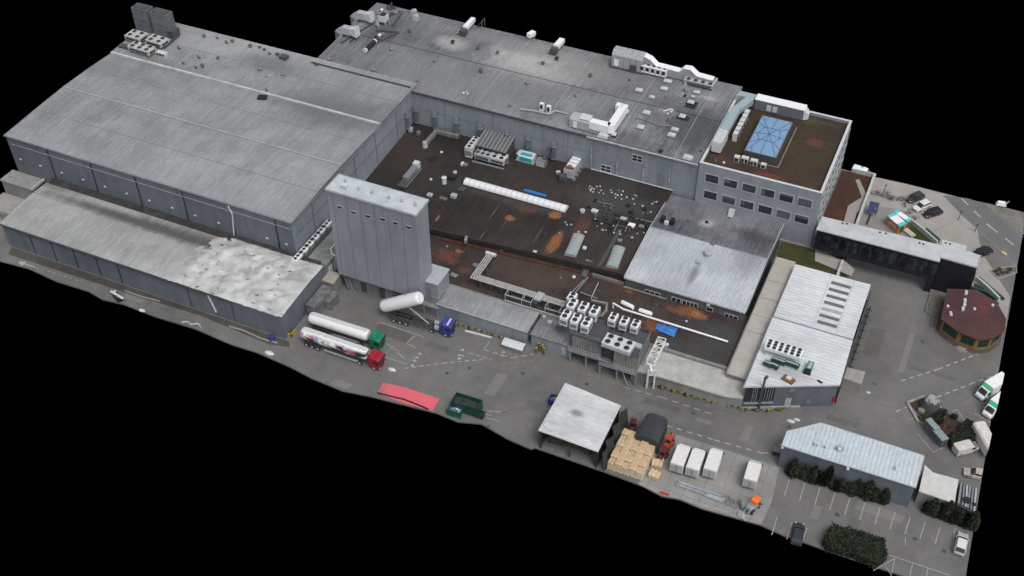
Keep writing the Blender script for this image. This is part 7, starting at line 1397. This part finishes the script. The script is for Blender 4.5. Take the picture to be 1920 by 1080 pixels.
def boxhedge(label,pts,h,mat,seed,n=2600):
    q=[at(a,b,0) for a,b in pts]; t=thing('clipped_hedge',label,'hedge',tuple(q[0])); rn=random.Random(seed); o_=q[0]
    k=MB(); c_=sum((v for v in q),Vector())/len(q); k.prism([(c_.x+(v.x-c_.x)*.9,c_.y+(v.y-c_.y)*.9) for v in q],0,h*.85); part(t,'inner_growth',k,plain('hedge_dark_core_%d'%seed,(.012,.02,.008),.9,0,.4))
    def f(r_):
        if r_.random()<.5:
            i=r_.randrange(len(q)); a=q[i].lerp(q[(i+1)%len(q)],r_.random()); z=r_.random()*h; u=1-.08*r_.random()
        else:
            a=q[r_.randrange(len(q))].lerp(q[r_.randrange(len(q))],r_.random()).lerp(c_,r_.random()*.9); z=h*(.9+.18*r_.random()); u=1
        return (c_.x+(a.x-c_.x)*u+r_.gauss(0,.06),c_.y+(a.y-c_.y)*u+r_.gauss(0,.06),z)
    part(t,'foliage',leaves(f,n,.3,rn),mat); return t
boxhedge('broad clipped dark hedge around a brown hollow at the lower edge',[(1540,1022),(1556,994),(1610,1008),(1655,1022),(1660,1054),(1640,1068),(1592,1046),(1550,1036)],2.1,LEAF,3)
boxhedge('dark clipped hedge between the rack and the dusty white van',[(1778,832),(1808,796),(1832,805),(1822,832),(1796,846),(1782,845)],1.7,LEAF,5,2200)
q=[at(a,b,0) for a,b in((1703,755),(1735,744),(1778,776),(1810,800),(1826,836),(1790,845),(1760,820))]; k=MB(); k.prism([(p.x,p.y) for p in q],.0,.12); struct('planting_bed',k,SOIL)
k=MB(); pts=[at(a,b,.2) for a,b in((1722,792),(1701,755),(1733,743),(1776,774),(1768,782))]; [k.bar(a,b,.45,.35) for a,b in zip(pts,pts[1:])]; solo('planter_kerb',k,CONC,'pale concrete kerb around the pointed planting bed','kerb',loc=tuple(pts[0]))
bush(1752,792,1.4,1.7,'dark green rounded shrub behind the grey boulder',LEAF,620,2); bush(1740,768,.9,1.2,'small dark shrub left under the grey boulder',LEAF,260,3); bush(1731,785,.8,.9,'low olive shrub at the left kerb of the bed',LEAF2,220,4); bush(1764,780,1.0,1.5,'dark shrub right of the grey boulder',LEAF,320,5); bush(1788,786,.6,1.2,'tiny dark upright bush alone in the bed middle',LEAF,160,6); bush(1803,806,.7,1.0,'small bush in front of the clipped hedge',LEAF,180,7); bush(1770,800,1.3,.6,'low dry brown ground shrub in the middle of the bed',DRY,300,8); bush(1783,812,1.1,.6,'low reddish brown shrub right of the rack',DRY,260,9)
# boulder
k=MB(); p=at(1742,766,0); rg=[]
for z,r_ in((0,1.9),(.9,1.75),(1.9,1.5),(2.6,1.25),(3.0,.8)):
    rg.append([(p.x+r_*(1+.16*noise.noise(Vector((i,z,1))))*math.cos(i*math.pi/5),p.y+.85*r_*(1+.16*noise.noise(Vector((i,z,4))))*math.sin(i*math.pi/5),z) for i in range(10)])
k.loft(rg); m_,n_=mk('boulder_stone'); co=nd(n_,'ShaderNodeTexCoord').outputs['Object']; f=noise_(n_,co,1.1,6,.7); sp=nd(n_,'ShaderNodeSeparateXYZ',{0:co}); tp=ramp(n_,math_(n_,'ADD',sp.outputs[2],f),2.6,3.0); col=mix(n_,tp,mix(n_,f,(.035,.036,.04),(.09,.09,.1)),mix(n_,ramp(n_,f,.42,.58),(.05,.05,.05),(.38,.4,.4))); finish(m_,n_,col,.9,0,f,.8,.15)
solo('boulder',k,m_,'tall dark grey boulder with a pale crusted top in the planting bed','boulder',loc=p)
k=MB(); p=at(1727,772,0); k.loft([[(p.x+r_*math.cos(i),p.y+.8*r_*math.sin(i),z) for i in range(6)] for z,r_ in((0,.8),(.6,.7),(.8,.3))]); solo('boulder',k,CONC2,'small flat brown rock at the left kerb of the bed','boulder',loc=p)
# glass rack / trolley shelter
rk=thing('glazed_shelter','long narrow grey-green slatted shelter in two steps beside the bed','shelter'); l,a,L=between((1738,790),(1772,828),1.6)
GG=plain('shelter_roof',(.2,.25,.245),.4,0,.15); k=MB(); k.bx(-L/2,.2,-.6,.6,2.3,2.42); k.bx(-.2,L/2,-.75,.75,2.0,2.1); part(rk,'roof',k,GG)
for i in range(11): x=-L/2+L*i/10; k=MB(); k.bx(x-.04,x+.04,-.6,-.52,0,2.2); k.bx(x-.04,x+.04,.52,.6,0,2.2); part(rk,'post',k,GALV)
k=MB(); k.bx(-L/2,L/2,-.45,.45,.1,1.9); part(rk,'stacked_trolleys',k,plain('trolley_grey',(.09,.1,.105),.5,.2,.4,3)); k=MB(); [k.bx(-L/2,L/2,-.58,-.55,z,z+.06) for z in(.4,1,1.6)]; part(rk,'rail',k,GALV); place(rk,l,a)
p=at(1456,850,0); t=thing('waste_bin','dark wooden bin at the left corner of the storage building','bin',p); k=MB(); k.box(p.x,p.y,0,1.3,1.2,1.0); part(t,'bin',k,plain('bin_wood',(.05,.045,.035),.8,0,.4)); k=MB(); k.box(p.x,p.y,1.0,1.4,1.3,.08); part(t,'lid',k,CONC2)
# ================================================================ upper right forecourt
p=at(1629,391,0)
t=thing('notice_board','dark blue notice board with a yellow emblem beside the terrace wall','notice board',(p.x,p.y,0)); q=[at(a,b,1.6) for a,b in((1631,381),(1647,384),(1643,400),(1628,397))]
NV=plain('navy_board',(.015,.02,.11),.4); k=MB(); c_=sum(q,Vector())/4; k.loft([[(c_.x-1.0,c_.y-1.1,1.2),(c_.x+1.0,c_.y-1.1,1.2),(c_.x+1.0,c_.y-1.0,1.2),(c_.x-1.0,c_.y-1.0,1.2)],[(c_.x-1.0,c_.y+.6,2.8),(c_.x+1.0,c_.y+.6,2.8),(c_.x+1.0,c_.y+.7,2.8),(c_.x-1.0,c_.y+.7,2.8)]]); part(t,'board',k,NV)
k=MB(); k.box(c_.x+.5,c_.y-.55,1.85,.4,.1,.25); k.box(c_.x+.4,c_.y-.45,1.95,.2,.1,.3); part(t,'emblem',k,YELL); k=MB(); [k.box(c_.x+s_*.9,c_.y,0,.1,.1,1.9) for s_ in(-1,1)]; part(t,'post',k,DGREY)
k=MB(); a=at(1632,402,.1);b=at(1625,421,.1); k.bar(a,b,.35,.15); solo('drain_channel',k,BLACK,'black drain channel running down from the blue notice board','drain',loc=tuple(a))
OB=plain('orange_timber',(.4,.22,.08),.6,0,.2); 
for i,((pa,pb_),l) in enumerate(((((1672,403),(1692,420)),'left orange brown booth with turquoise and white striped roof'),(((1684,398),(1702,411)),'right orange brown booth with turquoise and white striped roof'))):
    l_,a,L=between(pa,pb_,2.4); t=thing('market_booth',l,'booth'); k=MB(); W=1.9 if i==0 else 1.1; L=max(L,3.8); k.bx(-L/2,L/2,-W/2,W/2,0,2.3); part(t,'body',k,OB)
    k=MB(); 
    for j in range(4): k.mat([0,1,0,0][j] if False else (0 if j in(0,3) else 1)).bx(-L/2-.1+(L+.2)*(0,.2,.5,.8)[j],-L/2-.1+(L+.2)*(.2,.5,.8,1)[j],-W/2-.1,W/2+.1,2.3,2.42)
    part(t,'roof',k,[plain('turquoise_panel_%d'%i,(.08,.5,.55),.5),WHITE]); k=MB(); k.bx(L/2,L/2+.04,-W*.3,W*.3,.2,1.8); part(t,'door',k,DGREY); k=MB(); k.bx(-L*.3,L*.3,-W/2-.04,-W/2,.9,1.7); part(t,'shutter',k,WOOD); place(t,l_,a)
k=MB(); a=at(1696,429,.3);b=at(1713,443,.3); k.bar(a,b,1.3,.3); solo('pallet_boards',k,plain('pale_boards',(.4,.37,.33),.8,0,.4,3),'pale board platform on the ground below the booths','boards',loc=tuple(a))
flat('lawn',[(1703,415),(1708,418),(1733,437),(1757,455),(1748,462),(1722,452),(1705,440),(1702,428)],.02,GRASS)
flat('lawn',[(1826,530),(1838,536),(1868,560),(1875,572),(1850,560),(1826,545)],.02,GRASS)
t=thing('hedge_wall','narrow pale topped low wall with a dark hedge strip along the lawn','wall',at(1733,435,0)); k=MB(); pts=[at(a,b,.6) for a,b in((1704,412),(1731,433),(1757,456))]; [k.bar(a,b,.35,1.2) for a,b in zip(pts,pts[1:])]; part(t,'wall',k,plain('wall_white_green',(.4,.45,.42),.7)); k=MB(); pts=[at(a,b,.5) for a,b in((1735,431),(1760,452))]; k.bar(pts[0],pts[1],.7,.9); part(t,'hedge_strip',k,DGREEN)
t=thing('hedge_wall','narrow pale topped low wall with a green strip beside the octagonal kiosk','wall',at(1850,545,0)); k=MB(); pts=[at(a,b,.6) for a,b in((1830,522),(1852,541),(1873,562))]; [k.bar(a,b,.45,1.2) for a,b in zip(pts,pts[1:])]; part(t,'wall',k,plain('wall_white_green2',(.4,.45,.42),.7)); k=MB(); pts=[at(a,b,.3) for a,b in((1834,520),(1882,561))]; k.bar(pts[0],pts[1],.35,.6); part(t,'hedge_strip',k,DGREEN)
# white lorry body at the terrace corner, sculpture, posts, beds
l_,a,L=between((1606,325),(1621,330),1.5); t=panelvan('small white van parked at the rear corner of the brown terrace',WHITE,4.6); place(t,Vector((-14.8,224.0,0)),R(-5))
t=thing('white_sculpture','jagged white object on the far right verge','sculpture',at(1876,386,0)); p=t.location; k=MB(); k.box(p.x,p.y,.3,2.2,1.0,.8,R(10),.7); part(t,'body',k,WHITE); k=MB(); k.cyl((p.x+.9,p.y,.8),(p.x+1.4,p.y,1.8),.12,.05,6); k.cyl((p.x-.7,p.y,.3),(p.x-.9,p.y,0),.1,.1,6); k.cyl((p.x+.7,p.y,.3),(p.x+.8,p.y,0),.1,.1,6); part(t,'limb',k,WHITE)
for px,py,hh,l in((1828,430,1.8,'small dark post with a round head by the road'),(1797,408,2.2,'thin dark sign post at the corner of the forecourt'),(1656,362,2.6,'curved dark lamp post near the bare bushes'),(1613,322,1.8,'thin pale post at the terrace end')):
    p=at(px,py+4,0); k=MB(); k.cyl((p.x,p.y,0),(p.x,p.y,hh),.09,.07,6); k.cyl((p.x,p.y,hh),(p.x+.15,p.y,hh+.35),.2,.15,8); solo('sign_post',k,DGREY,l,'post',loc=p)
def twig(px,py,label,seed,r=1.1,h=1.3):
    rn=random.Random(seed); p=at(px,py,0); k=MB()
    def br_(a,d,L,w,dep):
        b=a+d*L; k.cyl(a,b,w,w*.6,4)
        if dep:
            for _ in range(3): br_(b,(d+Vector((rn.gauss(0,.6),rn.gauss(0,.6),rn.gauss(.1,.3)))).normalized(),L*.7,w*.6,dep-1)
    for _ in range(4): br_(Vector((0,0,0)),Vector((rn.gauss(0,.5),rn.gauss(0,.5),1)).normalized(),h*.42,.06,3)
    t=solo('bare_shrub',k,plain('twig_%d'%seed,(.1,.085,.075),.9,0,.3),label,'shrub','leafless shrubs on the pale forecourt'); return place(t,p)
for i,(px,py,l) in enumerate(((1665,372,'leafless shrub nearest the blue notice board'),(1673,377,'second leafless shrub right of the notice board'),(1681,376,'third leafless shrub toward the cars'),(1647,366,'leafless shrub on the pale wall above the notice board'),(1660,366,'leafless shrub on the pale path'),(1697,389,'leafless shrub at the upper end of the booths'),(1706,401,'leafless shrub right of the booths'),(1716,412,'lowest leafless shrub along the lawn'),(1690,378,'leafless shrub left of the white car'))): twig(px,py,l,i+20)
k=MB(); pts=[at(a,b,.25) for a,b in((1635,361),(1650,364),(1672,371))]; [k.bar(a,b,.9,.5) for a,b in zip(pts,pts[1:])]; solo('planter_wall',k,CONC2,'weathered low planter wall running from the terrace to the bare shrubs','wall',loc=tuple(pts[0]))
flat('flower_bed',[(1857,508),(1882,501),(1905,500),(1906,511),(1872,523)],.02,ground_mat('flower_bed_soil',(.1,.088,.075),(.22,.2,.18),.8,.5)); k=MB(); pts=[at(a,b,.1) for a,b in((1857,508),(1882,501),(1905,500),(1906,511),(1872,523),(1857,508))]; [k.bar(a,b,.2,.2) for a,b in zip(pts,pts[1:])]; solo('bed_edging',k,CONC,'pale stone edging around the small flower bed by the road','edging',loc=tuple(pts[0]))
for i,(px,py,s_) in enumerate(((1866,509,.5),(1875,506,.5),(1879,513,.4),(1870,516,.4),(1893,507,.5),(1887,512,.4))): bush(px,py,s_,.5,'tiny low dry plant in the small flower bed by the road',DRY,60,30+i,'bed_plant')['group']='dry plants in the small flower bed'
k=MB(); p=at(1882,476,0); k.box(p.x,p.y,0,1.2,.6,.3,R(-30)); solo('ground_plate',k,WOOD,'small brownish plate on the paving near the black car','plate',loc=p)
# pavement edges by the road and forecourt
for nm,pp,w in(('kerb_line',[(1750,447-13),(1795,411),(1830,440),(1842,452),(1840,462)],.12),('kerb_line',[(1768,366),(1800,400),(1860,455),(1905,500)],.2),('kerb_line',[(1850,384),(1918,445)],.2)):
    dashes(nm,pp,w,0,0,CONC2,.014)
# cut what crosses the eastern limit of the survey
import bmesh
bpy.context.view_layer.update()
GONE=[]
for root in CUT:
    for o_ in [x for c_ in KIDS(root) for x in [c_]+KIDS(c_)]:
        M=o_.matrix_world; inv=M.inverted(); me=o_.data; bm=bmesh.new(); bm.from_mesh(me)
        co_=inv@Vector((21.9,150,0)); no_=(inv.to_3x3()@Vector((1,-.012,0))).normalized()
        bmesh.ops.bisect_plane(bm,geom=bm.verts[:]+bm.edges[:]+bm.faces[:],plane_co=co_,plane_no=no_,clear_outer=True); bm.to_mesh(me); n_v=len(bm.verts); bm.free()
        if n_v==0: GONE.append(o_)
for o_ in GONE:
    for g_ in KIDS(o_):
        if g_ not in GONE: g_.parent=o_.parent; g_.matrix_parent_inverse=Matrix.Identity(4)
for o_ in GONE: bpy.data.objects.remove(o_)
